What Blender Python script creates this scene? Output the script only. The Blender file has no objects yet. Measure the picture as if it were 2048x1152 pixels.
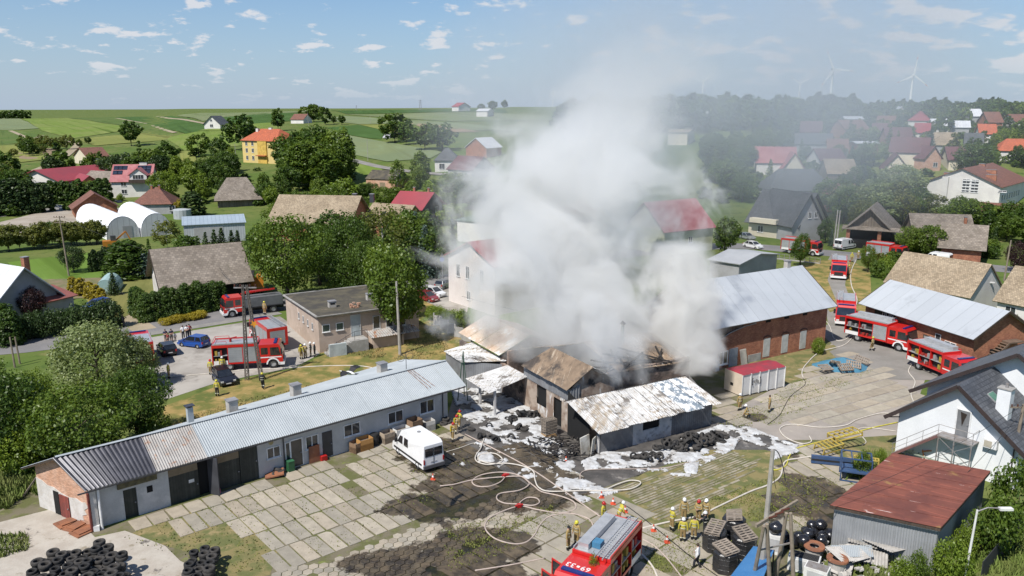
import bpy, bmesh, math, random
import numpy as np
from mathutils import Vector, Matrix, noise
R = random.Random(7)
NR = np.random.RandomState(5)
sc = bpy.context.scene
C = sc.collection
rad = math.radians
FPX, YH, H = 1593.0, 213.0, 29.0
TH = math.atan((576 - YH) / FPX)
cd = bpy.data.cameras.new('camera')
cd.sensor_width = 36.0
cd.lens = FPX / 2048 * 36
cd.clip_start, cd.clip_end = 0.5, 30000
cam = bpy.data.objects.new('camera', cd)
cam.location = (0, 0, H)
cam.rotation_euler = (math.pi / 2 - TH, 0, 0)
C.objects.link(cam)
sc.camera = cam
SUN_EL, SUN_AZ = rad(53), rad(38)          # the sun stands behind the camera, to the left
TOSUN = Vector((-math.sin(SUN_AZ) * math.cos(SUN_EL), -math.cos(SUN_AZ) * math.cos(SUN_EL), math.sin(SUN_EL)))
w = bpy.data.worlds.new('World')
sc.world = w
w.use_nodes = True
nt = w.node_tree
nt.nodes.clear()
sky = nt.nodes.new('ShaderNodeTexSky')
sky.sky_type = 'NISHITA'
sky.sun_disc = False
sky.sun_elevation = SUN_EL
sky.sun_rotation = math.atan2(TOSUN.x, TOSUN.y)
sky.altitude = 200
sky.air_density = 1.0
sky.dust_density = 0.0
sky.ozone_density = 4.0
bg = nt.nodes.new('ShaderNodeBackground')
bg.inputs['Strength'].default_value = 0.076
wo = nt.nodes.new('ShaderNodeOutputWorld')
tc = nt.nodes.new('ShaderNodeTexCoord')
sx = nt.nodes.new('ShaderNodeSeparateXYZ')
nt.links.new(tc.outputs['Generated'], sx.inputs[0])
def wm(op, a, b=None, c=None, clamp=False):
 n = nt.nodes.new('ShaderNodeMath'); n.operation = op; n.use_clamp = clamp
 for i, q in enumerate((a, b, c)):
  if q is None: continue
  if isinstance(q, (int, float)): n.inputs[i].default_value = q
  else: nt.links.new(q, n.inputs[i])
 return n.outputs[0]
zc_ = wm('ADD', wm('MAXIMUM', sx.outputs[2], 0.0), 0.28)
dx_ = wm('DIVIDE', sx.outputs[0], zc_); dy_ = wm('DIVIDE', sx.outputs[1], zc_)
cmb = nt.nodes.new('ShaderNodeCombineXYZ')
nt.links.new(dx_, cmb.inputs[0]); nt.links.new(dy_, cmb.inputs[1])
def wnoise(scale, det, off, ro=0.55):
 mp = nt.nodes.new('ShaderNodeVectorMath'); mp.operation = 'ADD'
 nt.links.new(cmb.outputs[0], mp.inputs[0]); mp.inputs[1].default_value = off
 n = nt.nodes.new('ShaderNodeTexNoise'); n.inputs['Scale'].default_value = scale
 n.inputs['Detail'].default_value = det; n.inputs['Roughness'].default_value = ro
 nt.links.new(mp.outputs[0], n.inputs['Vector'])
 return n.outputs['Fac']
n1 = wnoise(7.0, 7, (4.3, 2.7, 0), .58)
n2 = wnoise(1.1, 2, (7.3, 2.2, 0))
dens = wm('ADD', n1, wm('MULTIPLY', wm('SUBTRACT', n2, 0.5), 0.35))
cl = nt.nodes.new('ShaderNodeMapRange'); cl.interpolation_type = 'SMOOTHSTEP'
cl.inputs['From Min'].default_value = 0.545; cl.inputs['From Max'].default_value = 0.63
nt.links.new(dens, cl.inputs['Value'])
fade = nt.nodes.new('ShaderNodeMapRange')
fade.inputs['From Min'].default_value = 0.0; fade.inputs['From Max'].default_value = 0.05
nt.links.new(sx.outputs[2], fade.inputs['Value'])
cfac = wm('MULTIPLY', wm('MULTIPLY', cl.outputs[0], fade.outputs[0]), 0.85)
mx = nt.nodes.new('ShaderNodeMix'); mx.data_type = 'RGBA'
nt.links.new(cfac, mx.inputs['Factor'])
tint = nt.nodes.new('ShaderNodeMix'); tint.data_type = 'RGBA'; tint.blend_type = 'MULTIPLY'
tint.inputs['Factor'].default_value = 1.0
nt.links.new(sky.outputs[0], tint.inputs['A']); tint.inputs['B'].default_value = (0.74, 1.0, 1.2, 1)
hz_ = nt.nodes.new('ShaderNodeMix'); hz_.data_type = 'RGBA'          # aerosol whitening the low sky, the same all round
hf = wm('POWER', wm('SUBTRACT', 1.0, wm('DIVIDE', wm('MAXIMUM', sx.outputs[2], 0.0), 0.26), clamp=True), 1.6)
nt.links.new(hf, hz_.inputs['Factor']); nt.links.new(tint.outputs['Result'], hz_.inputs['A']); hz_.inputs['B'].default_value = (4.6, 5.55, 6.75, 1)
nt.links.new(hz_.outputs['Result'], mx.inputs['A'])
mx.inputs['B'].default_value = (8.0, 8.1, 8.5, 1)
nt.links.new(mx.outputs['Result'], bg.inputs['Color'])
nt.links.new(bg.outputs[0], wo.inputs['Surface'])
sd = bpy.data.lights.new('sun', 'SUN')
sd.energy = 5.0
sd.angle = rad(0.53)
sd.color = (1.0, 0.955, 0.89)
sun = bpy.data.objects.new('sun', sd)
sun.rotation_euler = TOSUN.to_track_quat('Z', 'Y').to_euler()
sun.location = (-60, -80, 120)
C.objects.link(sun)
vs = sc.view_settings
sc.display_settings.display_device = 'sRGB'
vs.view_transform = 'Standard'; vs.look = 'None'; vs.exposure = 0.3; vs.gamma = 1.0
vs.use_curve_mapping = False
cy = sc.cycles
cy.use_denoising = True
try: cy.denoiser = 'OPENIMAGEDENOISE'
except Exception: pass
cy.max_bounces = 8; cy.diffuse_bounces = 3; cy.glossy_bounces = 3; cy.transmission_bounces = 4
cy.volume_bounces = 5; cy.transparent_max_bounces = 8
cy.volume_step_rate = 1.0; cy.volume_max_steps = 256
cy.caustics_reflective = False; cy.caustics_refractive = False
cy.sample_clamp_indirect = 8.0
def ray(px, py):
 u = (px - 1024) / FPX; v = (576 - py) / FPX
 return (u, math.cos(TH) + v * math.sin(TH), -math.sin(TH) + v * math.cos(TH))
def W(px, py, z=0.0):
 d = ray(px, py); t = (z - H) / d[2]
 return Vector((d[0] * t, d[1] * t, z))
AX = [(-.64, 237, 1100), (-.58, 235, 1100), (-.45, 231, 1100), (-.38, 224, 1050), (-.24, 221, 1000), (-.015, 218, 800), (.24, 217, 560), (.64, 215, 520)]
def crest(a):
 if a <= AX[0][0]: yc, D = AX[0][1:]
 elif a >= AX[-1][0]: yc, D = AX[-1][1:]
 else:
  for p, q in zip(AX, AX[1:]):
   if p[0] <= a <= q[0]:
    k = (a - p[0]) / (q[0] - p[0]); k = k * k * (3 - 2 * k)
    yc = p[1] + k * (q[1] - p[1]); D = p[2] + k * (q[2] - p[2]); break
 return H + (YH - yc) / FPX * D, D
def T(x, y):
 if y <= 205: return 0.0
 zc, D = crest(x / y)
 if y >= D:
  k = min(1.0, (y - D) / 1500)
  drop = 10.0 if x / y < 0 else 1.0
  return zc - drop * k * max(0.0, min(1.0, .5 - x / y * 3))
 t = (y - 205) / (D - 205)
 s = 1 - (1 - t) ** 2
 soft = min(1.0, (y - 205) / 60)
 return zc * s * (soft * soft * (3 - 2 * soft) * .4 + .6 * soft if soft < 1 else 1) + .6 * math.sin(x * .021) * math.sin(y * .017) * min(1, (y - 205) / 120)
def G(px, py, h=0.0):
 d = ray(px, py)
 if d[2] < -1e-4:
  t = (h - H) / d[2]
  if d[1] * t < 205: return Vector((d[0] * t, d[1] * t, h))
 t = 150.0; st = 2.0
 while t < 6000:
  x, y, z = d[0] * t, d[1] * t, H + d[2] * t
  if z <= T(x, y) + h:
   lo, hi = t - st, t
   for _ in range(20):
    m = (lo + hi) / 2
    if H + d[2] * m <= T(d[0] * m, d[1] * m) + h: hi = m
    else: lo = m
   return Vector((d[0] * hi, d[1] * hi, T(d[0] * hi, d[1] * hi)))
  st = 2.0 + t * .004; t += st
 return Vector((d[0] * 2500, d[1] * 2500, T(d[0] * 2500, d[1] * 2500)))
def dist(p): return math.hypot(p[0], p[1])
MATS = {}
def _n(t, typ, **kw):
 n = t.nodes.new(typ)
 for k, v in kw.items(): setattr(n, k, v)
 return n
def mth(t, op, a, b=None, c=None, clamp=False):
 n = t.nodes.new('ShaderNodeMath'); n.operation = op; n.use_clamp = clamp
 for i, q in enumerate((a, b, c)):
  if q is None: continue
  if isinstance(q, (int, float)): n.inputs[i].default_value = q
  else: t.links.new(q, n.inputs[i])
 return n.outputs[0]
def mixc(t, fac, a, b, blend='MIX'):
 n = t.nodes.new('ShaderNodeMix'); n.data_type = 'RGBA'; n.blend_type = blend
 for key, q in (('Factor', fac), ('A', a), ('B', b)):
  s = n.inputs[key]
  if isinstance(q, (int, float)): s.default_value = q
  elif isinstance(q, (tuple, list)): s.default_value = (q[0], q[1], q[2], 1)
  else: t.links.new(q, s)
 return n.outputs['Result']
def ramp(t, val, lo, hi):
 n = t.nodes.new('ShaderNodeMapRange'); n.interpolation_type = 'SMOOTHSTEP'
 n.inputs['From Min'].default_value = lo; n.inputs['From Max'].default_value = hi
 t.links.new(val, n.inputs['Value']); return n.outputs[0]
def tnoise(t, vec, scale, det=4, ro=.6, dist_=0.0, off=None):
 if off is not None:
  a = t.nodes.new('ShaderNodeVectorMath'); a.operation = 'ADD'; t.links.new(vec, a.inputs[0]); a.inputs[1].default_value = off; vec = a.outputs[0]
 n = t.nodes.new('ShaderNodeTexNoise'); n.inputs['Scale'].default_value = scale; n.inputs['Detail'].default_value = det
 n.inputs['Roughness'].default_value = ro; n.inputs['Distortion'].default_value = dist_
 t.links.new(vec, n.inputs['Vector']); return n.outputs['Fac']
def scaled(t, vec, s):
 m = t.nodes.new('ShaderNodeVectorMath'); m.operation = 'MULTIPLY'; t.links.new(vec, m.inputs[0]); m.inputs[1].default_value = s
 return m.outputs[0]
def M(name, col, rough=.8, col2=None, ns=1.0, nlo=.35, nhi=.65, metal=0.0, rnd=.0, bump=0.0, bs=6.0, spec=.4, coat=0.0,
      pattern=None, pcol=None, pscale=1.0, stain=None, space='pos', det=5, aniso=None, stains=None, alpha=None, trans=0.0, pbump=None):
 if name in MATS: return MATS[name]
 m = bpy.data.materials.new(name); m.use_nodes = True; t = m.node_tree
 b = t.nodes['Principled BSDF']; geo = _n(t, 'ShaderNodeNewGeometry'); tcn = _n(t, 'ShaderNodeTexCoord')
 pos = geo.outputs['Position'] if space == 'pos' else tcn.outputs['Object']
 uv = tcn.outputs['UV']
 vec = pos if aniso is None else scaled(t, uv, aniso)
 c2 = col2 if col2 is not None else tuple(x * .72 for x in col)
 f = ramp(t, tnoise(t, vec, ns, det), nlo, nhi)
 c = mixc(t, f, col, c2)
 fine = tnoise(t, pos, 14 if ns < 5 else ns * 5, 3)
 c = mixc(t, .28, c, mixc(t, fine, (.4, .4, .4), (1.5, 1.5, 1.5)), 'MULTIPLY')
 hgt = None
 if pattern == 'brick' or pattern == 'tile' or pattern == 'block':
  bt = _n(t, 'ShaderNodeTexBrick'); t.links.new(scaled(t, uv, (pscale, pscale, 1)), bt.inputs['Vector'])
  bt.inputs['Scale'].default_value = 1.0
  if pattern == 'brick': bt.inputs['Brick Width'].default_value = .26; bt.inputs['Row Height'].default_value = .08; bt.inputs['Mortar Size'].default_value = .007
  elif pattern == 'block': bt.inputs['Brick Width'].default_value = .5; bt.inputs['Row Height'].default_value = .25; bt.inputs['Mortar Size'].default_value = .012
  else: bt.inputs['Brick Width'].default_value = .4; bt.inputs['Row Height'].default_value = .34; bt.inputs['Mortar Size'].default_value = .03
  bt.inputs['Color1'].default_value = (.75, .75, .75, 1); bt.inputs['Color2'].default_value = (1.25, 1.25, 1.25, 1)
  q = pcol or (.7, .7, .7); bt.inputs['Mortar'].default_value = (q[0], q[1], q[2], 1)
  c = mixc(t, 1.0, c, bt.outputs['Color'], 'MULTIPLY'); hgt = mth(t, 'SUBTRACT', 1.0, bt.outputs['Fac'])
 elif pattern in ('ribs', 'plank', 'rows', 'seam'):
  su = _n(t, 'ShaderNodeSeparateXYZ'); t.links.new(uv, su.inputs[0])
  ax = su.outputs[1] if pattern == 'rows' else su.outputs[0]
  ph = mth(t, 'FRACT', mth(t, 'MULTIPLY', ax, pscale))
  if pattern == 'ribs':
   hgt = mth(t, 'ABSOLUTE', mth(t, 'SUBTRACT', mth(t, 'MULTIPLY', ph, 2), 1))
   c = mixc(t, .35, c, mixc(t, hgt, (.55, .55, .55), (1.2, 1.2, 1.2)), 'MULTIPLY')
  else:
   e = mth(t, 'LESS_THAN', ph, .09 if pattern != 'seam' else .05); hgt = mth(t, 'SUBTRACT', 1.0, e)
   cell = mth(t, 'FLOOR', mth(t, 'MULTIPLY', ax, pscale))
   wn = _n(t, 'ShaderNodeTexWhiteNoise'); wn.noise_dimensions = '1D'; t.links.new(cell, wn.inputs['W'])
   c = mixc(t, .6 if pattern == 'plank' else .1, c, mixc(t, wn.outputs['Value'], (.65, .65, .65), (1.35, 1.35, 1.35)), 'MULTIPLY')
   q = pcol or (.35, .35, .35); c = mixc(t, mth(t, 'MULTIPLY', e, .7), c, mixc(t, 1.0, c, q, 'MULTIPLY'))
 for st in (stains or []):     # (colour, scale, lo, hi, offset[, uv stretch])
  v = pos if len(st) < 6 else scaled(t, uv, st[5])
  k = ramp(t, tnoise(t, v, st[1], 6, .65, off=st[4]), st[2], st[3]); c = mixc(t, k, c, st[0])
 if rnd > 0:
  oi = _n(t, 'ShaderNodeObjectInfo')
  hs = _n(t, 'ShaderNodeHueSaturation')
  t.links.new(mth(t, 'ADD', 1 - rnd, mth(t, 'MULTIPLY', oi.outputs['Random'], 2 * rnd)), hs.inputs['Value'])
  t.links.new(c, hs.inputs['Color']); c = hs.outputs['Color']
 t.links.new(c, b.inputs['Base Color'])
 b.inputs['Roughness'].default_value = rough; b.inputs['Metallic'].default_value = metal
 b.inputs['Specular IOR Level'].default_value = spec
 if coat: b.inputs['Coat Weight'].default_value = coat; b.inputs['Coat Roughness'].default_value = .12
 if trans: b.inputs['Transmission Weight'].default_value = trans
 if alpha is not None: b.inputs['Alpha'].default_value = alpha
 if bump or hgt is not None:
  bn = _n(t, 'ShaderNodeBump'); bn.inputs['Strength'].default_value = bump if bump else .4
  bn.inputs['Distance'].default_value = .03
  hh = tnoise(t, pos, bs, 4)
  if hgt is not None: hh = mth(t, 'ADD', mth(t, 'MULTIPLY', hgt, pbump if pbump else 1.0), mth(t, 'MULTIPLY', hh, .5))
  t.links.new(hh, bn.inputs['Height']); t.links.new(bn.outputs[0], b.inputs['Normal'])
 MATS[name] = m
 return m
class MB:
 def __init__(s): s.v = []; s.f = []; s.m = []
 def add(s, vs_, fs, mi=0):
  o = len(s.v); s.v += [tuple(p) for p in vs_]
  for f in fs: s.f.append(tuple(i + o for i in f)); s.m.append(mi)
  return s
 def box(s, x0, x1, y0, y1, z0, z1, mi=0):
  return s.add([(x0, y0, z0), (x1, y0, z0), (x1, y1, z0), (x0, y1, z0), (x0, y0, z1), (x1, y0, z1), (x1, y1, z1), (x0, y1, z1)],
                     [(0, 3, 2, 1), (4, 5, 6, 7), (0, 1, 5, 4), (1, 2, 6, 5), (2, 3, 7, 6), (3, 0, 4, 7)], mi)
 def obox(s, c, X, Y, Z, mi=0):
  c, X, Y, Z = Vector(c), Vector(X), Vector(Y), Vector(Z)
  p = [c - X - Y - Z, c + X - Y - Z, c + X + Y - Z, c - X + Y - Z, c - X - Y + Z, c + X - Y + Z, c + X + Y + Z, c - X + Y + Z]
  return s.add(p, [(0, 3, 2, 1), (4, 5, 6, 7), (0, 1, 5, 4), (1, 2, 6, 5), (2, 3, 7, 6), (3, 0, 4, 7)], mi)
 def bar(s, p, q, w_, h_=None, mi=0, up=(0, 0, 1)):
  p, q = Vector(p), Vector(q); d = q - p
  if d.length < 1e-6: return s
  u = Vector(up)
  X = d.cross(u)
  if X.length < 1e-4: X = d.cross(Vector((1, 0, 0)))
  X.normalize(); Z = X.cross(d).normalized()
  return s.obox((p + q) / 2, d / 2, X * w_ / 2, Z * (h_ or w_) / 2, mi)
 def tube(s, p, q, r0, r1=None, n=8, mi=0, cap=True):
  r1 = r0 if r1 is None else r1
  p, q = Vector(p), Vector(q); d = (q - p)
  X = d.cross(Vector((0, 0, 1)))
  if X.length < 1e-4: X = Vector((1, 0, 0))
  X.normalize(); Y = d.cross(X).normalized()
  a = []
  for c, r in ((p, r0), (q, r1)):
   for i in range(n):
    t = 2 * math.pi * i / n; a.append(c + X * r * math.cos(t) + Y * r * math.sin(t))
  fs = [(i, (i + 1) % n, n + (i + 1) % n, n + i) for i in range(n)]
  if cap: fs += [tuple(range(n - 1, -1, -1)), tuple(range(n, 2 * n))]
  return s.add(a, fs, mi)
 def path(s, pts, r, n=6, mi=0):
  pts = [Vector(p) for p in pts]; rings = []
  for i, p in enumerate(pts):
   d = (pts[min(i + 1, len(pts) - 1)] - pts[max(i - 1, 0)])
   X = d.cross(Vector((0, 0, 1)))
   if X.length < 1e-4: X = Vector((1, 0, 0))
   X.normalize(); Y = d.cross(X).normalized()
   rr = r[i] if isinstance(r, (list, tuple)) else r
   rings.append([p + X * rr * math.cos(2 * math.pi * k / n) + Y * rr * math.sin(2 * math.pi * k / n) for k in range(n)])
  vs_ = [v for g in rings for v in g]; fs = []
  for i in range(len(rings) - 1):
   for k in range(n): fs.append((i * n + k, i * n + (k + 1) % n, (i + 1) * n + (k + 1) % n, (i + 1) * n + k))
  fs += [tuple(range(n - 1, -1, -1)), tuple((len(rings) - 1) * n + k for k in range(n))]
  return s.add(vs_, fs, mi)
 def lathe(s, prof, n=12, c=(0, 0, 0), axis='z', mi=0):
  vs_ = []; m = len(prof)
  for i in range(n):
   a = 2 * math.pi * i / n
   for r, z in prof:
    p = (r * math.cos(a), r * math.sin(a), z)
    if axis == 'y': p = (p[0], p[2], p[1])
    if axis == 'x': p = (p[2], p[0], p[1])
    vs_.append((p[0] + c[0], p[1] + c[1], p[2] + c[2]))
  fs = [(i * m + k, ((i + 1) % n) * m + k, ((i + 1) % n) * m + k + 1, i * m + k + 1) for i in range(n) for k in range(m - 1)]
  return s.add(vs_, fs, mi)
 def prism(s, poly, z0, z1, mi=0):
  n = len(poly)
  vs_ = [(p[0], p[1], z0) for p in poly] + [(p[0], p[1], z1) for p in poly]
  return s.add(vs_, [tuple(range(n - 1, -1, -1)), tuple(range(n, 2 * n))] + [(i, (i + 1) % n, n + (i + 1) % n, n + i) for i in range(n)], mi)
 def xprism(s, poly, y0, y1, mi=0):     # polygon in xz, extruded along y
  n = len(poly)
  vs_ = [(p[0], y0, p[1]) for p in poly] + [(p[0], y1, p[1]) for p in poly]
  return s.add(vs_, [tuple(range(n)), tuple(range(2 * n - 1, n - 1, -1))] + [((i + 1) % n, i, n + i, n + (i + 1) % n) for i in range(n)], mi)
 def slab(s, q, th, mi=0):              # quad or polygon with thickness below it
  q = [Vector(p) for p in q]; n = len(q)
  nr = (q[1] - q[0]).cross(q[2] - q[0]).normalized()
  if nr.z < 0: q = q[::-1]; nr = -nr
  b = [p - nr * th for p in q]
  return s.add(q + b, [tuple(range(n)), tuple(range(2 * n - 1, n - 1, -1))] + [((i + 1) % n, i, n + i, n + (i + 1) % n) for i in range(n)], mi)
 def mesh(s, name, mats, smooth=False):
  me = bpy.data.meshes.new(name); me.from_pydata(s.v, [], s.f)
  mats = mats if isinstance(mats, (list, tuple)) else [mats]
  for m in mats: me.materials.append(m)
  if len(mats) > 1: me.polygons.foreach_set('material_index', s.m)
  uvl = me.uv_layers.new(name='uv'); data = np.zeros(len(me.loops) * 2, dtype=np.float32); k = 0
  for f in s.f:
   p0, p1, p2 = (Vector(s.v[f[0]]), Vector(s.v[f[1]]), Vector(s.v[f[2]]))
   nr = (p1 - p0).cross(p2 - p0)
   if nr.length < 1e-12: nr = Vector((0, 0, 1))
   nr.normalize()
   t = Vector((-nr.y, nr.x, 0))
   if t.length < 1e-3: t = Vector((1, 0, 0))
   t.normalize(); b = nr.cross(t)
   for i in f:
    v = Vector(s.v[i]); data[k] = v.dot(t); data[k + 1] = v.dot(b); k += 2
  uvl.data.foreach_set('uv', data)
  if smooth: me.polygons.foreach_set('use_smooth', [True] * len(me.polygons))
  me.update()
  return me
 def build(s, name, mats, parent=None, smooth=False, loc=None, rz=0.0):
  o = bpy.data.objects.new(name, s.mesh(name, mats, smooth)); C.objects.link(o)
  if parent is not None: o.parent = parent; reg(o, parent)
  if loc is not None: o.location = loc
  if rz: o.rotation_euler = (0, 0, rz)
  return o
def fast_mesh(name, V, Q, mats, attr=None):
 me = bpy.data.meshes.new(name); k = Q.shape[1]
 me.vertices.add(len(V)); me.vertices.foreach_set('co', np.asarray(V, dtype=np.float32).ravel())
 me.loops.add(Q.size); me.loops.foreach_set('vertex_index', Q.astype(np.int32).ravel())
 me.polygons.add(len(Q)); me.polygons.foreach_set('loop_start', np.arange(0, Q.size, k, dtype=np.int32))
 me.polygons.foreach_set('loop_total', np.full(len(Q), k, dtype=np.int32))
 if attr is not None:
  a = me.attributes.new('var', 'FLOAT', 'POINT'); a.data.foreach_set('value', np.asarray(attr, dtype=np.float32))
 for m in (mats if isinstance(mats, (list, tuple)) else [mats]): me.materials.append(m)
 me.update(); me.validate()
 return me
def tag(o, label=None, cat=None, group=None, kind=None):
 if label: o['label'] = label
 if cat: o['category'] = cat
 if group: o['group'] = group
 if kind: o['kind'] = kind
 return o
def thing(name, label, cat, loc=(0, 0, 0), rz=0.0, group=None):
 o = bpy.data.objects.new(name, None); o.empty_display_size = .3; C.objects.link(o)
 o.location = loc; o.rotation_euler = (0, 0, rz)
 return tag(o, label, cat, group)
KIDS = {}
def kids(o):
 return KIDS.get(o.name, ())
def reg(o, p):
 KIDS.setdefault(p.name, []).append(o)
def copy_tree(o, parent=None, loc=None, rz=None, label=None, group=None, ch=None):
 c = o.copy(); C.objects.link(c); c.parent = parent
 if parent is not None: reg(c, parent)
 if loc is not None: c.location = loc
 if rz is not None: c.rotation_euler = (0, 0, rz)
 if label: c['label'] = label
 if group: c['group'] = group
 for k in kids(o): copy_tree(k, c)
 return c
def obj(name, me, parent=None, loc=None, rz=None, scale=None):
 o = bpy.data.objects.new(name, me); C.objects.link(o)
 if parent is not None: o.parent = parent; reg(o, parent)
 if loc is not None: o.location = loc
 if rz is not None: o.rotation_euler = (0, 0, rz)
 if scale is not None: o.scale = scale
 return o
def sheet(name, poly, mat, off, kind='structure', grid=None, px=True, label=None):
 P = [G(*p) if px else Vector((p[0], p[1], 0)) for p in poly]
 bm = bmesh.new(); vs_ = [bm.verts.new((p.x, p.y, 0)) for p in P]
 bm.faces.new(vs_)
 ymax = max(p.y for p in P)
 if ymax > 200:
  g = grid or 15
  for ax in (0, 1):
   lo = min(p[ax] for p in P); hi = max(p[ax] for p in P); k = math.ceil(lo / g) * g
   while k < hi:
    no = (1, 0, 0) if ax == 0 else (0, 1, 0); co = (k, 0, 0) if ax == 0 else (0, k, 0)
    bmesh.ops.bisect_plane(bm, geom=bm.verts[:] + bm.edges[:] + bm.faces[:], plane_co=co, plane_no=no); k += g
 for v in bm.verts: v.co.z = T(v.co.x, v.co.y) + off
 bmesh.ops.recalc_face_normals(bm, faces=bm.faces[:])
 for f in bm.faces:
  if f.normal.z < 0: f.normal_flip()
 bmesh.ops.triangulate(bm, faces=[f for f in bm.faces if len(f.verts) > 4])
 i = max(range(len(P)), key=lambda i: (P[i] - P[i - 1]).length); d = P[i] - P[i - 1]; d.z = 0; d.normalize(); uvl = bm.loops.layers.uv.new('uv')
 for f in bm.faces:
  for l in f.loops: c = l.vert.co; l[uvl].uv = (c.x * -d.y + c.y * d.x, c.x * d.x + c.y * d.y)
 me = bpy.data.meshes.new(name); bm.to_mesh(me); bm.free(); me.materials.append(mat)
 o = bpy.data.objects.new(name, me); C.objects.link(o); o['kind'] = kind
 return o
def catmull(P, n=8, closed=False):
 out = []; P = [Vector(p) for p in P]; L = len(P)
 for i in range(L - 1):
  a, b, c, d = P[max(i - 1, 0)], P[i], P[i + 1], P[min(i + 2, L - 1)]
  for k in range(n):
   t = k / n
   out.append(.5 * ((2 * b) + (c - a) * t + (2 * a - 5 * b + 4 * c - d) * t * t + (3 * b - 3 * c + d - a) * t ** 3))
 out.append(P[-1]); return out
def ribbon(name, pts, width, mat, off, px=True, kind='structure', n=6):
 P = catmull([G(*p) if px else Vector((p[0], p[1], 0)) for p in pts], n)
 L_, R_ = [], []
 for i, p in enumerate(P):
  d = (P[min(i + 1, len(P) - 1)] - P[max(i - 1, 0)]); d.z = 0; d.normalize()
  w_ = width[min(i // n, len(width) - 1)] if isinstance(width, (list, tuple)) else width
  nrm = Vector((-d.y, d.x, 0)) * w_ / 2
  L_.append(p + nrm); R_.append(p - nrm)
 vs_ = [(p.x, p.y, T(p.x, p.y) + off) for p in L_ + R_]; k = len(P)
 me = bpy.data.meshes.new(name); me.from_pydata(vs_, [], [(i, k + i, k + i + 1, i + 1) for i in range(k - 1)]); me.materials.append(mat)
 o = bpy.data.objects.new(name, me); C.objects.link(o); o['kind'] = kind
 return o
# ================================================================ GROUND
WETS = [((905, 905), 4.8, 2.6), ((975, 930), 6, 3.6), ((1075, 905), 5.4, 4), ((890, 1012), 4.4, 2.3), ((1000, 985), 6.2, 3.2), ((1085, 975), 4.2, 2.6),
  ((960, 1090), 3.8, 2.2), ((850, 1130), 5.0, 2.0), ((950, 1150), 3.4, 1.6), ((1570, 990), 3.6, 3.4), ((1660, 1010), 2.6, 4.0), ((1530, 905), 2.6, 2.4), ((1395, 895), 4, 1.6), ((1290, 935), 6, 1.5), ((1510, 835), 1.2, .9)]
def wetmask(t, pos):
 nz = mth(t, 'MULTIPLY', mth(t, 'SUBTRACT', tnoise(t, pos, .55, 6, .65), .5), 1.7)
 sxy = _n(t, 'ShaderNodeSeparateXYZ'); t.links.new(pos, sxy.inputs[0])
 out = None
 for (p, rx, ry) in WETS:
  c = W(*p)
  a = mth(t, 'DIVIDE', mth(t, 'SUBTRACT', sxy.outputs[0], c.x), rx); b = mth(t, 'DIVIDE', mth(t, 'SUBTRACT', sxy.outputs[1], c.y), ry)
  d = mth(t, 'ADD', mth(t, 'MULTIPLY', a, a), mth(t, 'MULTIPLY', b, b))
  out = d if out is None else mth(t, 'MINIMUM', out, d)
 k = mth(t, 'ADD', mth(t, 'SQRT', out), nz)
 n = _n(t, 'ShaderNodeMapRange'); n.interpolation_type = 'SMOOTHSTEP'
 n.inputs['From Min'].default_value = 1.12; n.inputs['From Max'].default_value = .98
 t.links.new(k, n.inputs['Value']); return n.outputs[0]
def wet(m, dark=(.30, .27, .235)):
 t = m.node_tree; b = t.nodes['Principled BSDF']
 geo = _n(t, 'ShaderNodeNewGeometry'); k = wetmask(t, geo.outputs['Position'])
 c = b.inputs['Base Color'].links[0].from_socket
 soot = ramp(t, tnoise(t, geo.outputs['Position'], .9, 5, .7, off=(9, 4, 1)), .38, .62)
 d = mixc(t, 1.0, c, mixc(t, soot, dark, tuple(x * .38 for x in dark)), 'MULTIPLY')
 t.links.new(mixc(t, k, c, d), b.inputs['Base Color'])
 r = b.inputs['Roughness'].default_value
 t.links.new(mth(t, 'SUBTRACT', r, mth(t, 'MULTIPLY', k, mth(t, 'MULTIPLY', soot, r - .28))), b.inputs['Roughness'])
 return m
GRASS = M('meadow grass', (.085, .13, .028), .95, (.13, .15, .045), .05, bump=.5, bs=3, stains=[((.05, .085, .02), .35, .5, .7, (3, 3, 0)), ((.2, .17, .075), .11, .60, .74, (8, 1, 0))], spec=.1)
def ground():
 xs = sorted(set([-2600, -1800, -1300, -1000] + list(range(-900, -300, 25)) + list(range(-300, 301, 15)) + list(range(325, 925, 25)) + [1000, 1300, 1800, 2600]))
 ys = sorted(set([-60, 0, 30, 100, 190] + list(range(200, 420, 10)) + list(range(420, 1300, 25)) + [1350, 1400, 1500, 1650, 1800, 2100, 2500, 3200, 4500, 6500]))
 V = [(x * (1 if y < 1300 else 1 + (y - 1300) / 1600), y, 0) for y in ys for x in xs]
 V = [(x, y, T(x, y) if y < 3000 else T(x * 2999 / y, 2999)) for x, y, _ in V]
 n = len(xs)
 F = [(j * n + i, j * n + i + 1, (j + 1) * n + i + 1, (j + 1) * n + i) for j in range(len(ys) - 1) for i in range(n - 1)]
 me = bpy.data.meshes.new('ground'); me.from_pydata(V, [], F); me.materials.append(GRASS)
 me.polygons.foreach_set('use_smooth', [True] * len(F))
 o = bpy.data.objects.new('ground', me); C.objects.link(o); o['kind'] = 'structure'
ground()
def field(col, col2, ns=.03, rows=None, st=None):
 nm = 'field %.3f %.3f %.3f' % col
 return M(nm, col, .95, col2, ns, bump=.3, bs=1.2, spec=.08, stains=st or [(tuple(x * .78 for x in col), 1.0, .5, .66, (3, 1, 0), (.22, .004, 1)), (tuple(x * 1.2 for x in col2), 1.0, .56, .7, (8, 1, 0), (.07, .012, 1)), (tuple(x * .62 for x in col), 1.0, .63, .68, (5, 2, 0), (.09, .001, 1))])
fl = field((.17, .2, .1), (.15, .185, .1)); fb = field((.13, .19, .035), (.17, .2, .06)); fd = field((.05, .095, .022), (.06, .11, .03))
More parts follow.
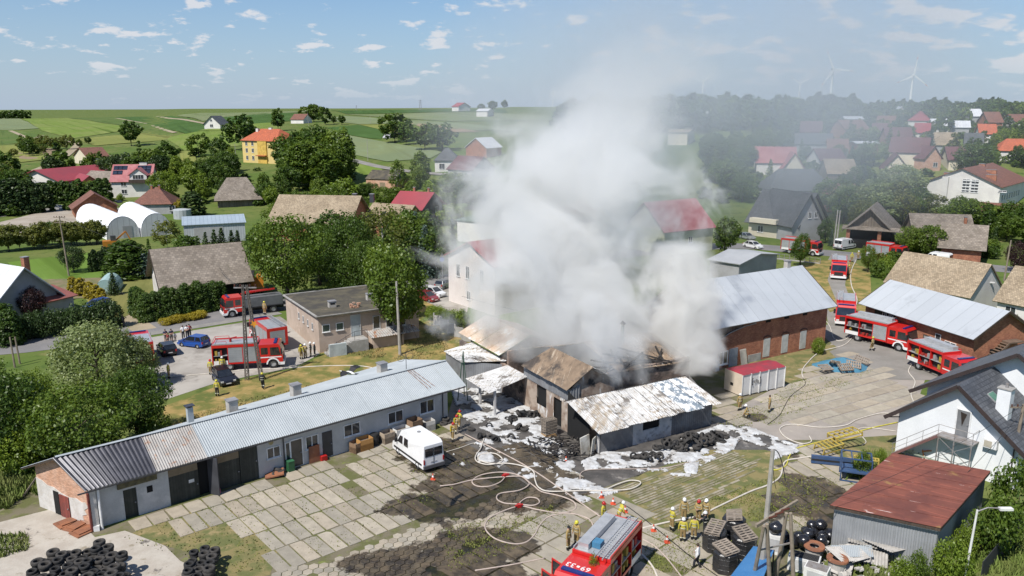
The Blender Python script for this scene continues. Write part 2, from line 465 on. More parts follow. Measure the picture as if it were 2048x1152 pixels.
fm = field((.08, .125, .032), (.1, .135, .04)); fy = field((.2, .21, .06), (.16, .18, .05)); fsoil = field((.27, .2, .14), (.22, .17, .11)); fp = field((.14, .175, .075), (.165, .19, .095))
FIELDS = [([(-250, 238), (20, 236.5), (40, 237.5), (78, 257), (38, 260), (-100, 258)], fl), ([(45, 238), (135, 236.5), (255, 255), (240, 263), (150, 277), (85, 262)], fb),
          ([(140, 236), (225, 234.5), (300, 250), (330, 263), (262, 256)], fm), ([(0, 262), (36, 262), (84, 272), (90, 284), (0, 290)], fm),
          ([(230, 235), (300, 233), (345, 256), (350, 262), (322, 258)], fd), ([(312, 233.5), (345, 232), (405, 246), (412, 262), (372, 268), (352, 262)], fd),
          ([(352, 231), (408, 226), (640, 222.5), (650, 224), (450, 234), (405, 243)], fp), ([(430, 236), (530, 227), (620, 226), (640, 238), (560, 244), (480, 250)], fd),
          ([(330, 277), (400, 263), (470, 262), (485, 292), (370, 302)], fb), ([(358, 302), (388, 303), (394, 326), (362, 322)], fy), ([(150, 279), (300, 266), (345, 273), (330, 280), (190, 292)], fy),
          ([(395, 262), (470, 248), (560, 245), (560, 258), (470, 262)], fb), ([(0, 292), (80, 288), (90, 320), (0, 330)], fy), ([(35, 300), (120, 297), (125, 312), (40, 322)], fsoil),
          ([(662, 222), (770, 219.5), (1010, 220), (1015, 226), (690, 228)], fd), ([(690, 229), (770, 229), (1010, 227), (1100, 232), (1100, 240), (905, 243), (770, 236)], fp),
          ([(640, 240), (690, 232), (770, 238), (905, 246), (1050, 262), (940, 262), (800, 247), (717, 249)], fl), ([(1100, 228), (1400, 220), (1420, 232), (1100, 246)], fm),
          ([(652, 256), (716, 250), (772, 262), (762, 279), (735, 277), (687, 268)], fd), ([(718, 249.5), (790, 249), (835, 262), (800, 268), (776, 263)], fy),
          ([(820, 247), (862, 249), (960, 264), (912, 265), (850, 257)], fsoil), ([(652, 261), (686, 269), (733, 278), (884, 305), (862, 317), (774, 324), (742, 318), (700, 308)], fl),
          ([(690, 325), (760, 335), (780, 360), (690, 385), (670, 350)], fb), ([(1390, 214.5), (1760, 213.6), (1760, 217), (1400, 220)], fm), ([(1860, 214.6), (2100, 214.2), (2100, 216.5), (1870, 217)], fm)]
for i, (poly, m) in enumerate(FIELDS): sheet('field', poly, m, .25)
DIRT = M('pale dirt track', (.33, .27, .19), .95, (.25, .21, .13), .3, bump=.4)
for pts, wd in (([(232, 237), (290, 247), (350, 266)], 3), ([(20, 262), (60, 277), (84, 272)], 3), ([(70, 282), (150, 285), (140, 305), (100, 330), (48, 350)], 4), ([(310, 233), (370, 240), (410, 248)], 4)):
 ribbon('dirt_track', pts, wd, DIRT, .32)
ASPH = M('worn asphalt', (.17, .165, .165), .85, (.205, .195, .19), .25, bump=.3, bs=20, stains=[((.1, .1, .1), .7, .62, .75, (2, 5, 0))], spec=.3)
PATH = M('grey lane', (.235, .22, .2), .9, (.185, .175, .155), .3, bump=.3, bs=12)
ribbon('road', [(-160, 700), (60, 690), (280, 655), (430, 632), (560, 610), (720, 588), (850, 566), (980, 545), (1150, 520), (1330, 500), (1470, 492), (1620, 503), (1760, 516), (1900, 528), (2060, 543), (2300, 565)], 7.0, ASPH, .03)
ribbon('pavement', [(300, 668), (430, 648), (560, 626)], 1.6, M('pavement slabs', (.34, .32, .29), .9, (.28, .27, .25), .8, pattern='block'), .045)
ribbon('lane', [(1690, 508), (1672, 560), (1690, 610), (1705, 660), (1760, 705), (1830, 760)], [5, 5, 5.5, 9, 12, 12], PATH, .036)
ribbon('lane', [(225, 612), (250, 632), (290, 660)], 3.0, DIRT, .034)
ribbon('lane', [(700, 320), (760, 335), (830, 345), (890, 350)], 4.0, PATH, .3)
ribbon('road', [(-80, 440), (60, 425), (140, 416), (260, 420), (380, 405)], 6.0, PATH, .1)
GRAVEL = M('dusty gravel lot', (.34, .3, .25), .95, (.28, .24, .19), .2, bump=.4, bs=9)
sheet('gravel_lot', [(0, 445), (100, 420), (230, 420), (200, 470), (60, 470), (0, 478)], GRAVEL, .12)
APRON = M('pale concrete forecourt', (.36, .335, .3), .9, (.29, .27, .24), .22, bump=.3, bs=8, stains=[((.22, .2, .175), .16, .5, .62, (4, 2, 0)), ((.17, .15, .13), .5, .63, .75, (1, 8, 0))])
sheet('forecourt', [(296, 676), (430, 654), (560, 633), (600, 660), (640, 708), (590, 735), (500, 752), (420, 770), (330, 800), (292, 770)], APRON, .02)
sheet('forecourt', [(830, 585), (900, 575), (940, 600), (930, 640), (855, 605)], APRON, .024)
LAWN = M('mown dry lawn', (.30, .215, .085), .95, (.13, .135, .04), .42, .38, .62, bump=.7, bs=5, stains=[((.38, .3, .16), .8, .6, .72, (5, 5, 0)), ((.10, .12, .035), .22, .55, .66, (1, 2, 0))], spec=.1)
sheet('dry_lawn', [(310, 900), (330, 812), (428, 775), (500, 755), (592, 738), (645, 710), (760, 680), (860, 640), (940, 640), (945, 760), (700, 790), (440, 860)], LAWN, .012)
sheet('dry_lawn', [(590, 648), (640, 708), (655, 705), (572, 640)], LAWN, .014)
SOIL = M('yard soil and moss', (.15, .13, .085), .95, (.10, .105, .035), .5, .42, .58, bump=.6, bs=7, stains=[((.15, .17, .045), 1.3, .56, .68, (2, 2, 0)), ((.26, .225, .16), .28, .6, .7, (7, 7, 0))])
wet(SOIL)
sheet('yard', [(-80, 1010), (60, 975), (195, 1062), (520, 952), (892, 842), (915, 770), (1060, 700), (1400, 735), (1640, 685), (1700, 650), (1835, 750), (1800, 900), (1700, 960), (1660, 1080), (1560, 1170), (1560, 1330), (-80, 1330)], SOIL, .004)
PALE = M('bare pale concrete', (.42, .385, .33), .9, (.35, .31, .26), .6, bump=.3, bs=10, stains=[((.14, .125, .11), .45, .62, .68, (3.3, 1.2, 0)), ((.25, .215, .16), .9, .57, .68, (7, 2, 0))])
sheet('concrete_pad', [(-60, 1060), (130, 1012), (190, 1075), (250, 1062), (330, 1092), (360, 1122), (420, 1152), (560, 1340), (-60, 1340)], PALE, .03)
COURT = M('worn courtyard asphalt', (.31, .275, .24), .9, (.25, .225, .2), .25, bump=.3, bs=12, stains=[((.19, .17, .15), .22, .55, .7, (3, 9, 0)), ((.40, .36, .29), .5, .6, .75, (6, 1, 0))])
wet(COURT)
sheet('courtyard', [(1445, 830), (1600, 750), (1660, 690), (1700, 652), (1830, 690), (1850, 760), (1800, 905), (1690, 880), (1560, 880)], COURT, .012)
DRYG = M('trampled dry grass', (.20, .165, .07), .95, (.11, .12, .04), .7, .4, .6, bump=.7, bs=6, stains=[((.29, .22, .11), .6, .56, .68, (2, 7, 0))])
sheet('worn_grass', [(1200, 1000), (1290, 945), (1420, 900), (1530, 900), (1640, 930), (1560, 990), (1480, 1060), (1400, 1040), (1310, 1060)], DRYG, .016)
WETC = M('wet sooty concrete', (.115, .105, .095), .5, (.06, .056, .052), .7, bump=.3, bs=9, stains=[((.24, .22, .195), .5, .58, .68, (4, 4, 0)), ((.03, .028, .027), .8, .6, .7, (2, 7, 0))])
sheet('scorched_ground', [(905, 800), (960, 765), (1060, 760), (1200, 800), (1440, 835), (1500, 850), (1600, 890), (1545, 925), (1480, 905), (1400, 925), (1290, 945), (1180, 985), (1100, 1000), (1040, 960), (930, 900), (890, 850)], WETC, .007)
sheet('worn_grass', [(250, 1072), (330, 1040), (420, 1010), (520, 1030), (560, 1090), (540, 1150), (470, 1165), (400, 1112), (320, 1088)], DRYG, .012)
sheet('worn_grass', [(1640, 880), (1800, 870), (1800, 940), (1700, 960), (1630, 930)], DRYG, .018)
sheet('worn_grass', [(1425, 745), (1640, 690), (1670, 690), (1700, 715), (1590, 770), (1490, 770)], DRYG, .018)
sheet('verge', [(1610, 520), (1668, 520), (1655, 560), (1680, 620), (1660, 625), (1600, 545)], LAWN, .05)
sheet('verge', [(1698, 520), (1740, 540), (1745, 640), (1715, 640), (1690, 570)], LAWN, .05)
sheet('garden_lawn', [(15, 525), (240, 498), (330, 505), (300, 525), (200, 560), (60, 575)], field((.11, .18, .03), (.13, .2, .045)), .05)
sheet('garden_lawn', [(150, 570), (330, 555), (310, 600), (240, 640), (180, 610)], field((.15, .16, .05), (.18, .17, .06)), .055)
sheet('garden_bed', [(70, 560), (220, 555), (250, 590), (120, 600)], M('garden soil', (.2, .15, .09), .95, (.12, .13, .05), .5), .06)
sheet('rough_ground', [(640, 660), (760, 680), (880, 620), (900, 600), (850, 585), (730, 620)], LAWN, .01)
SLABM = [wet(M('slab concrete %d' % i, c, .9, tuple(x * .84 for x in c), 1.3, bump=.35, bs=11, rnd=.13, stains=[(tuple(x * .55 for x in c), .8, .62, .78, (i, 3, 0)), ((.16, .155, .07), 1.7, .66, .78, (i, 8, 0))]), (.33, .29, .24)) for i, c in enumerate([(.345, .305, .24), (.31, .28, .225), (.33, .285, .22)])]
def inpoly(x, y, P):
 k = False; j = len(P) - 1
 for i in range(len(P)):
  if (P[i].y > y) != (P[j].y > y) and x < (P[j].x - P[i].x) * (y - P[i].y) / (P[j].y - P[i].y) + P[i].x: k = not k
  j = i
 return k
def unit_slab(nm, i, sx_, sy_, z1, mats):
 mb = MB(); j = lambda a: a + R.uniform(-.03, .03)
 b = .02
 p = [(j(-sx_ / 2), j(-sy_ / 2)), (j(sx_ / 2), j(-sy_ / 2)), (j(sx_ / 2), j(sy_ / 2)), (j(-sx_ / 2), j(sy_ / 2))]
 if R.random() < .4: p = p[:2] + [(p[2][0], p[2][1] - R.uniform(.15, .4)), (p[2][0] - R.uniform(.1, .3), p[2][1])] + p[3:]
 n = len(p)
 lo = [(x, y, -.02) for x, y in p]; up = [(x, y, z1 - b) for x, y in p]; q = [(x * .985, y * .985, z1) for x, y in p]
 mb.add(lo + up + q, [(i_, (i_ + 1) % n, n + (i_ + 1) % n, n + i_) for i_ in range(n)] + [(n + i_, n + (i_ + 1) % n, 2 * n + (i_ + 1) % n, 2 * n + i_) for i_ in range(n)] + [tuple(range(2 * n, 3 * n))])
 return mb.mesh(nm, mats[i])
def paving(parent, O, ang, s0, s1, t0, t1, ds, dt, polys, miss=.04, gap=.12, nm='slab', limit=300, z1=.06, jit=.02, brick=False, mats=None):
 e = Vector((math.cos(ang), math.sin(ang), 0)); f = Vector((-e.y, e.x, 0))
 P = [[W(*q) for q in poly] for poly in polys]
 pool = [unit_slab(nm, i % 3, ds - gap, dt - gap, z1, mats or SLABM) for i in range(9)]
 k = 0; s = s0; rows = []
 nt_ = int(round((t1 - t0) / dt)); ns_ = int(round((s1 - s0) / ds))
 for b in range(nt_):
  off = (R.uniform(0, ds) if brick else R.uniform(-.12, .12))
  for a in range(ns_):
   c = O + e * (s0 + (a + .5) * ds + off) + f * (t0 + (b + .5) * dt)
   if not any(inpoly(c.x, c.y, q) for q in P) or R.random() < miss or k >= limit: continue
   o = obj(nm, R.choice(pool), parent, (c.x + R.uniform(-jit, jit), c.y + R.uniform(-jit, jit), R.uniform(-.012, .012)), ang + R.uniform(-.008, .008)); k += 1
   o.rotation_euler.x = R.uniform(-.004, .004); o.rotation_euler.y = R.uniform(-.004, .004)
 return k
GA = W(190, 1058); GANG = math.atan2(.6488, .7609)
ge = Vector((math.cos(GANG), math.sin(GANG), 0)); gf = Vector((-ge.y, ge.x, 0))
def gp(s, t, z=0): return GA + ge * s + gf * t + Vector((0, 0, z))
yp = thing('yard_paving', None, None); yp['kind'] = 'structure'
paving(yp, GA, GANG, 2.0, 31.5, -2.25, -.4, 1.3, 1.85, [[(240, 1060), (345, 1005), (520, 940), (900, 840), (960, 900), (600, 985), (420, 1010), (330, 1050)]], miss=.05, gap=.13)
paving(yp, GA, GANG, 3.2, 30.5, -13.7, -2.3, 1.02, 2.85, [[(330, 1060), (420, 1000), (600, 960), (900, 850), (1010, 960), (880, 1000), (860, 1045), (640, 1130), (560, 1140), (480, 1060), (400, 1050)]], miss=.05, gap=.13)
PA = W(1000, 1150); pang = math.atan2(*(lambda a, b: (b.y - a.y, b.x - a.x))(W(880, 1120), W(1000, 1060)))
py_ = thing('lower_paving', None, None); py_['kind'] = 'structure'
paving(py_, PA, pang, -14, 30, -14, 12, 1.45, 2.9, [[(880, 1170), (960, 1085), (1060, 1060), (1110, 1035), (1190, 995), (1260, 985), (1320, 1030), (1330, 1070), (1520, 1090), (1545, 1330), (850, 1330)]], miss=.03)
fO = W(1197, 908); FANG = math.atan2(.502, .865)
fe = Vector((math.cos(FANG), math.sin(FANG), 0)); ff = Vector((-fe.y, fe.x, 0))
def fp_(x, y, z=0): return fO + fe * x + ff * y + Vector((0, 0, z))
paving(py_, fO, FANG, -14, 4, -9, 6, 1.5, 2.9, [[(935, 880), (1000, 850), (1050, 870), (1140, 950), (1110, 990), (1060, 960), (990, 920)]], miss=.05)
cp = thing('courtyard_paving', None, None); cp['kind'] = 'structure'
paving(cp, fO, FANG, 13.5, 42, -6, 24, 3.0, 1.45, [[(1440, 870), (1460, 845), (1490, 800), (1560, 790), (1580, 760), (1640, 715), (1700, 700), (1760, 735), (1850, 790), (1740, 830), (1620, 850), (1520, 850)],
                                                  [(1452, 780), (1475, 800), (1450, 840), (1420, 830)]], miss=.02, gap=.17, z1=.05, jit=.03, brick=True)
pang2 = math.atan2(*(lambda a, b: (b.y - a.y, b.x - a.x))(W(1560, 940), W(1660, 1005)))
paving(cp, W(1600, 960), pang2, -9, 9, -6, 8, 3.0, 1.35, [[(1560, 900), (1640, 890), (1740, 960), (1680, 1075), (1590, 1080), (1540, 1010)]], miss=.06, gap=.14, z1=.045, brick=True)
paving(cp, W(1240, 990), FANG + .1, -4, 12, -9, 7, 2.6, .3, [[(1215, 985), (1300, 945), (1440, 905), (1530, 905), (1470, 985), (1340, 1040), (1290, 1035)]], miss=.1, gap=.11, z1=.05, brick=True, limit=300, nm='slat', mats=[M('mossy strip concrete %d' % i, c, .95, (.15, .14, .075), .9, .42, .58, bump=.4) for i, c in enumerate(((.27, .24, .18), (.3, .265, .2), (.24, .21, .155)))])
hexp = thing('hexagon_paving', None, None); hexp['kind'] = 'structure'
def hexmesh(i):
 mb = MB(); r = .345
 for rr, z in ((r, -.02), (r, .035), (r * .93, .05)): mb.v += [(rr * math.cos(a * math.pi / 3), rr * math.sin(a * math.pi / 3), z) for a in range(6)]
 mb.f = [(a, (a + 1) % 6, 6 + (a + 1) % 6, 6 + a) for a in range(6)] + [(6 + a, 6 + (a + 1) % 6, 12 + (a + 1) % 6, 12 + a) for a in range(6)] + [tuple(range(12, 18))]; mb.m = [0] * len(mb.f)
 return mb
hexm = [hexmesh(i).mesh('hex_paver', SLABM[i]) for i in range(3)]
hp = [W(*q) for q in [(480, 1180), (560, 1140), (650, 1128), (860, 1046), (1000, 992), (1120, 965), (1150, 990), (1060, 1035), (940, 1085), (850, 1170)]]
cells = []
for a in range(-8, 60):
 for b in range(-22, 14):
  x = a * .56; y = -14 + b * .65 + (a % 2) * .325
  c = gp(x, y)
  if inpoly(c.x, c.y, hp): cells.append(c)
cells.sort(key=lambda c: c.length)
rest = MB()
for i, c in enumerate(cells):
 if R.random() < .03: continue
 if i < 300: o = obj('hex_paver', hexm[R.randrange(3)], hexp, (c.x, c.y, R.uniform(-.01, .012)), GANG + R.uniform(-.03, .03))
 else:
  h = hexmesh(0); ca, sa = math.cos(GANG), math.sin(GANG); z = R.uniform(-.01, .012)
  rest.add([(c.x + v[0] * ca - v[1] * sa, c.y + v[0] * sa + v[1] * ca, v[2] + z) for v in h.v], h.f)
if rest.v: tag(rest.build('hex_pavers', SLABM[0], hexp), kind='stuff')
FOAM = M('extinguishing foam', (.50, .51, .515), .9, (.38, .375, .365), 1.2, bump=.6, bs=9, spec=.2, stains=[((.2, .18, .16), 2.2, .6, .7, (3, 1, 1))])
FOAM2 = M('thin dirty foam', (.40, .39, .37), .8, (.27, .255, .235), 2.0, bump=.5, bs=9)
def foam(polys, seed, thr, step=.09, hmax=.12, base=.05):
 V, F, EM = [], [], []
 thr -= .12; edges = set()
 for poly in polys:
  P = [W(*q) for q in poly]
  x0, x1 = min(p.x for p in P), max(p.x for p in P); y0, y1 = min(p.y for p in P), max(p.y for p in P)
  nx, ny = int((x1 - x0) / step) + 2, int((y1 - y0) / step) + 2
  hh = {}
  for j in range(ny):
   for i in range(nx):
    x, y = x0 + i * step, y0 + j * step
    n = noise.fractal(Vector((x * .6 + seed, y * .6, seed)), .8, 2.1, 6) + .3 * noise.noise(Vector((x * 3, y * 3, seed)))
    if inpoly(x, y, P): hh[(i, j)] = n - thr
  ok = {k: v for k, v in hh.items() if v > 0}
  idx = {}
  for (i, j) in ok:
   if not all((a, b) in ok for a, b in ((i + 1, j), (i, j + 1), (i + 1, j + 1))): continue
   q = []
   for a, b in ((i, j), (i + 1, j), (i + 1, j + 1), (i, j + 1)):
    if (a, b) not in idx:
     idx[(a, b)] = len(V)
     v = ok[(a, b)]
     edge = any(((a + c, b + d) not in ok) for c, d in ((1, 0), (-1, 0), (0, 1), (0, -1)))
     if v < .13: edges.add(len(V))
     V.append((x0 + a * step + R.uniform(-.04, .04), y0 + b * step + R.uniform(-.04, .04), .045 if edge else base + min(hmax, v * .18) + R.uniform(0, .03)))
    q.append(idx[(a, b)])
   F.append(tuple(q)); EM.append(1 if sum(i_ in edges for i_ in q) > 1 else 0)
 me = bpy.data.meshes.new('foam'); me.from_pydata(V, [], F); me.materials.append(FOAM); me.materials.append(FOAM2); me.polygons.foreach_set('material_index', EM)
 me.polygons.foreach_set('use_smooth', [True] * len(F))
 o = bpy.data.objects.new('foam', me); C.objects.link(o); o['kind'] = 'stuff'
foam([[(1160, 925), (1205, 905), (1290, 905), (1440, 850), (1500, 855), (1590, 890), (1600, 905), (1545, 922), (1540, 900), (1480, 880), (1470, 900), (1400, 935), (1370, 925), (1290, 935), (1170, 942)]], 2.0, -.22)
foam([[(915, 800), (960, 760), (1060, 790), (1090, 860), (1150, 905), (1160, 950), (1120, 940), (1080, 900), (1010, 880), (940, 850)], [(900, 775), (935, 770), (945, 850), (915, 830)]], 5.0, -.12)
foam([[(1120, 965), (1150, 955), (1215, 975), (1240, 985), (1165, 1008), (1130, 990)], [(1365, 930), (1400, 925), (1395, 950), (1370, 948)], [(950, 905), (985, 905), (990, 925), (955, 925)], [(1085, 935), (1120, 950), (1110, 960)], [(900, 905), (925, 915), (940, 940), (918, 930)], [(1560, 885), (1600, 890), (1590, 905)]], 8.0, -.2)
foam([[(930, 880), (1000, 875), (1150, 960), (1100, 990), (1000, 940)], [(1250, 930), (1400, 940), (1380, 955), (1260, 945)]], 11.0, .3)
def blades(name, polys, n, h0, h1, mat, wdt=.05):
 P = [[G(*q) for q in poly] for poly in polys]; V, Q = [], []
 per = n // len(P)
 for q in P:
  x0, x1 = min(p.x for p in q), max(p.x for p in q); y0, y1 = min(p.y for p in q), max(p.y for p in q); k = 0; tries = 0
  while k < per and tries < per * 8:
   tries += 1
   x, y = R.uniform(x0, x1), R.uniform(y0, y1)
   if not inpoly(x, y, q) or noise.noise(Vector((x * .5, y * .5, 3))) < -.25: continue
   a = R.uniform(0, 6.28); h = R.uniform(h0, h1); w_ = wdt * R.uniform(.6, 1.6); bx_, by_ = R.uniform(-.5, .5) * h, R.uniform(-.5, .5) * h
   ux, uy = math.cos(a) * w_, math.sin(a) * w_; z = T(x, y); o = len(V)
   V += [(x - ux, y - uy, z), (x + ux, y + uy, z), (x + bx_ + ux * .3, y + by_ + uy * .3, z + h), (x + bx_ - ux * .3, y + by_ - uy * .3, z + h)]
   Q.append((o, o + 1, o + 2, o + 3)); k += 1
 o = obj(name, fast_mesh(name, np.array(V), np.array(Q), mat)); o['kind'] = 'stuff'
GB = M('grass blades', (.12, .175, .035), .8, (.17, .19, .06), .4, spec=.2)
blades('long_grass', [[(-40, 860), (120, 880), (170, 925), (110, 1010), (150, 1030), (60, 985), (-40, 1060)]], 9000, .25, .8, GB, .06)
blades('long_grass', [[(-40, 1075), (55, 1070), (60, 1100), (-40, 1130)]], 900, .15, .4, GB, .05)
blades('long_grass', [[(1875, 1170), (1990, 1080), (2080, 1040), (2100, 1200)], [(1760, 1170), (1700, 1140), (1900, 1170)], [(1690, 960), (1740, 905), (1790, 925), (1740, 985)]], 5000, .2, .7, GB, .05)
blades('long_grass', [[(330, 850), (480, 800), (760, 740), (870, 650), (900, 700), (700, 770), (400, 850)], [(640, 700), (760, 670), (850, 640), (760, 720)]], 7000, .06, .2, M('dry grass blades', (.28, .22, .09), .9, (.17, .17, .06), .5), .05)
joints = M('joint weeds', (.13, .16, .03), .9, (.19, .19, .06), .8)
blades('joint_weeds', [[(240, 1075), (330, 1040), (520, 980), (900, 870), (960, 950), (700, 1090), (480, 1150), (330, 1110)], [(880, 1060), (1100, 1010), (1150, 1050), (900, 1150)], [(1420, 860), (1600, 760), (1750, 740), (1560, 850)], [(1400, 1000), (1560, 950), (1680, 960), (1600, 1080)], [(1290, 1060), (1520, 1090), (1500, 1150), (1290, 1150)]], 17000, .02, .13, joints, .055)
# ================================================================ BUILDING KIT
WHITE = M('white paint', (.78, .78, .77), .5); GLASS = M('dark window glass', (.028, .032, .038), .08, (.05, .055, .06), 1.5, spec=.8)
DKWOOD = M('dark brown timber', (.075, .052, .038), .85, (.05, .037, .03), 2, pattern='plank', pscale=6)
SILL = M('grey sill', (.25, .25, .26), .6)
WCACHE = {}
def window(parent, pos, rz, w_, h_, fr=WHITE, gl=GLASS, mull=1, bar=.07, trans=0, sill=True, name='window'):
 k = (w_, h_, fr.name, gl.name, mull, bar, trans, sill)
 if k not in WCACHE:
  f = MB(); x = w_ / 2
  f.box(-x, x, -.06, .02, 0, bar).box(-x, x, -.06, .02, h_ - bar, h_).box(-x, -x + bar, -.06, .02, bar, h_ - bar).box(x - bar, x, -.06, .02, bar, h_ - bar)
  for i in range(mull): c = -x + w_ * (i + 1) / (mull + 1); f.box(c - bar * .5, c + bar * .5, -.055, .02, bar, h_ - bar)
  for i in range(trans): c = h_ * (i + 1) / (trans + 1); f.box(-x + bar, x - bar, -.05, .02, c - bar * .4, c + bar * .4)
  if sill: f.box(-x - .06, x + .06, -.14, .02, -.05, -.001)
  g = MB().add([(-x + bar * .6, -.012, bar * .6), (x - bar * .6, -.012, bar * .6), (x - bar * .6, -.012, h_ - bar * .6), (-x + bar * .6, -.012, h_ - bar * .6)], [(0, 1, 2, 3)])
  WCACHE[k] = (f.mesh('window_frame', fr), g.mesh('pane', gl))
 a = obj(name, WCACHE[k][0], parent, pos, rz); obj('pane', WCACHE[k][1], a)
 return a
def door(parent, pos, rz, w_, h_, mat, fr=None, handle=True, name='door'):
 d = MB(); x = w_ / 2
 d.box(-x, x, -.05, .02, 0, h_)
 a = d.build(name, mat, parent, loc=pos, rz=rz)
 if fr is not None:
  f = MB().box(-x - .09, -x, -.08, .02, 0, h_ + .09).box(x, x + .09, -.08, .02, 0, h_ + .09).box(-x, x, -.08, .02, h_, h_ + .09)
  f.build('door_frame', fr, a)
 if handle: MB().box(x - .16, x - .06, -.11, -.05, h_ * .46, h_ * .5).build('handle', SILL, a)
 return a
def chimney(parent, p, w_=.5, d_=.5, h_=1.2, mat=None, cap=None):
 c = MB().box(-w_ / 2, w_ / 2, -d_ / 2, d_ / 2, -.8, h_).build('chimney', mat, parent, loc=p)
 MB().box(-w_ / 2 - .06, w_ / 2 + .06, -d_ / 2 - .06, d_ / 2 + .06, h_, h_ + .1).build('cap', cap or SILL, c)
 return c
def roofsheet(q, th): return MB().slab(q, th)
def house(name, label, cat, A, B, depth, eave, rise, wallm, roofm, ridge='along', hip=0.0, ov=.5, wins=(), doors=(), chim=(), group=None, gablem=None, th=.14, base=None, plinth=None, fas=None, rp=.5, ovg=None, gl=GLASS, fr=WHITE, chm=None):
 L = math.hypot(B.x - A.x, B.y - A.y); rz = math.atan2(B.y - A.y, B.x - A.x)
 z0 = min(A.z, B.z) if base is None else base
 t = thing(name, label, cat, (A.x, A.y, z0), rz, group); D = depth
 ovg = ov if ovg is None else ovg
 wb = MB(); foot = -2.5
 wb.add([(0, 0, foot), (L, 0, foot), (L, D, foot), (0, D, foot), (0, 0, eave), (L, 0, eave), (L, D, eave), (0, D, eave)], [(0, 1, 5, 4), (1, 2, 6, 5), (2, 3, 7, 6), (3, 0, 4, 7), (4, 5, 6, 7)])
 if hip == 0 and rise > 0:
  e = eave + .002
  if ridge == 'along':
   wb.add([(0, 0, e), (0, D, e), (0, D * rp, e + rise), (L, 0, e), (L, D, e), (L, D * rp, e + rise)], [(1, 0, 2), (3, 4, 5)], 1)
  else:
   wb.add([(0, 0, e), (L, 0, e), (L * rp, 0, e + rise), (0, D, e), (L, D, e), (L * rp, D, e + rise)], [(0, 1, 2), (4, 3, 5)], 1)
 wb.build('wall', [wallm, gablem or wallm], t)
 e = eave + .03
 if rise > 0 and hip == 0:
  if ridge == 'along':
   k1 = rise / (D * rp); k2 = rise / (D * (1 - rp)); zr = e + rise; yr = D * rp
   qs = [[(-ovg, -ov, e - ov * k1), (L + ovg, -ov, e - ov * k1), (L + ovg, yr, zr), (-ovg, yr, zr)], [(L + ovg, D + ov, e - ov * k2), (-ovg, D + ov, e - ov * k2), (-ovg, yr, zr), (L + ovg, yr, zr)]]
  else:
   k1 = rise / (L * rp); k2 = rise / (L * (1 - rp)); zr = e + rise; xr = L * rp
   qs = [[(-ov, D + ovg, e - ov * k1), (-ov, -ovg, e - ov * k1), (xr, -ovg, zr), (xr, D + ovg, zr)], [(L + ov, -ovg, e - ov * k2), (L + ov, D + ovg, e - ov * k2), (xr, D + ovg, zr), (xr, -ovg, zr)]]
 elif rise > 0:
  zr = e + rise
  if ridge == 'along':
   k = rise / (D / 2); a, b = (hip, D / 2, zr), (L - hip, D / 2, zr);
  else:
   k = rise / (L / 2); a, b = (L / 2, hip, zr), (L / 2, D - hip, zr)
  ze = e - ov * k
  c = [(-ov, -ov, ze), (L + ov, -ov, ze), (L + ov, D + ov, ze), (-ov, D + ov, ze)]
  if ridge == 'along': qs = [[c[0], c[1], b, a], [c[2], c[3], a, b], [c[3], c[0], a], [c[1], c[2], b]]
  else: qs = [[c[0], c[1], a], [c[1], c[2], b, a], [c[2], c[3], b], [c[3], c[0], a, b]]
 else:
  qs = [[(-ov, -ov, e), (L + ov, -ov, e), (L + ov, D + ov, e + .1), (-ov, D + ov, e + .1)]]
 rb = MB()
 for q in qs: rb.slab([Vector(p) + Vector((0, 0, th)) for p in q], th, 0)
 roof = rb.build('roof', roofm, t)
 if fas is not None and hip == 0 and rise > 0:
  for q in qs:
   q = [Vector(p) for p in q]
   for i, j in ((0, 3), (1, 2)):
    MB().bar(q[i] + Vector((0, 0, th * .4)), q[j] + Vector((0, 0, th * .4)), .06, th + .1).build('bargeboard', fas, t)
 for c in chim: chimney(roof, (c[0], c[1], c[2]), *(c[3:6] if len(c) > 3 else ()), mat=chm or wallm)
 def place(u, z, wl):
  if wl == 'f': return (u, -.001, z), 0
  if wl == 'l': return (-.001, D - u, z), -math.pi / 2
  if wl == 'r': return (L + .001, u, z), math.pi / 2
 for q in wins:
  wl, u, z, w_, h_ = q[:5]; p, r = place(u, z, wl)
  window(t, p, r, w_, h_, fr=fr, gl=gl, mull=q[5] if len(q) > 5 else 1, bar=.07 if w_ < 1.7 else .09)
 for q in doors:
  wl, u, z, w_, h_, m = q[:6]; p, r = place(u, z, wl)
  door(t, p, r, w_, h_, m, name=q[6] if len(q) > 6 else 'door')
 return t
def corrugated(q, pitch, amp, n_sub=4, thick=.0):
 q = [Vector(p) for p in q]; wl = (q[1] - q[0]).length
 nr = (q[1] - q[0]).cross(q[3] - q[0]).normalized(); n = max(2, int(wl / pitch * n_sub)); m = MB()
 for i in range(n + 1):
  k = i / n; o = nr * amp * math.sin(k * wl / pitch * 2 * math.pi)
  m.v += [tuple(q[0].lerp(q[1], k) + o), tuple(q[3].lerp(q[2], k) + o)]
 for i in range(n): m.f.append((2 * i, 2 * i + 2, 2 * i + 3, 2 * i + 1)); m.m.append(0)
 return m
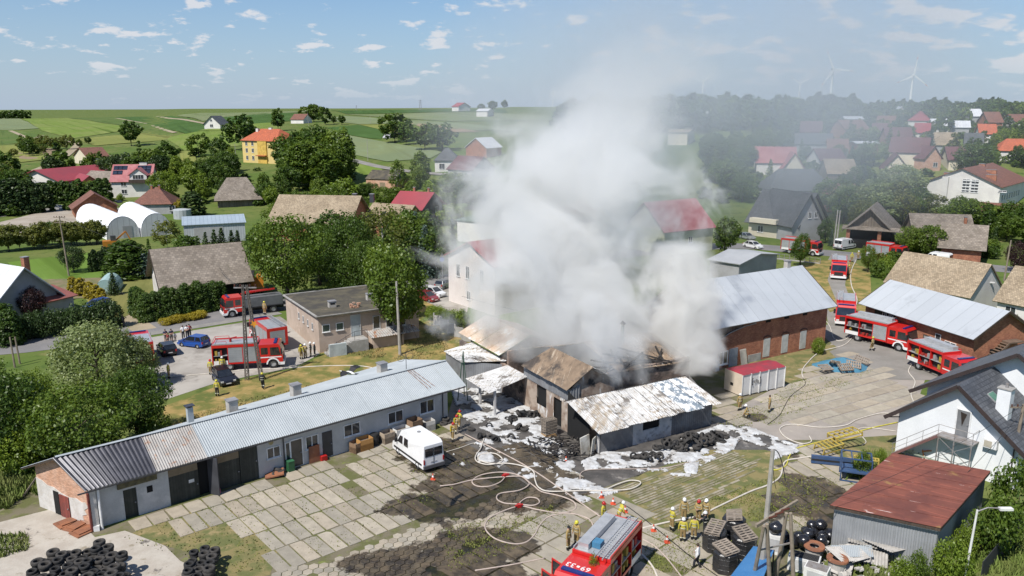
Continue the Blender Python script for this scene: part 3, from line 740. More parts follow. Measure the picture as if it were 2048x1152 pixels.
# ================================================================ LONG GARAGE
PLASTER = M('weathered pale plaster', (.50, .50, .49), .9, (.42, .42, .41), .5, bump=.3, bs=9, stains=[((.25, .22, .18), .7, .66, .78, (2, 2, 2)), ((.58, .57, .55), .4, .55, .7, (5, 5, 0))])
OLDPL = M('peeling whitewash', (.56, .54, .51), .95, (.45, .42, .38), 1.2, bump=.5, bs=8, stains=[((.26, .2, .16), 1.7, .62, .7, (1, 4, 0)), ((.17, .15, .13), .6, .66, .78, (8, 2, 0))])
REDBRICK = M('orange red brick', (.44, .25, .165), .92, (.50, .32, .235), .8, pattern='brick', pcol=(1.25, 1.2, 1.15), bump=.4)
STEEL = M('galvanised sheet', (.37, .40, .415), .7, (.325, .355, .37), .5, metal=0, spec=.25, stains=[((.27, .28, .28), .3, .6, .75, (4, 4, 0))])
RUSTY = M('rust streaked sheet', (.36, .345, .325), .7, (.29, .27, .25), 1.0, metal=0, stains=[((.25, .125, .07), .9, .56, .67, (2, 7, 0)), ((.33, .2, .13), 2.2, .58, .7, (5, 1, 0))])
DKSHEET = M('charcoal sheet', (.075, .075, .088), .4, metal=.3, spec=.5)
DKGREEN = M('dark green boards', (.035, .04, .033), .7, (.05, .052, .045), 2, pattern='plank', pscale=5)
TAN = M('raw chipboard', (.24, .19, .13), .85, (.2, .155, .1), 2)
CONC = M('old concrete', (.36, .35, .33), .9, (.27, .26, .24), 1, bump=.3)
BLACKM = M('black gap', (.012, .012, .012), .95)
RUST = M('rust', (.27, .11, .055), .85, (.19, .085, .05), 1.5, stains=[((.34, .2, .13), 2.5, .6, .72, (1, 1, 1))], bump=.3)
PIPE = M('dark downpipe', (.07, .07, .075), .5)
g = thing('garage_building', 'long low whitewashed garage row with grey corrugated roof and brick gable', 'garage', GA, GANG)
GL, GEV, GRZ, GRY = 30.6, 3.45, 4.85, 2.7
def gb(x): return 6.3 + 3.6 * min(1, max(0, x / GL))       # depth of the back eave
wl_ = MB()
for a, b, z0, z1 in ((0, 2.05, -.1, GEV), (2.05, 2.95, 2.25, GEV), (2.95, 5.2, -.1, GEV), (5.2, 8.2, 3.2, GEV), (8.2, 8.5, -.1, GEV), (8.5, 12.05, 3.3, GEV), (12.05, GL, -.1, GEV)): wl_.box(a, b, 0, .3, z0, z1)
wl_.add([(GL, .3, -.2), (GL, gb(GL), -.2), (GL, gb(GL), 3.2), (GL, GRY, GRZ - .1), (GL, .3, GEV)], [(0, 1, 2, 3, 4)])
wl_.add([(0, 6.2, -.2), (GL, gb(GL) - .1, -.2), (GL, gb(GL) - .1, 3.2), (0, 6.2, 3.2)], [(1, 0, 3, 2)])
wl_.build('wall', PLASTER, g)
SK = -.36
MB().add([(0, 0, -.2), (6.2 * SK, 6.2, -.2), (6.2 * SK, 6.2, 3.25), (GRY * SK, GRY, GRZ - .1), (0, 0, GEV)], [(1, 0, 4, 3, 2)]).build('gable', REDBRICK, g)
pl = [(6.2, -.1), (6.2, 2.35), (5.5, 2.3), (4.9, 2.05), (4.2, 2.1), (3.4, 1.85), (2.5, 1.75), (1.7, 1.9), (1.1, 1.75), (.7, 1.85), (.45, 1.5), (.9, 1.2), (.7, .9), (1.2, .7), (1.1, .35), (1.5, .3), (1.6, -.1)]
m_ = MB(); m_.add([(-.04 + SK * y, y, z) for y, z in pl], [tuple(range(len(pl)))]); m_.add([(SK * y, y, z) for y, z in pl], []); n_ = len(pl)
m_.f += [(i, (i + 1) % n_, n_ + (i + 1) % n_, n_ + i) for i in range(n_)]; m_.m += [0] * n_
m_.build('plaster_coat', OLDPL, g)
REDDOOR = M('rust red boards', (.23, .055, .04), .8, (.18, .05, .04), 2, pattern='plank', pscale=5)
sk_a = -math.pi / 2 - math.atan(-SK) + 2 * math.atan(-SK)
dd = door(g, (-.07 + SK * 3.0, 3.0, 0), sk_a, 1.1, 1.75, REDDOOR); dd['label'] = 'red board door in the brick gable'
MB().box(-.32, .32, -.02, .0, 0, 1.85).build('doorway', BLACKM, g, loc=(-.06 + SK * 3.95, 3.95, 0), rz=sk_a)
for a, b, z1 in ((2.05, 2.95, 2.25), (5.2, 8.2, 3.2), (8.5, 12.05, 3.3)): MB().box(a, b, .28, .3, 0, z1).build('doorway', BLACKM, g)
door(g, (2.5, .18, 0), 0, .88, 2.2, DKGREEN)
d = door(g, (6.3, .16, 0), 0, 2.15, 2.2, DKGREEN, name='garage_door'); MB().box(-1.07, 1.07, -.05, .0, 2.205, 3.15).build('top_panel', TAN, d); MB().box(.35, .75, -.07, -.05, 1.3, 1.55).build('notice', WHITE, d)
DOORLEAF = MB().box(-.04, .04, -1.0, 0, 0, 3.05).build('garage_door', M('charcoal door', (.05, .052, .06), .6), g, loc=(8.1, .0, .02), rz=.45)
d = door(g, (9.55, .16, 0), 0, 2.05, 2.2, DKGREEN, name='garage_door'); MB().box(-1.02, 1.02, -.05, .0, 2.205, 3.25).build('top_panel', TAN, d)
door(g, (11.32, .12, 0), 0, 1.42, 3.2, DKGREEN, name='garage_door')
for u, z, w_, h_ in ((13.35, 1.4, 1.15, .95), (16.7, 1.25, 1.15, 1.15), (20.45, 1.35, 1.6, 1.1), (24.85, 1.35, 1.6, 1.1), (28.25, 1.4, 1.6, 1.25)): window(g, (u, -.001, z), 0, w_, h_)
door(g, (15.3, .0, .1), 0, .95, 2.3, M('bronze glass door', (.11, .095, .08), .25), WHITE); window(g, (14.55, -.001, .1), 0, .45, 2.3, mull=0, sill=False)
door(g, (18.1, .0, .1), 0, .9, 2.25, M('anthracite door', (.055, .055, .06), .5))
for x in (14.2, 30.0): MB().tube((x, -.08, .1), (x, -.08, 3.4), .05).build('downpipe', PIPE, g)
for x in (16.5, 22.2, 26.3): MB().tube((x, -.02, 3.0), (x, .02, 3.0), .08, n=10).build('vent', PIPE, g)
MB().tube((13.2, -.03, 2.75), (13.2, .01, 2.75), .2, n=14).build('round_plate', M('faded yellow disc', (.45, .38, .2), .7), g)
MB().box(28.6, 29.7, -.05, -.01, 3.05, 3.25).build('sign', M('faded red board', (.2, .06, .06), .7), g)
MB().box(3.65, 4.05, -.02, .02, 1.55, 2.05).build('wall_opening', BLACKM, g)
m_ = MB().box(1.7, 4.4, -.12, .0, 2.45, 2.9); m_.build('lintel', M('mossy broken render', (.16, .14, .075), .95, (.09, .08, .05), 3, bump=.8), g)
MB().box(-.15, .25, -.35, .0, 0, 3.2).build('wing_wall', OLDPL, g); MB().tube((.4, -.4, 0), (.4, -.4, 3.2), .09).build('post', WHITE, g); MB().box(-.3, -.18, -.4, -.1, 0, 2.9).build('side_board', REDDOOR, g)
def gy(x): return -.55
def sx0(a): return a if a > -.5 else a
secs = [(-.9, 4.3, DKSHEET, .27, .045), (4.3, 8.0, RUSTY, .18, .035), (8.0, 10.9, STEEL, .18, .03), (10.9, 13.5, STEEL, .18, .03)] + [(13.5 + i * 2.15, 13.5 + (i + 1) * 2.15, STEEL, .18, .028) for i in range(9)]
k = (GRZ - GEV) / (GRY)
for a, b, m, pt, am in secs:
 b = min(b, 32.4); dz = R.uniform(0, .02)
 a2 = a - (GRY + .55) * .36 if a < 0 else a
 corrugated([(a + .5 * (a < 0), -.55, GEV - .55 * k + .06 + dz), (b, -.55, GEV - .55 * k + .06 + dz), (b, GRY, GRZ + .06 + dz), (a2 + .5 * (a < 0), GRY, GRZ + .06 + dz)], pt, am).build('roof_sheet', m, g)
for i in range(10):
 a, b = -1.5 + i * 3.4, -1.5 + (i + 1) * 3.4
 ya, yb = gb(a) + .5, gb(b) + .5; dz = R.uniform(0, .02)
 a2 = a - 1.6 if i == 0 else a
 corrugated([(b, yb, 3.1 + dz), (a2, ya, 3.1 + dz), (a, GRY, GRZ + .05 + dz), (b, GRY, GRZ + .05 + dz)], .18, .02).build('roof_sheet', STEEL, g)
MB().bar((-1.4, GRY, GRZ + .1), (32.4, GRY, GRZ + .1), .3, .03).build('ridge_cap', STEEL, g)
MB().bar((-.9, -.56, GEV - .32), (32.3, -.56, GEV - .32), .08, .1).build('gutter', PIPE, g)
MB().bar((-.35, -.5, GEV - .2), (-1.5, GRY, GRZ), .07, .2).build('bargeboard', DKSHEET, g); MB().bar((-1.45, GRY, GRZ - .05), (-3.0, 6.8, 3.05), .07, .16).build('bargeboard', DKWOOD, g)
CHW = M('grey chimney render', (.42, .40, .37), .9, (.33, .31, .28), 1.5)
for x, y in ((12.0, 4.6), (17.7, 4.7), (27.0, 5.6)): chimney(g, (x, y, 4.35), .75, .75, .95 if x < 20 else .7, CHW)
mch = MB().box(-.22, .22, -.22, .22, -.5, 1.2).build('metal_flue', STEEL, g, loc=(8.4, 4.0, 4.6)); MB().box(-.35, .35, -.3, .3, 1.3, 1.36).box(-.04, .04, -.2, .2, 1.2, 1.3).build('cap', DKSHEET, mch)
am = MB(); am.tube((0, 0, 0), (0, 0, 1.7), .03); am.bar((-.55, 0, 1.6), (.45, 0, 1.75), .03)
ring = [(.38 * math.cos(a * .35) - .45, .12, 1.2 + .3 * math.sin(a * .35)) for a in range(19)]; am.path(ring, .02, 5); am.path([(p[0] + .8, -.1, p[2] + .1) for p in ring], .02, 5)
am.build('roof_aerial', PIPE, g, loc=(28.0, 2.9, GRZ))
rs = MB(); q0 = Vector((28.1, GRY - .05, GRZ + .105)); q1 = Vector((28.9, .2, GEV + .2)); [rs.bar(q0 + Vector((d_, 0, 0)), q1 + Vector((d_ * 1.8, 0, 0)), .05, .012) for d_ in (-.2, 0, .25)]; rs.build('rust_streak', RUST, g)
# ================================================================ PINK SUBSTATION BUILDING
PINK = M('faded pink render', (.45, .36, .29), .92, (.38, .3, .24), .5, bump=.3, stains=[((.58, .47, .39), .35, .56, .7, (3, 3, 3)), ((.3, .22, .18), 1.2, .66, .78, (1, 5, 2))])
TAR = M('cracked tar roof', (.055, .05, .042), .9, (.10, .088, .06), .6, bump=.5, stains=[((.16, .13, .09), .5, .6, .7, (2, 2, 2))])
PO = W(640, 706); pr = FANG
pk = thing('pink_building', 'flat roofed faded pink building with small windows behind the garage', 'building', PO, pr)
PL, PD = 13.0, 15.0
MB().add([(0, 0, -1), (PL, 0, -1), (PL, PD, -1), (0, PD, -1), (0, 0, 4.4), (PL, 0, 4.4), (PL, PD, 3.9), (0, PD, 3.9)], [(0, 1, 5, 4), (1, 2, 6, 5), (2, 3, 7, 6), (3, 0, 4, 7)]).build('wall', PINK, pk)
rf = MB().slab([(-.3, -.5, 4.6), (PL + .3, -.5, 4.6), (PL + .3, PD + .3, 4.1), (-.3, PD + .3, 4.1)], .18).build('roof', TAR, pk)
MB().bar((-.25, -.45, 4.62), (-.25, PD, 4.12), .22, .14).bar((-.2, PD + .1, 4.12), (PL, PD + .1, 4.12), .22, .14).bar((-.2, -.42, 4.62), (PL + .2, -.42, 4.62), .12, .12).build('parapet', CONC, pk)
for x, y, w_ in ((3.0, 4.0, .9), (8.5, 5.5, .8)):
 c = chimney(rf, (x, y, 4.5), w_, .7, .7, CHW); MB().box(-.3, .3, -.36, .36, .35, .55).build('vent', BLACKM, c)
bp = MB()
for k_ in range(30): a = R.uniform(0, 6.28); bp.obox((.55 * math.cos(a), .45 * math.sin(a), R.uniform(0, .55)), (.14, 0, 0), (0, .09, 0), (0, 0, .06))
bp.build('broken_chimney', REDBRICK, rf, loc=(5.4, 2.2, 4.5))
PGL = M('green glass block', (.045, .075, .065), .25, (.07, .1, .085), 3)
for u, z, w_, h_, gl in ((.9, 2.5, .95, .95, PGL), (2.6, 2.5, .95, .95, PGL), (7.3, 2.0, .95, 1.7, GLASS), (9.0, 2.0, .95, 1.7, GLASS), (10.7, 2.0, .95, 1.7, GLASS)): window(pk, (u, -.001, z), 0, w_, h_, gl=gl, mull=0, fr=PLASTER if h_ > 1 else WHITE)
door(pk, (4.6, 0, 1.5), 0, 1.1, 2.6, M('pale blue door', (.42, .47, .48), .6), PLASTER)
window(pk, (1.6, -.001, .2), 0, .7, .7, mull=0)
for u in (5.0, 7.0, 9.0, 11.0): window(pk, (-.001, u - 2.5, 2.3), -math.pi / 2, .5, .85, fr=PLASTER, mull=0)
cn = corrugated([(5.8, -2.2, 1.55), (12.2, -2.2, 1.55), (12.2, 0, 1.95), (5.8, 0, 1.95)], .3, .04).build('canopy', RUSTY, pk)
MB().box(6.2, 10.2, -1.7, 0, -.2, 1.4).build('lower_annex', PINK, pk)
st = MB(); [st.box(.4 + i * .42, .82 + i * .42, -1.9, -.4, -.2, .2 + i * .18) for i in range(8)]; st.box(3.76, 5.5, -1.9, 0, -.2, 1.45); st.build('steps', CONC, pk)
rl = MB(); rl.path([(.3, -1.85, 0), (.3, -1.85, 1.0), (3.8, -1.85, 2.6), (5.4, -1.85, 2.6)], .03, 5); [rl.tube((x, -1.85, z), (x, -1.85, z + 1.1), .025) for x, z in ((1.5, .6), (2.7, 1.1), (3.8, 1.5), (5.4, 1.5))]; rl.build('handrail', PIPE, pk)
MB().box(.5, 2.6, -2.3, -2.0, 0, 1.5).build('cellar_hatch', M('pale blue door'  , (0, 0, 0)), pk)
# ================================================================ BURNING WORKSHOP  (local frame fe, ff at its near corner)
SOOTB = M('sooty brick wall', (.26, .19, .15), .95, (.12, .095, .08), .7, .4, .6, pattern='brick', pcol=(.8, .8, .8), stains=[((.025, .023, .022), .45, .5, .66, (2, 5, 1)), ((.62, .61, .6), 1.1, .64, .7, (7, 3, 2))])
SOOTW = M('scorched white wall', (.56, .55, .54), .95, (.42, .41, .40), .8, stains=[((.03, .03, .03), .4, .56, .68, (4, 1, 3)), ((.26, .2, .16), .9, .6, .72, (2, 9, 1))], bump=.3)
SOOTG = M('smoked grey wall', (.22, .215, .21), .9, (.14, .135, .135), .5, bump=.3, stains=[((.05, .048, .045), .4, .55, .7, (1, 5, 2))])
CHAR = M('charred timber', (.022, .02, .019), .9, (.05, .045, .042), 3, bump=.6, spec=.2)
FOAMROOF = M('foam streaked sheet', (.46, .455, .44), .8, (.56, .56, .56), 1.4, stains=[((.30, .25, .19), 1.0, .50, .60, (3, 3, 1), (1.6, .18, 1)), ((.10, .085, .07), 1.3, .55, .63, (9, 2, 4), (1.3, .14, 1)), ((.16, .145, .13), .8, .58, .65, (5, 2, 7)), ((.05, .045, .04), 2.6, .64, .69, (1, 12, 7))], bump=.5, bs=5)
FOAMBLUE = M('scorched blue sheet', (.13, .17, .21), .6, (.6, .6, .6), 1.1, .46, .56, stains=[((.7, .7, .7), 3.2, .55, .62, (1, 3, 5)), ((.06, .06, .07), 2.0, .62, .7, (6, 2, 1))], bump=.3)
BRNROOF = M('heat browned sheet', (.235, .17, .115), .75, (.165, .118, .08), .8, stains=[((.40, .33, .25), 1.6, .56, .66, (2, 1, 3), (1.8, .16, 1)), ((.05, .04, .034), .45, .48, .62, (5, 3, 1)), ((.1, .075, .06), 3.0, .6, .68, (7, 3, 1), (2.4, .25, 1))], bump=.3)
GREYCL = M('grey corrugated cladding', (.27, .28, .29), .6, (.2, .2, .21), .8, pattern='ribs', pscale=5, metal=.2, stains=[((.05, .05, .05), .6, .58, .7, (4, 4, 1))])
RROOF = M('rust and white sheet', (.5, .43, .35), .75, (.4, .29, .21), .5, stains=[((.58, .57, .55), .5, .52, .62, (3, 8, 1)), ((.3, .15, .09), 2.6, .62, .7, (7, 1, 2), (2.4, .22, 1))])
fb = thing('burning_workshop', 'burnt out workshop with scorched corrugated roofs pouring smoke', 'workshop', fO, FANG)
def fsheets(q, n, mats, pitch=.2, amp=.035, nm='roof_sheet', gapk=0.0, jag=0.0):
 q = [Vector(p) for p in q]
 for i in range(n):
  a, b = i / n, (i + 1) / n; j0, j1 = R.uniform(-jag, jag), R.uniform(0, .035)
  up = Vector((0, 0, j1)); sl = (q[0] - q[3]).normalized() * j0
  corrugated([q[0].lerp(q[1], a) + up + sl, q[0].lerp(q[1], b) + up + sl, q[3].lerp(q[2], b) + up, q[3].lerp(q[2], a) + up], pitch, amp).build(nm, mats(i) if callable(mats) else mats, fb)
LZ, LH = 2.25, 4.0
fsheets([(-.6, -.75, LZ), (13.3, -.9, LZ + .1), (12.2, 2.9, LH), (-1.3, 3.1, LH)], 13, lambda i: FOAMROOF if i < 9 or i == 12 else FOAMBLUE, .22, .04, jag=.12)
lw = MB(); lw.box(0, 3.6, -.1, .1, 0, 2.2); lw.build('wall', SOOTG, fb)
lw = MB(); lw.box(3.6, 4.7, -.1, .1, 0, 2.25).box(4.7, 6.6, -.1, .1, 0, 1.15).box(6.6, 8.0, -.1, .1, 0, 2.25); lw.build('wall', SOOTW, fb)
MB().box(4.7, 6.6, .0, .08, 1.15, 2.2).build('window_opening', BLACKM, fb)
MB().box(8.0, 12.9, -.08, .1, 0, 2.3).build('wall', M('smoked cladding', (.17, .18, .19), .6, (.1, .1, .105), .8, pattern='ribs', pscale=4, stains=[((.45, .45, .45), .7, .63, .75, (2, 2, 2))]), fb)
MB().add([(12.9, -.08, 0), (12.9, 3.2, 0), (12.9, 3.2, 3.9), (12.9, -.08, 2.3)], [(0, 1, 2, 3)]).build('wall', SOOTG, fb)
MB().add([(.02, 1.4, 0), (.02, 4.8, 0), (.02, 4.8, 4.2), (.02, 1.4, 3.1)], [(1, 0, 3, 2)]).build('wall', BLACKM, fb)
MB().box(-.05, .15, -.1, .25, 0, 2.3).build('post', SOOTW, fb)
MB().add([(-1.5, 3.1, 4.0), (12.4, 3.0, 4.0), (12.4, 3.2, 4.0), (-1.5, 3.3, 4.0)], [(0, 1, 2, 3)]).build('charred_beam', CHAR, fb)
mbw = MB(); mbw.box(.6, 14.5, 4.9, 5.2, 0, 5.0); mbw.build('wall', SOOTB, fb)
MB().box(.6, 14.5, 16.5, 16.8, 0, 4.6).box(14.2, 14.5, 5.2, 16.5, 0, 4.8).build('wall', SOOTB, fb)
fsheets([(5.6, 4.7, 5.0), (14.6, 4.7, 4.6), (14.6, 10.5, 6.0), (5.6, 10.5, 6.4)], 6, BRNROOF, .22, .04)
fsheets([(14.6, 17, 4.4), (3, 17, 4.4), (3, 10.5, 6.4), (14.6, 10.5, 6.0)], 7, BRNROOF, .22, .04)
ch = MB(); [ch.bar((R.uniform(4, 13), R.uniform(4.6, 5.6), 4.9), (R.uniform(4, 13), R.uniform(5.5, 8), R.uniform(5.0, 6.2)), .14, .14) for _ in range(26)]; ch.build('charred_rafters', CHAR, fb)
fsheets([(-.25, 12.6, 4.35), (-.25, 4.6, 4.3), (2.35, 4.25, 6.15), (2.5, 11.3, 6.15)], 8, BRNROOF, .2, .035, jag=.05)
fsheets([(5.4, 4.4, 4.35), (5.4, 12, 4.35), (2.5, 11.3, 6.12), (2.35, 4.25, 6.12)], 8, FOAMROOF, .2, .035)
gw = MB(); gw.add([(.3, 4.75, 0), (.3, 6.2, 0), (.3, 6.2, 4.3), (.3, 4.75, 4.3)], [(1, 0, 3, 2)]); gw.add([(.3, 7.5, 0), (.3, 8.8, 0), (.3, 8.8, 4.3), (.3, 7.5, 4.3)], [(1, 0, 3, 2)]); gw.add([(.3, 10.5, 0), (.3, 12.8, 0), (.3, 12.8, 4.3), (.3, 10.5, 4.3)], [(1, 0, 3, 2)])
gw.add([(.3, 6.2, 2.7), (.3, 7.5, 2.7), (.3, 7.5, 4.3), (.3, 6.2, 4.3)], [(1, 0, 3, 2)]); gw.add([(.3, 8.8, 3.0), (.3, 10.5, 3.0), (.3, 10.5, 4.3), (.3, 8.8, 4.3)], [(1, 0, 3, 2)]); gw.add([(.3, 8.8, 0), (.3, 10.5, 0), (.3, 10.5, 1.1), (.3, 8.8, 1.1)], [(1, 0, 3, 2)])
gw.add([(.3, 4.75, 0), (5.2, 4.75, 0), (5.2, 4.75, 4.2), (2.4, 4.75, 5.9), (.3, 4.75, 4.3)], [(0, 1, 2, 3, 4)])
gw.build('wall', M('scorched mottled plaster', (.38, .31, .25), .95, (.23, .165, .125), .9, .4, .6, stains=[((.6, .585, .56), 1.1, .58, .66, (7, 3, 2), (1.1, .3, 1)), ((.04, .035, .032), .7, .57, .68, (2, 5, 1))], bump=.4), fb)
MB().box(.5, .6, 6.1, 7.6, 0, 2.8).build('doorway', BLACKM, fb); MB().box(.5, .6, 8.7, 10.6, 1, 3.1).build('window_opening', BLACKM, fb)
corrugated([(.22, 12.8, 3.1), (.22, 4.7, 3.1), (.22, 4.7, 4.25), (.22, 12.8, 4.25)], .3, .04).build('cladding_band', GREYCL, fb)
corrugated([(.2, 4.68, 3.0), (1.3, 4.68, 3.0), (1.3, 4.68, 4.7), (.2, 4.68, 4.2)], .3, .04).build('cladding_band', GREYCL, fb)
fsheets([(-4.3, 16.6, 2.5), (-4.3, 11.7, 2.5), (.35, 12.2, 3.25), (.3, 16.2, 3.25)], 4, FOAMROOF, .22, .035)
for x, y in ((-3.2, 15.6), (-3.5, 12.0)): MB().box(x - .1, x + .1, y - .1, y + .1, 0, 2.6).build('post', SOOTW, fb)
MB().add([(-2.7, 24.5, 0), (-2.7, 20.6, 0), (.2, 17.2, 0), (.2, 17.2, 3.1), (-2.7, 20.6, 2.9), (-2.7, 24.5, 2.9)], [(0, 1, 4, 5), (1, 2, 3, 4)]).build('wall', GREYCL, fb)
MB().box(.2, .5, 12.8, 27, 0, 3.2).build('wall', SOOTB, fb)
fsheets([(-2.9, 24.6, 2.95), (-2.9, 20.4, 2.9), (.6, 16.8, 3.5), (.6, 24.5, 3.5)], 4, FOAMROOF, .22, .035)
fsheets([(.2, 27.2, 4.0), (.0, 17.4, 4.0), (3.9, 17.6, 5.6), (3.6, 27.0, 5.6)], 8, RROOF, .3, .04)
fsheets([(8, 17.6, 4.0), (8, 27.2, 4.0), (3.6, 27.0, 5.6), (3.9, 17.6, 5.6)], 8, RROOF, .3, .04)
MB().add([(.2, 17.5, 3.0), (7.8, 17.5, 0), (7.8, 17.5, 4.0), (3.9, 17.5, 5.5), (.2, 17.5, 4.0)], [(0, 1, 2, 3, 4)]).build('wall', SOOTB, fb)
fl_ = MB().tube((0, 0, -1.5), (0, 0, 2.2), .17, n=10).build('metal_flue', M('dull flue pipe', (.2, .24, .24), .5, metal=.4), fb, loc=(9.6, 9.4, 5.6)); MB().lathe([(.02, .35), (.3, .05), (.26, .0)], 10, (0, 0, 2.35)).build('cap', PIPE, fl_)
MB().obox((-1.2, .3, .9), (.45, 0, .1), (0, .06, .0), (-.1, 0, .9)).obox((-.6, 0, .8), (.3, .2, 0), (0, .05, 0), (.1, 0, .8)).build('buckled_panel', M('buckled pale sheet', (.5, .49, .45), .7, (.3, .27, .22), 1.5), fb)
db = MB()
for _ in range(130):
 x, y = R.uniform(-5, .2), R.uniform(-.5, 4.5); L_ = R.uniform(.3, 1.3); a = R.uniform(0, 3.14); z = R.uniform(.06, .75) * max(0.1, 1 - abs(x + 2) / 4)
 db.bar((x, y, z), (x + L_ * math.cos(a), y + L_ * math.sin(a), z + R.uniform(-.2, .25)), R.uniform(.05, .15), .04)
tag(db.build('charred_debris', CHAR), kind='stuff').matrix_world = Matrix.Translation(fO) @ Matrix.Rotation(FANG, 4, 'Z')
# ================================================================ BRICK BARN
BRICK = M('barn brick', (.33, .145, .085), .92, (.24, .1, .062), .9, pattern='brick', pcol=(1.5, 1.45, 1.35), bump=.4, stains=[((.42, .25, .16), 2.2, .6, .7, (2, 2, 5))])
ZINC = M('pale zinc roof', (.445, .47, .495), .55, (.41, .435, .46), .12, pattern='seam', pscale=.55, pcol=(.75, .75, .75), stains=[((.33, .35, .37), .25, .56, .7, (3, 1, 3))], metal=.15, spec=.4)
VPLANK = M('weathered vertical boards', (.10, .072, .055), .9, (.14, .105, .08), 1.0, pattern='plank', pscale=5)
bO = W(1412, 744); bAng = math.atan2(.5096, .8604)
bl, bd = 19.9, 10.0
be = Vector((math.cos(bAng), math.sin(bAng), 0))
barn = house('brick_barn', 'big red brick barn with pale zinc roof beside the smoke', 'barn', bO, bO + be * bl, bd, 5.5, 3.6, BRICK, ZINC, ov=.75, ovg=.9, th=.12, gablem=VPLANK, fas=DKWOOD)
LIMEP = M('limewashed panel', (.5, .5, .47), .9, (.4, .4, .37), 1.5)
for u in (9.5, 12.6, 15.8):
 w1 = MB().box(-.55, .55, -.03, .02, 0, 2.25).build('bricked_window', LIMEP, barn, loc=(u, -.001, .25))
 ar = MB(); pts = [(.62 * math.cos(a * math.pi / 8), .28 * math.sin(a * math.pi / 8)) for a in range(9)]
 for p, q in zip(pts, pts[1:]): ar.bar((p[0], -.02, 2.27 + p[1]), (q[0], -.02, 2.27 + q[1]), .1, .14)
 ar.build('arch', M('dark brick', (.12, .06, .045), .9), w1)
for u in (9.5, 12.6, 15.8): MB().box(u - .4, u + .4, -.03, .02, 4.45, 4.95).build('vent_opening', BLACKM, barn)
pb = MB(); pb.add([(-.02, -.05, 3.0), (1.2, -.05, 3.35), (3.2, -.05, 4.1), (5.4, -.05, 4.55), (5.4, -.05, 5.45), (-.02, -.05, 5.45)], [(0, 1, 2, 3, 4, 5)]); pb.build('board_cladding', VPLANK, barn)
bt_ = MB(); bt_.path([(-.1, -.12, 2.95), (1.4, -.14, 3.4), (3.2, -.14, 4.1), (5.6, -.12, 4.55), (7.4, -.1, 4.65)], .06, 5); bt_.build('cable_duct', CONC, barn)
window(barn, (2.5, -.001, .45), 0, 1.5, 1.6, mull=1, bar=.14); MB().box(1.0, 1.55, -.06, .01, .0, 2.1).build('white_panel', PLASTER, barn)
acu = MB().box(.95, 1.5, -.5, -.1, .0, 1.1).build('air_conditioner', WHITE, barn)
door(barn, (4.1, 0, 0), 0, 1.35, 2.15, M('pale blue steel door', (.30, .33, .37), .6)); MB().obox((5.6, -.2, .85), (.5, 0, 0), (0, .03, .06), (-.05, .15, .9)).build('leaning_board', M('pale board', (.45, .42, .36), .8), barn)
MB().box(6.5, 8.6, -.06, .01, .0, .9).build('render_patch', CONC, barn)
chimney(barn, (18.2, 5.2, 8.9), .6, .6, 1.1, CHW)
# ================================================================ NEAR RIGHT: RUSTY SHED AND WHITE HOUSE
RUSTROOF = M('red rust roof', (.205, .068, .046), .85, (.16, .055, .04), .5, pattern='rows', pscale=.95, pcol=(1.6, 1.5, 1.5), stains=[((.27, .155, .06), .5, .61, .7, (3, 2, 1)), ((.13, .045, .035), .3, .5, .65, (6, 6, 1)), ((.55, .42, .38), 1.2, .665, .69, (2, 9, 1), (.3, 2.2, 1))], bump=.3)
SHEDW = M('grey ribbed shed wall', (.33, .34, .35), .55, (.27, .28, .29), .6, metal=.2, stains=[((.55, .57, .58), .8, .64, .7, (5, 1, 1), (1.2, .12, 1)), ((.2, .19, .18), .7, .62, .75, (8, 1, 1), (1.2, .1, 1))])
sA, sB, sC, sD = W(1660, 1012, 3.2), W(1880, 1058, 3.2), W(1980, 944, 3.2), W(1785, 908, 3.2)
sh = thing('rusty_roof_shed', 'grey corrugated shed under a flat rust red roof', 'shed', (sA.x, sA.y, 0), math.atan2(sB.y - sA.y, sB.x - sA.x))
iv = Matrix.Rotation(-sh.rotation_euler.z, 3, 'Z')
sa, sb, sc_, sd_ = [iv @ (p - Vector((sA.x, sA.y, 0))) for p in (sA, sB, sC, sD)]
def inset(p): c = (sa + sb + sc_ + sd_) / 4; return p + (c - p) * .055
ia, ib, ic, id_ = [inset(p) for p in (sa, sb, sc_, sd_)]
for p, q in ((ia, ib), (ib, ic), (ic, id_), (id_, ia)):
 n = max(1, int((q - p).length / 1.1))
 for i in range(n):
  a, b = p.lerp(q, i / n), p.lerp(q, (i + 1) / n)
  corrugated([(a.x, a.y, 0), (b.x, b.y, 0), (b.x, b.y, 3.05), (a.x, a.y, 3.05)], .16, .02).build('wall_sheet', SHEDW, sh)
for j in range(7):     # roof strips overlapping like shingles
 a, b = j / 7, (j + 1) / 7 + .01
 for i in range(3):
  u, v = i / 3, (i + 1) / 3 + .004
  P_ = lambda k, l: sa.lerp(sb, l).lerp(sd_.lerp(sc_, l), k)
  q = [P_(a, u), P_(a, v), P_(b, v), P_(b, u)]
  q = [p + Vector((0, 0, .05 + (.03 if i_ < 2 else 0) + R.uniform(0, .008))) for i_, p in enumerate(q)]
  MB().slab(q, .02).build('roof_sheet', RUSTROOF, sh)
for p, q in ((sa, sb), (sb, sc_), (sd_, sa)): MB().bar(p + Vector((0, 0, -.07)), q + Vector((0, 0, -.07)), .06, .16).build('fascia', DKWOOD, sh)
HW = M('white render', (.72, .735, .74), .85, (.66, .675, .68), .4, stains=[((.6, .6, .59), .7, .62, .75, (1, 2, 3))])
DTILE = M('anthracite pressed tiles', (.075, .08, .09), .5, (.09, .095, .105), .3, pattern='tile', pscale=1.0, pcol=(.6, .6, .6), spec=.4)
SOFF = M('brown bargeboard', (.045, .032, .03), .6)
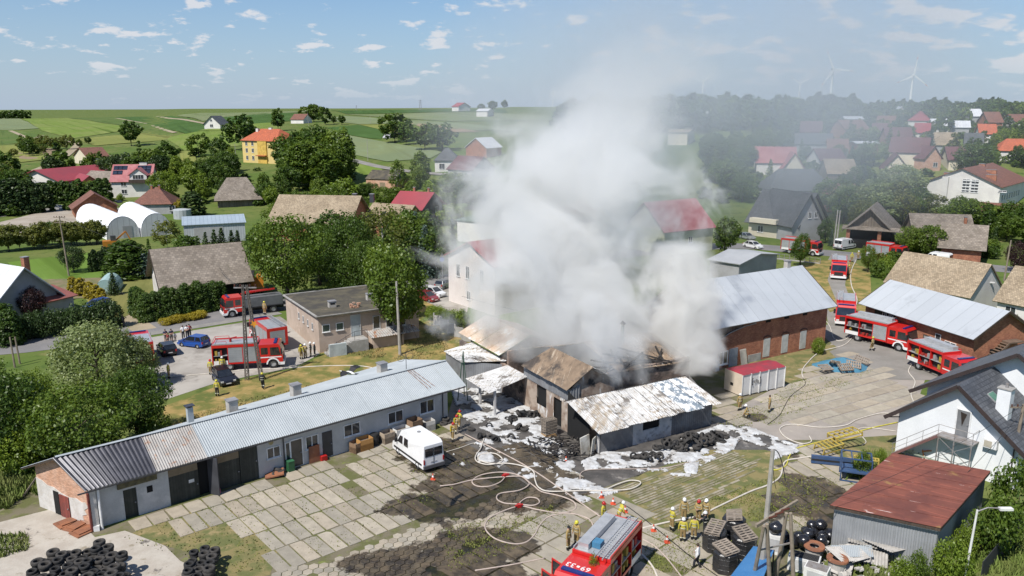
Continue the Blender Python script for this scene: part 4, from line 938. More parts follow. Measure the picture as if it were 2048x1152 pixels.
hA, hB = W(1790, 902), W(2012, 975); hang = math.atan2(hB.y - hA.y, hB.x - hA.x); hl = 9.2
he = Vector((math.cos(hang), math.sin(hang), 0)); hf = Vector((-he.y, he.x, 0))
wh = house('white_house', 'white rendered house with dark tiled gable roof, metal stair and chimney', 'house', hA, hA + he * hl, 14, 3.6, 3.6, HW, DTILE, ridge='across', ov=.9, ovg=.75, th=.22, fas=SOFF)
house('white_house_wing', 'taller white wing with dark roof behind the stair house', 'house', hA + hf * 6.5 - he * .6, hA + hf * 6.5 + he * 13.5, 11, 4.3, 4.7, HW, DTILE, ridge='across', ov=1.2, ovg=.9, th=.22, fas=SOFF)
d = door(wh, (5.05, 0, 3.1), 0, .95, 2.15, M('grey door', (.2, .205, .21), .5), WHITE); MB().add([(-.25, -.06, 2.0), (-.05, -.06, .8), (.1, -.06, 1.4), (.25, -.06, 1.9)], [(0, 1, 2, 3)]).build('door_glass', M('brown glass', (.05, .04, .035), .15), d)
STL = M('weathered steel', (.32, .31, .31), .55, (.25, .22, .2), 2, metal=.3)
pf = MB().box(3.7, 6.4, -1.25, -.02, 2.95, 3.05).build('landing', STL, wh)
sm = MB(); [sm.tube((x, y, 0), (x, y, 2.95), .05) for x, y in ((3.8, -1.2), (6.3, -1.2), (5.0, -1.2))]; sm.bar((3.8, -1.2, 1.2), (6.3, -1.2, 2.9), .04).bar((6.3, -1.2, 1.2), (3.8, -1.2, 2.9), .04).bar((3.8, -1.2, 1.2), (6.3, -1.2, 1.2), .04); sm.build('stair_frame', STL, wh)
for k_ in range(13): MB().box(.25 + k_ * .27, .53 + k_ * .27, -1.2, -.25, .2 + k_ * .22, .23 + k_ * .22).build('tread', STL, wh)
sg = MB(); [sg.bar((.2, y, .05), (3.75, y, 2.98), .05, .2) for y in (-1.22, -.22)]; sg.build('stringer', M('rusty red stringer', (.2, .1, .09), .7), wh)
hr = MB(); hr.path([(.2, -1.22, 1.1), (3.75, -1.22, 4.0), (6.35, -1.22, 4.0), (6.35, -.05, 4.0)], .025, 5); hr.path([(.2, -1.22, .6), (3.75, -1.22, 3.5), (6.35, -1.22, 3.5)], .018, 5)
[hr.tube((x, -1.22, z), (x, -1.22, z + 1), .02) for x, z in ((.3, .1), (1.4, 1.0), (2.6, 2.0), (3.75, 3.0), (5, 3), (6.35, 3))]; hr.build('railing', STL, wh)
ac = MB().box(6.8, 7.8, -.42, -.05, 2.9, 3.6).build('air_conditioner', WHITE, wh); MB().box(6.88, 7.45, -.44, -.421, 2.98, 3.5).build('grille', M('beige grille', (.42, .38, .3), .6), ac)
hc = chimney(wh, (7.3, 1.5, 5.0), .95, .8, 2.4, HW, CONC); MB().tube((0, 0, 2.5), (0, 0, 2.85), .12).build('cowl', STL, hc)
MB().tube((8.9, -.1, 0), (8.9, -.1, 3.3), .05).tube((.1, -.1, 3.2), (-.7, -.3, 3.0), .05).build('downpipe', SOFF, wh)
sk = MB().obox((6.2, 2.3, 6.2), (.35, 0, -.27), (0, .55, 0), (.04, 0, .06)).build('skylight', M('skylight frame', (.3, .32, .32), .4), wh); MB().obox((6.2, 2.3, 6.25), (.28, 0, -.215), (0, .45, 0), (.035, 0, .05)).build('pane', M('green glass', (.12, .25, .19), .1), sk)
# ================================================================ BRICK WORKSHOP, RIGHT
wA, wB = W(1723, 602, 4.2), W(1935, 668, 4.2); wang = math.atan2(wB.y - wA.y, wB.x - wA.x); we = Vector((math.cos(wang), math.sin(wang), 0)); wA.z = wB.z = 0
wf = Vector((-we.y, we.x, 0)); wl2 = (wB - wA).length
ws = house('brick_workshop', 'brick workshop with pale zinc roof, red gates and letters under the eave', 'workshop', wA + wf * .8, wB + wf * .8 + we * .3, 8.2, 4.1, 2.4, BRICK, ZINC, ov=.8, ovg=.6, th=.1, fas=DKWOOD)
RGATE = M('red steel gate', (.33, .07, .05), .6, (.28, .065, .05), .8)
for u, w_ in ((6.8, 3.4),): door(ws, (u, 0, 0), 0, w_, 3.0, RGATE, name='gate')
sgn = MB().box(1.7, 5.0, -.1, -.02, 2.9, 3.75).build('sign_board', M('black sign', (.02, .02, .022), .4), ws)
def text(body, size, mat, parent, loc, rot, name='lettering'):
 tx = bpy.data.curves.new(name, 'FONT'); tx.body = body; tx.size = size; tx.extrude = .008; tx.align_x = 'CENTER'; tx.resolution_u = 2
 o = bpy.data.objects.new(name, tx); C.objects.link(o); bpy.context.view_layer.update()
 me = bpy.data.meshes.new_from_object(o.evaluated_get(bpy.context.evaluated_depsgraph_get())); bpy.data.objects.remove(o); bpy.data.curves.remove(tx)
 me.materials.clear(); me.materials.append(mat); o = obj(name, me, parent, loc); o.rotation_euler = rot; return o
text('TION', .85, WHITE, sgn, (3.9, -.12, 3.02), (math.pi / 2, 0, 0))
for u, z, w_, h_ in ((5.1, 2.3, .7, .9), (11.8, 1.9, .8, 1.0), (13.6, .9, 1.6, 1.5)): window(ws, (min(u, wl2 - .8), -.001, z), 0, w_, h_, mull=0 if w_ < 1 else 1)
door(ws, (min(10.3, wl2 - 2), 0, 0), 0, 1.0, 2.2, M('glazed door', (.3, .3, .29), .3), DKWOOD)
st = MB(); L2 = wl2 + .3
for k_ in range(12): st.box(L2 + .05, L2 + 1.0, .3 + k_ * .32, .62 + k_ * .32, .2 + k_ * .24, .25 + k_ * .24)
st.box(L2 + .05, L2 + 1.1, 4.1, 6.2, 2.95, 3.1); st.bar((L2 + 1.0, .3, .1), (L2 + 1.0, 4.2, 3.0), .06, .25); st.build('outside_stair', M('stair timber', (.16, .11, .08), .85), ws)
MB().box(L2 - .01, L2 + .03, 2.5, 4.5, 0, 2.2).build('doorway', BLACKM, ws)
# ================================================================ VEHICLES
RED = M('fire engine red', (.52, .016, .014), .3, (.48, .018, .016), 1, coat=.5, spec=.5)
RUB = M('tyre rubber', (.02, .02, .021), .85, (.032, .031, .03), 6, spec=.3)
ALU = M('aluminium', (.52, .53, .54), .4, (.44, .45, .46), 2, metal=.5)
SHUT = M('silver shutter', (.42, .44, .45), .4, (.36, .38, .39), 1, metal=.4, pattern='rows', pscale=8)
VWHITE = M('vehicle white', (.74, .74, .74), .35, (.70, .70, .69), 1, coat=.4)
VGLASS = M('vehicle glass', (.012, .014, .017), .06, (.022, .025, .03), 1, spec=.9)
CHASS = M('chassis black', (.022, .022, .023), .7)
LAMP = M('lamp glass', (.6, .6, .58), .15); BLUEL = M('blue beacon', (.012, .03, .16), .2); REDL = M('red tail light', (.4, .02, .02), .25)
GEAR = [M('stowed gear dark', (.05, .05, .05), .7), M('stowed gear grey', (.3, .3, .3), .5), M('stowed gear yellow', (.4, .28, .05), .6), M('stowed gear red', (.35, .04, .03), .6)]
WHC = {}
def wheel(parent, pos, r, w_, rimm=ALU, side=1):
 k = (r, w_, rimm.name)
 if k not in WHC:
  t = MB().lathe([(r * .6, -w_ / 2), (r * .93, -w_ / 2), (r, -w_ * .36), (r, w_ * .36), (r * .93, w_ / 2), (r * .6, w_ / 2)], 18, axis='y')
  q = MB().lathe([(.0, -w_ * .22), (r * .2, -w_ * .26), (r * .25, -w_ * .42), (r * .5, -w_ * .3), (r * .6, -w_ * .48), (r * .6, w_ * .2), (.0, w_ * .2)], 16, axis='y')
  WHC[k] = (t.mesh('tyre', RUB, False), q.mesh('rim', rimm, False))
 e = bpy.data.objects.new('wheel', WHC[k][0]); C.objects.link(e); e.parent = parent; reg(e, parent); e.location = pos
 if side < 0: e.rotation_euler = (0, 0, math.pi)
 obj('rim', WHC[k][1], e); return e
def fire_engine(label, loc, rz, L=7.6, open_r=0, open_l=0, ladder=False, railing=False, gearbox=False, roofbox=False, stripe=True, num=None, white_bumper=True, light=BLUEL, doors_open=False, flatbed=False, group='fire engines at the scene', side=1):
 t = thing('fire_engine', label, 'fire engine', loc, rz, group)
 f, b = L / 2, -L / 2; W_ = 1.25; cx = f - 2.6; Hc, Hb = 2.85, 3.05
 MB().box(b + .1, f - .3, -.45, .45, .5, .95).build('chassis', CHASS, t)
 cab = MB().xprism([(cx, .75), (cx + 1.0, .75), (cx + 1.02, 1.25), (cx + 2.0, 1.25), (cx + 2.02, .75), (f - .02, .75), (f, 1.5), (f - .28, 2.65), (f - .45, Hc), (cx, Hc)], -W_, W_)
 cab = cab.build('cab', RED, t)
 MB().add([(f + .012, -W_ + .12, 1.6), (f + .012, W_ - .12, 1.6), (f - .255, W_ - .16, 2.6), (f - .255, -W_ + .16, 2.6)], [(0, 1, 2, 3)]).build('windscreen', VGLASS, cab)
 for s in (-1, 1):
  y = s * (W_ + .006)
  for x0, x1, z0 in ((cx + 1.25, f - .42, 1.55), (cx + .25, cx + 1.0, 1.7)):
   q = [(x0, y, z0), (x1 + (.2 if x0 > cx + 1 else 0), y, z0), (x1, y, 2.5), (x0, y, 2.5)]
   MB().add(q, [(0, 1, 2, 3) if s < 0 else (3, 2, 1, 0)]).build('side_window', VGLASS, cab)
  MB().box(f - .2, f - .05, *sorted((s * (W_ + .02), s * (W_ + .28))), 1.75, 2.35).build('mirror', CHASS, cab)
  MB().box(f - .02, f + .05, *sorted((s * .75, s * 1.12)), .78, 1.0).build('headlight', LAMP, cab)
  ar = MB(); pts = [(cx + 1.5 + .66 * math.cos(a * math.pi / 8), .55 + .66 * math.sin(a * math.pi / 8)) for a in range(9)]
  for p, q in zip(pts, pts[1:]): ar.bar((p[0], s * (W_ + .01), p[1]), (q[0], s * (W_ + .01), q[1]), .07, .16)
  ar.build('wheel_arch', VWHITE if white_bumper else CHASS, t)
  if stripe: MB().box(cx + .1, f - .15, *sorted((s * (W_ + .003), s * (W_ + .012))), 1.3, 1.42).build('stripe', VWHITE, cab)
  MB().box(cx + 1.15, cx + 1.22, *sorted((s * (W_ + .0), s * (W_ + .03))), 1.45, 1.52).build('handle', CHASS, cab)
 MB().box(f - .5, f + .16, -W_, W_, .42, .74).build('bumper', VWHITE if white_bumper else CHASS, t)
 MB().box(f - .005, f + .02, -.7, .7, .8, 1.4).build('grille', CHASS, cab)
 lb = MB().box(f - .95, f - .65, -1.0, 1.0, Hc + .02, Hc + .13).build('light_bar', light, cab)
 z0 = .8
 if flatbed:
  MB().box(b, cx - .2, -W_, W_, 1.05, 1.2).build('flatbed', CHASS, t); MB().box(b + .3, cx - .3, -1.1, 1.1, 1.2, 2.5).build('grey_container', M('grey container', (.13, .135, .14), .6), t)
  cr = MB(); cr.bar((cx - .4, 0, 1.2), (cx - .4, 0, 3.2), .3).bar((cx - .4, 0, 3.2), (b + 1.2, .2, 3.3), .22).bar((b + 1.4, -.3, 3.2), (cx, .4, 3.1), .18); cr.build('folded_crane', RED, t)
 else:
  bx = cx - .06; n = 3; span = (bx - b - .15) / n
  body = MB(); body.box(b, bx, -W_, W_, 2.75, Hb); body.box(b, bx, -W_ + .45, W_ - .45, z0, 2.75)
  body.box(b, b + .1, -W_, W_, z0, 2.75).box(bx - .1, bx, -W_, W_, z0, 2.75)
  for i in range(1, n): body.box(b + .1 + i * span - .04, b + .1 + i * span + .04, -W_, W_, z0, 2.75)
  body = body.build('body', RED, t)
  for s, op in ((-1, open_r), (1, open_l)):
   for i in range(n):
    x0, x1 = b + .1 + i * span + .05, b + .1 + (i + 1) * span - .05
    y0, y1 = sorted((s * (W_ - .03), s * (W_ + .005)))
    if op & (1 << i):
     yy = sorted((s * (W_ - .44), s * (W_ - .42)))
     MB().box(x0, x1, yy[0], yy[1], 1.0, 2.7).build('open_locker', GEAR[0], body)
     MB().box(x0, x1, *sorted((s * (W_ - .42), s * (W_ - .03))), 1.78, 1.82).build('locker_shelf', ALU, body)
     for j in range(5):
      gx = R.uniform(x0 + .1, x1 - .25); gz = 1.02 if j % 2 else 1.84; gw = R.uniform(.15, .35)
      MB().box(gx, gx + gw, *sorted((s * (W_ - .4), s * (W_ - .1))), gz, gz + R.uniform(.25, .6)).build('stowed_gear', R.choice(GEAR[1:]), body)
    else:
     MB().box(x0, x1, y0, y1, 1.25 if i == 0 else 1.0, 2.7).build('shutter', SHUT, body)
    if i > 0 or True: MB().box(x0, x1, y0, y1, z0, 1.24 if i == 0 else .99).build('lower_panel', VWHITE if i == 0 else RED, body)
  MB().box(b - .02, b, -.9, .9, 1.1, 2.7).build('rear_shutter', SHUT, body)
  MB().box(b + .15, bx - .1, -W_ + .12, W_ - .12, Hb + .005, Hb + .02).build('roof_deck', ALU, body)
  for s in (-1, 1):
   MB().box(b - .04, b - .0, *sorted((s * 1.0, s * 1.2)), .95, 1.3).build('tail_light', REDL, body)
   MB().bar((b + .1, s * 1.2, Hb + .1), (bx - .1, s * 1.2, Hb + .1), .06, .14).build('roof_rail', RED if s > 0 else ALU, body)
  if ladder:
   ld = MB(); [ld.bar((b + .1, y, Hb + .28), (cx + .5, y, Hb + .28), .05, .1) for y in (-.95 * side, -.45 * side)]
   [ld.bar((b + .25 + k * .24, -.95 * side, Hb + .28), (b + .25 + k * .24, -.45 * side, Hb + .28), .045) for k in range(int((cx + .2 - b) / .24))]
   ld.build('ladder', ALU, t)
  if railing:
   rl = MB(); [rl.tube((x, y, Hb), (x, y, Hb + .4), .025, n=5) for x in (b + .1, b + 1.6) for y in (-1.15, 1.15)]; rl.bar((b + .1, -1.15, Hb + .4), (b + .1, 1.15, Hb + .4), .04).bar((b + .1, -1.15, Hb + .4), (b + 1.6, -1.15, Hb + .4), .04).bar((b + .1, 1.15, Hb + .4), (b + 1.6, 1.15, Hb + .4), .04); rl.build('roof_railing', RED, body)
   wc = MB().tube((b + 1.9, 0, Hb), (b + 1.9, 0, Hb + .4), .14).tube((b + 1.9, 0, Hb + .4), (b + 2.6, .1, Hb + .55), .09, .06).build('water_cannon', REDL, body)
  if roofbox: MB().box(b + .7, cx - .4, *sorted((.35 * side, 1.05 * side)), Hb + .03, Hb + .4).build('roof_box', ALU, body)
  if gearbox: MB().box(cx - 1.4, cx - .8, -.3, .25, Hb + .03, Hb + .4).build('blue_crate', M('blue crate', (.06, .2, .34), .5), body)
 if doors_open:
  for s in (-1, 1):
   for hx in (f - .25, cx + 1.05):
    dr = MB().box(-1.0, 0, -.05, .0, .85, 1.55).box(-1.0, -.92, -.05, 0, 1.55, 2.55).box(-.08, 0, -.05, 0, 1.55, 2.5).box(-1.0, 0, -.05, 0, 2.5, 2.6).build('cab_door', RED, t, loc=(hx, s * (W_ + .03), 0), rz=-s * 1.2)
    MB().add([(-.92, -.025, 1.55), (-.08, -.025, 1.55), (-.08, -.025, 2.5), (-.92, -.025, 2.5)], [(0, 1, 2, 3)]).build('door_window', VGLASS, dr)
 for x in (cx + 1.5, b + 1.75):
  for s in (-1, 1): wheel(t, (x, s * 1.05, .52), .52, .34, ALU, -s * -1)
 return t
def heading(p, q): a, b = W(*p), W(*q); return math.atan2(b.y - a.y, b.x - a.x)
def side_place(p, q, near='r'):
 a, b = W(*p), W(*q); h = math.atan2(b.y - a.y, b.x - a.x); n = Vector((-math.sin(h), math.cos(h), 0)) * (1.25 if near == 'r' else -1.25)
 c = (a + b) / 2 + n; return (c.x, c.y, 0), h
pos, h = side_place((432, 744), (562, 736)); fire_engine('red fire engine with silver side shutters standing behind the black car on the forecourt', pos, h, open_r=1, railing=True)
pos, h = side_place((1708, 682), (1790, 702)); fire_engine('red fire engine with open lockers in front of the red workshop gate', pos, h, open_r=3, L=8.2, roofbox=True)
pos, h = side_place((1822, 735), (1905, 770)); fire_engine('fire engine with fully open side lockers partly hidden by the dark roof', pos, h, open_r=7, L=7.8, roofbox=True)
_a, _b = W(1284, 1044, 3.05), W(1229, 1110, 3.05); _h = math.atan2(_b.y - _a.y, _b.x - _a.x)
_c = Vector((_a.x, _a.y, 0)) + Vector((math.cos(_h), math.sin(_h), 0)) * 3.9 - Vector((-math.sin(_h), math.cos(_h), 0)) * 1.2
FE4 = fire_engine('near fire engine with roof ladder and open cab doors at the bottom edge', _c, _h, L=7.8, ladder=True, gearbox=True, roofbox=True, open_l=7, doors_open=True, side=-1)
pos, h = side_place((575, 622), (446, 638), 'l'); fire_engine('red cab truck with grey container and crane on the road by the hedge', pos, h, flatbed=True, L=8.6)
def placed(px, py, h): w_ = W(px, py); return (w_.x, w_.y, 0), h
pos, h = placed(538, 690, heading((560, 710), (505, 668))); fire_engine('fire engine with ladder roof parked against the pink building', pos, h, ladder=True, L=7.4)
pos, h = placed(1689, 640, heading((1689, 600), (1688, 648))); fire_engine('fire engine facing the camera in the gap between the two zinc roofs', pos, h, L=7.8, ladder=True)
pos, h = placed(1676, 552, heading((1676, 520), (1676, 560))); fire_engine('fire engine on the lane near the road seen from the front', pos, h, L=7.6, ladder=True)
pos, h = placed(1772, 518, heading((1740, 514), (1800, 522))); fire_engine('red engine with grey locker on the road before the open barn', pos, h, L=7.2, open_r=0)
pos, h = placed(1602, 508, heading((1570, 504), (1640, 512))); fire_engine('fire engine half hidden by a bush on the road bridge', pos, h, L=7.6)
pos, h = placed(282, 722, heading((290, 740), (276, 700))); fire_engine('dark red truck tail showing beside the big leafy tree', pos, h, L=6.8, stripe=False)
NUM = text('69\u25AA33', .62, VWHITE, FE4, (2.3, -.25, 2.862), (0, 0, -math.pi / 2), 'roof_number')
def car(label, loc, rz, paint, kind='hatch', group=None, name='car'):
 t = thing(name, label, 'car', loc, rz, group)
 P_ = {'hatch': (3.9, 1.45), 'sedan': (4.5, 1.43), 'estate': (4.3, 1.5)}[kind]; L, Hh = P_; f, b = L / 2, -L / 2; w_ = .84
 def arch(xc, r=.36): return [(xc + r * math.cos(a * math.pi / 5), .22 + r * math.sin(a * math.pi / 5)) for a in range(6)]
 xf, xr = f - .78, b + .72
 if kind == 'sedan': up = [(b + .05, .85), (b + .9, .95), (f - 1.35, .93), (f - .12, .72), (f, .5)]
 else: up = [(b + .03, .92), (b + .4, .96), (f - 1.15, .93), (f - .1, .7), (f, .5)]
 prof = [(b, .3)] + list(reversed(arch(xr))) + list(reversed(arch(xf))) + [(f - .02, .25)] + list(reversed(up)) + [(b - .02, .6)]
 body = MB(); n = len(prof)
 lo = [(x, -w_ + (.10 if abs(x) > L / 2 - .25 else 0), z) for x, z in prof]; hi = [(x, -y, z) for x, y, z in lo]
 body.add(lo + hi, [tuple(range(n)), tuple(range(2 * n - 1, n - 1, -1))] + [((i + 1) % n, i, n + i, n + (i + 1) % n) for i in range(n)])
 body = body.build('body', paint, t)
 if kind == 'sedan': g_ = [(b + .45, .93), (b + 1.05, Hh - .04), (f - 2.0, Hh - .04), (f - 1.2, .93)]
 else: g_ = [(b + .08, .94), (b + .35, Hh - .05), (f - 1.85, Hh - .03), (f - 1.0, .92)]
 def green(nm, gg, mat, dy, z_in, par):
  m = MB(); a = [(x, -(w_ - .06 if z < 1.1 else w_ - .2) - dy, z) for x, z in gg]; c = [(x, -y, z) for x, y, z in a]; k = len(gg)
  m.add(a + c, [tuple(range(k - 1, -1, -1)), tuple(range(k, 2 * k))] + [(i, (i + 1) % k, k + (i + 1) % k, k + i) for i in range(k)]); return m.build(nm, mat, par)
 green('windows', g_, VGLASS, 0, 0, t)
 a, c = g_[1], g_[2]; MB().box(a[0] - .02, c[0] + .02, -(w_ - .2), w_ - .2, Hh - .05, Hh).build('roof', paint, t)
 pm = MB()
 for s in (-1, 1):
  for x in ((a[0] + c[0]) / 2 - .15,):
   pm = MB(); pm.bar((x, s * (w_ - .05), .93), (x, s * (w_ - .195), Hh - .03), .09, .03); pm.build('door_pillar', paint, t)
  for p, q in ((g_[0], g_[1]), (g_[3], g_[2])): MB().bar((p[0], s * (w_ - .06), p[1]), (q[0], s * (w_ - .2), Hh - .03), .08, .05).build('roof_pillar', paint, t)
  MB().box(f - .22, f - .0, *sorted((s * .5, s * (w_ - .08))), .55, .7).build('headlight', LAMP, t)
  MB().box(b - .03, b + .1, *sorted((s * .55, s * (w_ - .09))), .62, .88).build('tail_light', REDL, t)
  MB().box(f - 1.25, f - 1.1, *sorted((s * w_, s * (w_ + .16))), .9, 1.03).build('mirror', paint, t)
  for x in (xf, xr): wheel(t, (x, s * (w_ - .1), .3), .3, .2, ALU, s)
 MB().box(f - .01, f + .012, -.26, .26, .36, .46).build('number_plate', VWHITE, t); MB().box(b - .03, b - .012, -.26, .26, .5, .6).build('number_plate', VWHITE, t)
 return t
CP = lambda n, c, m=.1: M(n, c, .28, tuple(x * .93 for x in c), 1, metal=m, coat=.6)
CBLACK = CP('black car paint', (.012, .012, .016)); CBLUE = CP('blue car paint', (.02, .075, .3)); CSILV = CP('silver car paint', (.4, .41, .42), .5); CWHITE = CP('white car paint', (.74, .74, .74)); CRED = CP('dark red car paint', (.2, .02, .025))
def cr(label, px, py, a, b_, paint, kind='hatch', **k):
 p = W(px, py) if py > 380 else G(px, py); return car(label, (p.x, p.y, p.z), heading(a, b_), paint, kind, **k)
cr('blue small hatchback parked at the road edge of the forecourt', 388, 692, (412, 694), (365, 688), CBLUE)
cr('black hatchback seen from behind next to the blue hatchback', 334, 706, (345, 716), (318, 688), CBLACK)
cr('black hatchback facing the camera in front of the fire engine', 448, 764, (430, 745), (462, 776), CBLACK)
cr('white hatchback parked between the green tree and the white building', 869, 592, (845, 588), (890, 598), CWHITE)
cr('silver car behind the white hatchback on the road side', 890, 575, (870, 580), (905, 568), CSILV)
cr('dark red car half hidden under the tree beside the white hatchback', 856, 601, (840, 598), (872, 606), CRED)
cr('silver hatchback driving on the far lot road at left', 119, 420, (105, 419), (134, 421), CSILV)
cr('silver saloon parked before the large grey roofed house', 1493, 478, (1475, 473), (1510, 481), CSILV, 'sedan')
pc = cr('white saloon with yellow markings on the road at the bridge', 1506, 496, (1486, 491), (1530, 500), CWHITE, 'sedan')
cr('blue car half hidden behind the hedge at the left house', 194, 618, (205, 614), (180, 620), CBLUE)
cr('dark car parked outside the red roofed house at left', 238, 410, (230, 408), (246, 412), CBLACK)
def van(label, loc, rz, high=2.55, L=5.4, cat='van'):
 t = thing('van', label, cat, loc, rz); f, b = L / 2, -L / 2; w_ = .98
 prof = [(b, .45), (b + .02, high - .25), (b + .2, high - .04), (b + .5, high), (f - 1.9, high), (f - 1.55, high - .1), (f - .75, 1.25), (f - .1, .98), (f, .55), (f - .05, .32), (b + .05, .32)]
 m = MB(); n = len(prof); w2 = lambda z: w_ if z < 1.5 else w_ - .16 * (z - 1.5) / (high - 1.5)
 lo = [(x, -w2(z), z) for x, z in prof]; hi = [(x, -y, z) for x, y, z in lo]
 body = m.add(lo + hi, [tuple(range(n)), tuple(range(2 * n - 1, n - 1, -1))] + [((i + 1) % n, i, n + i, n + (i + 1) % n) for i in range(n)][::1]).build('body', VWHITE, t)
 k = Vector((f - .75, 0, 1.25)); k2 = Vector((f - 1.55, 0, high - .1)); d_ = (k2 - k)
 p0, p1 = k + d_ * .08, k + d_ * .85; MB().add([(p0.x + .02, -.86, p0.z + .02), (p0.x + .02, .86, p0.z + .02), (p1.x + .02, .78, p1.z + .02), (p1.x + .02, -.78, p1.z + .02)], [(0, 1, 2, 3)]).build('windscreen', VGLASS, body)
 for s in (-1, 1):
  def sw(nm, q):
   q = [(x, s * (w2(z) + .008), z) for x, z in q]; MB().add(q, [(0, 1, 2, 3) if s < 0 else (3, 2, 1, 0)]).build(nm, VGLASS, body)
  sw('side_window', [(f - 1.85, 1.3), (f - .95, 1.3), (f - 1.42, 1.95), (f - 1.85, 1.98)])
  sw('side_window', [(f - 2.75, 1.3), (f - 2.1, 1.3), (f - 2.1, 1.98), (f - 2.75, 1.98)])
  q = [(b - .012, *sorted((s * .06, s * .82)))]; MB().box(b - .014, b - .004, *sorted((s * .05, s * .8)), 1.35, 2.05).build('rear_window', VGLASS, body)
  MB().box(b - .03, b + .02, *sorted((s * .84, s * .96)), .75, 1.15).build('tail_light', REDL, body)
  MB().box(b + .3, f - .3, *sorted((s * w_, s * (w_ + .015))), .55, .72).build('side_trim', CHASS, body)
  MB().box(f - 1.0, f - .85, *sorted((s * w_, s * (w_ + .22))), 1.25, 1.6).build('mirror', CHASS, body)
  MB().box(f - .1, f + .02, *sorted((s * .5, s * .9)), .75, .95).build('headlight', LAMP, body)
  for x in (f - .95, b + 1.05): wheel(t, (x, s * .86, .34), .34, .24, ALU, s)
 MB().box(b - .12, b + .05, -.98, .98, .35, .62).build('rear_bumper', M('grey bumper', (.1, .1, .105), .6), t)
 MB().tube((-.3, 0, high), (-.3, 0, high + .06), .16, n=10).build('roof_vent', M('grey vent', (.25, .25, .25), .6), body)
 MB().box(b - .02, b - .006, -.02, .02, .65, 2.1).build('door_seam', CHASS, body); MB().box(b - .016, b - .004, -.28, .28, .78, .9).build('number_plate', M('plate', (.45, .45, .45), .5), body)
 return t
a, b_ = W(843, 944), W(790, 905); h = math.atan2(b_.y - a.y, b_.x - a.x); n_ = Vector((math.sin(h), -math.cos(h), 0)); c = (a + b_) / 2 + n_ * .95
van('white high roof van on the slabs before the long garage', c, h)
p = W(1689, 498); van('white van by the brick pillars of the open barn', p, heading((1676, 490), (1703, 502)) + 2.2, 2.3, 5.0)
p = W(1872, 528); van('white delivery van on the right hand road behind the tiled roof', p, heading((1885, 530), (1855, 526)), 2.3, 5.0)
# ================================================================ PEOPLE
SKIN = M('skin', (.5, .3, .22), .6); BOOT = M('black boots', (.02, .02, .02), .7)
TURN = M('sand turnout coat', (.34, .25, .10), .9, (.28, .2, .08), 8); TURNT = M('tan turnout trousers', (.29, .2, .085), .9, (.24, .17, .07), 8)
YELV = M('bright yellow jacket', (.48, .42, .05), .8, (.4, .34, .05), 8); DARKC = M('dark uniform', (.02, .022, .028), .9)
REFL = M('reflective tape', (.62, .62, .5), .4); HELM = {'white': M('white helmet', (.76, .76, .74), .3), 'red': M('red helmet', (.45, .02, .02), .3), 'yellow': M('yellow helmet', (.55, .5, .05), .3)}
SHIRTW = M('white shirt', (.72, .72, .72), .9); JEANS = M('dark trousers', (.03, .033, .045), .9); TEEB = M('dark blue shirt', (.04, .05, .09), .9); TEER = M('red top', (.3, .05, .05), .9); HAIR = M('brown hair', (.06, .04, .025), .8); SHORT = M('grey shorts', (.2, .19, .17), .9)
POSES = {}
def pose_mesh(key, arms, legs, lean=0.0, drop=0.0):
 V, E, RR = [], [], []
 def add(p, r, par=None):
  V.append(p); RR.append(r); i = len(V) - 1
  if par is not None: E.append((par, i))
  return i
 hz = .95 - drop; f = lambda x, y, z: (x + lean * max(0, z - hz), y, z - 0.0)
 pel = add((0, 0, hz), (.175, .15)); sp = add(f(0, 0, hz + .25), (.165, .14), pel); ch = add(f(.01, 0, hz + .43), (.19, .15), sp); nk = add(f(.0, 0, hz + .6), (.06, .06), ch)
 hd = add(f(.02, 0, hz + .70), (.085, .095), nk); tp = add(f(.02, 0, hz + .80), (.07, .08), hd); add(f(.115, 0, hz + .69), (.018, .018), hd)
 for s, (el, ha) in zip((1, -1), arms):
  sh_ = add(f(0, s * .20, hz + .50), (.085, .085), ch); e = add(f(el[0], s * el[1], hz + el[2]), (.07, .07), sh_); wr = add(f(ha[0], s * ha[1], hz + ha[2]), (.05, .05), e)
  d = Vector(V[wr]) - Vector(V[e]); d.normalize(); pm = add(tuple(Vector(V[wr]) + d * .08), (.035, .022), wr)
  for k in range(4): add(tuple(Vector(V[pm]) + d * (.075 + .012 * (1.5 - abs(k - 1.3))) + Vector((.018 * (k - 1.5), 0, -.012))), (.010, .010), pm)
  add(tuple(Vector(V[wr]) + d * .07 + Vector((.055, 0, .0))), (.011, .011), wr)
 for s, (kn, an) in zip((1, -1), legs):
  hp_ = add((0, s * .10, hz - .06), (.12, .12), pel); k = add((kn[0], s * kn[1], kn[2]), (.09, .095), hp_); a = add((an[0], s * an[1], an[2]), (.075, .08), k); add((an[0] + .16, s * an[1] * 1.1, max(.045, an[2] - .06)), (.065, .055), a)
 me = bpy.data.meshes.new('skeleton'); me.from_pydata(V, E, []); o = bpy.data.objects.new('skeleton', me); C.objects.link(o)
 md = o.modifiers.new('skin', 'SKIN'); o.modifiers.new('sub', 'SUBSURF').levels = 1
 for i, r in enumerate(RR): o.data.skin_vertices[0].data[i].radius = r; o.data.skin_vertices[0].data[i].use_root = (i == 0)
 bpy.context.view_layer.update()
 out = bpy.data.meshes.new_from_object(o.evaluated_get(bpy.context.evaluated_depsgraph_get())); bpy.data.objects.remove(o); bpy.data.meshes.remove(me)
 out.polygons.foreach_set('use_smooth', [True] * len(out.polygons))
 J = dict(hz=hz, hd=Vector(V[hd]), wr=[], )
 arm_pts = [(Vector(V[e_[0]]), Vector(V[e_[1]])) for e_ in E]
 POSES[key] = (out, J, V, E)
armd = lambda a=.05, fw=.05: ((a * .4, .28, .22), (fw, .30, -.04))
STR = (((.02, .11, .5), (-.01, .12, .09)), ((.02, .11, .5), (-.01, .12, .09)))
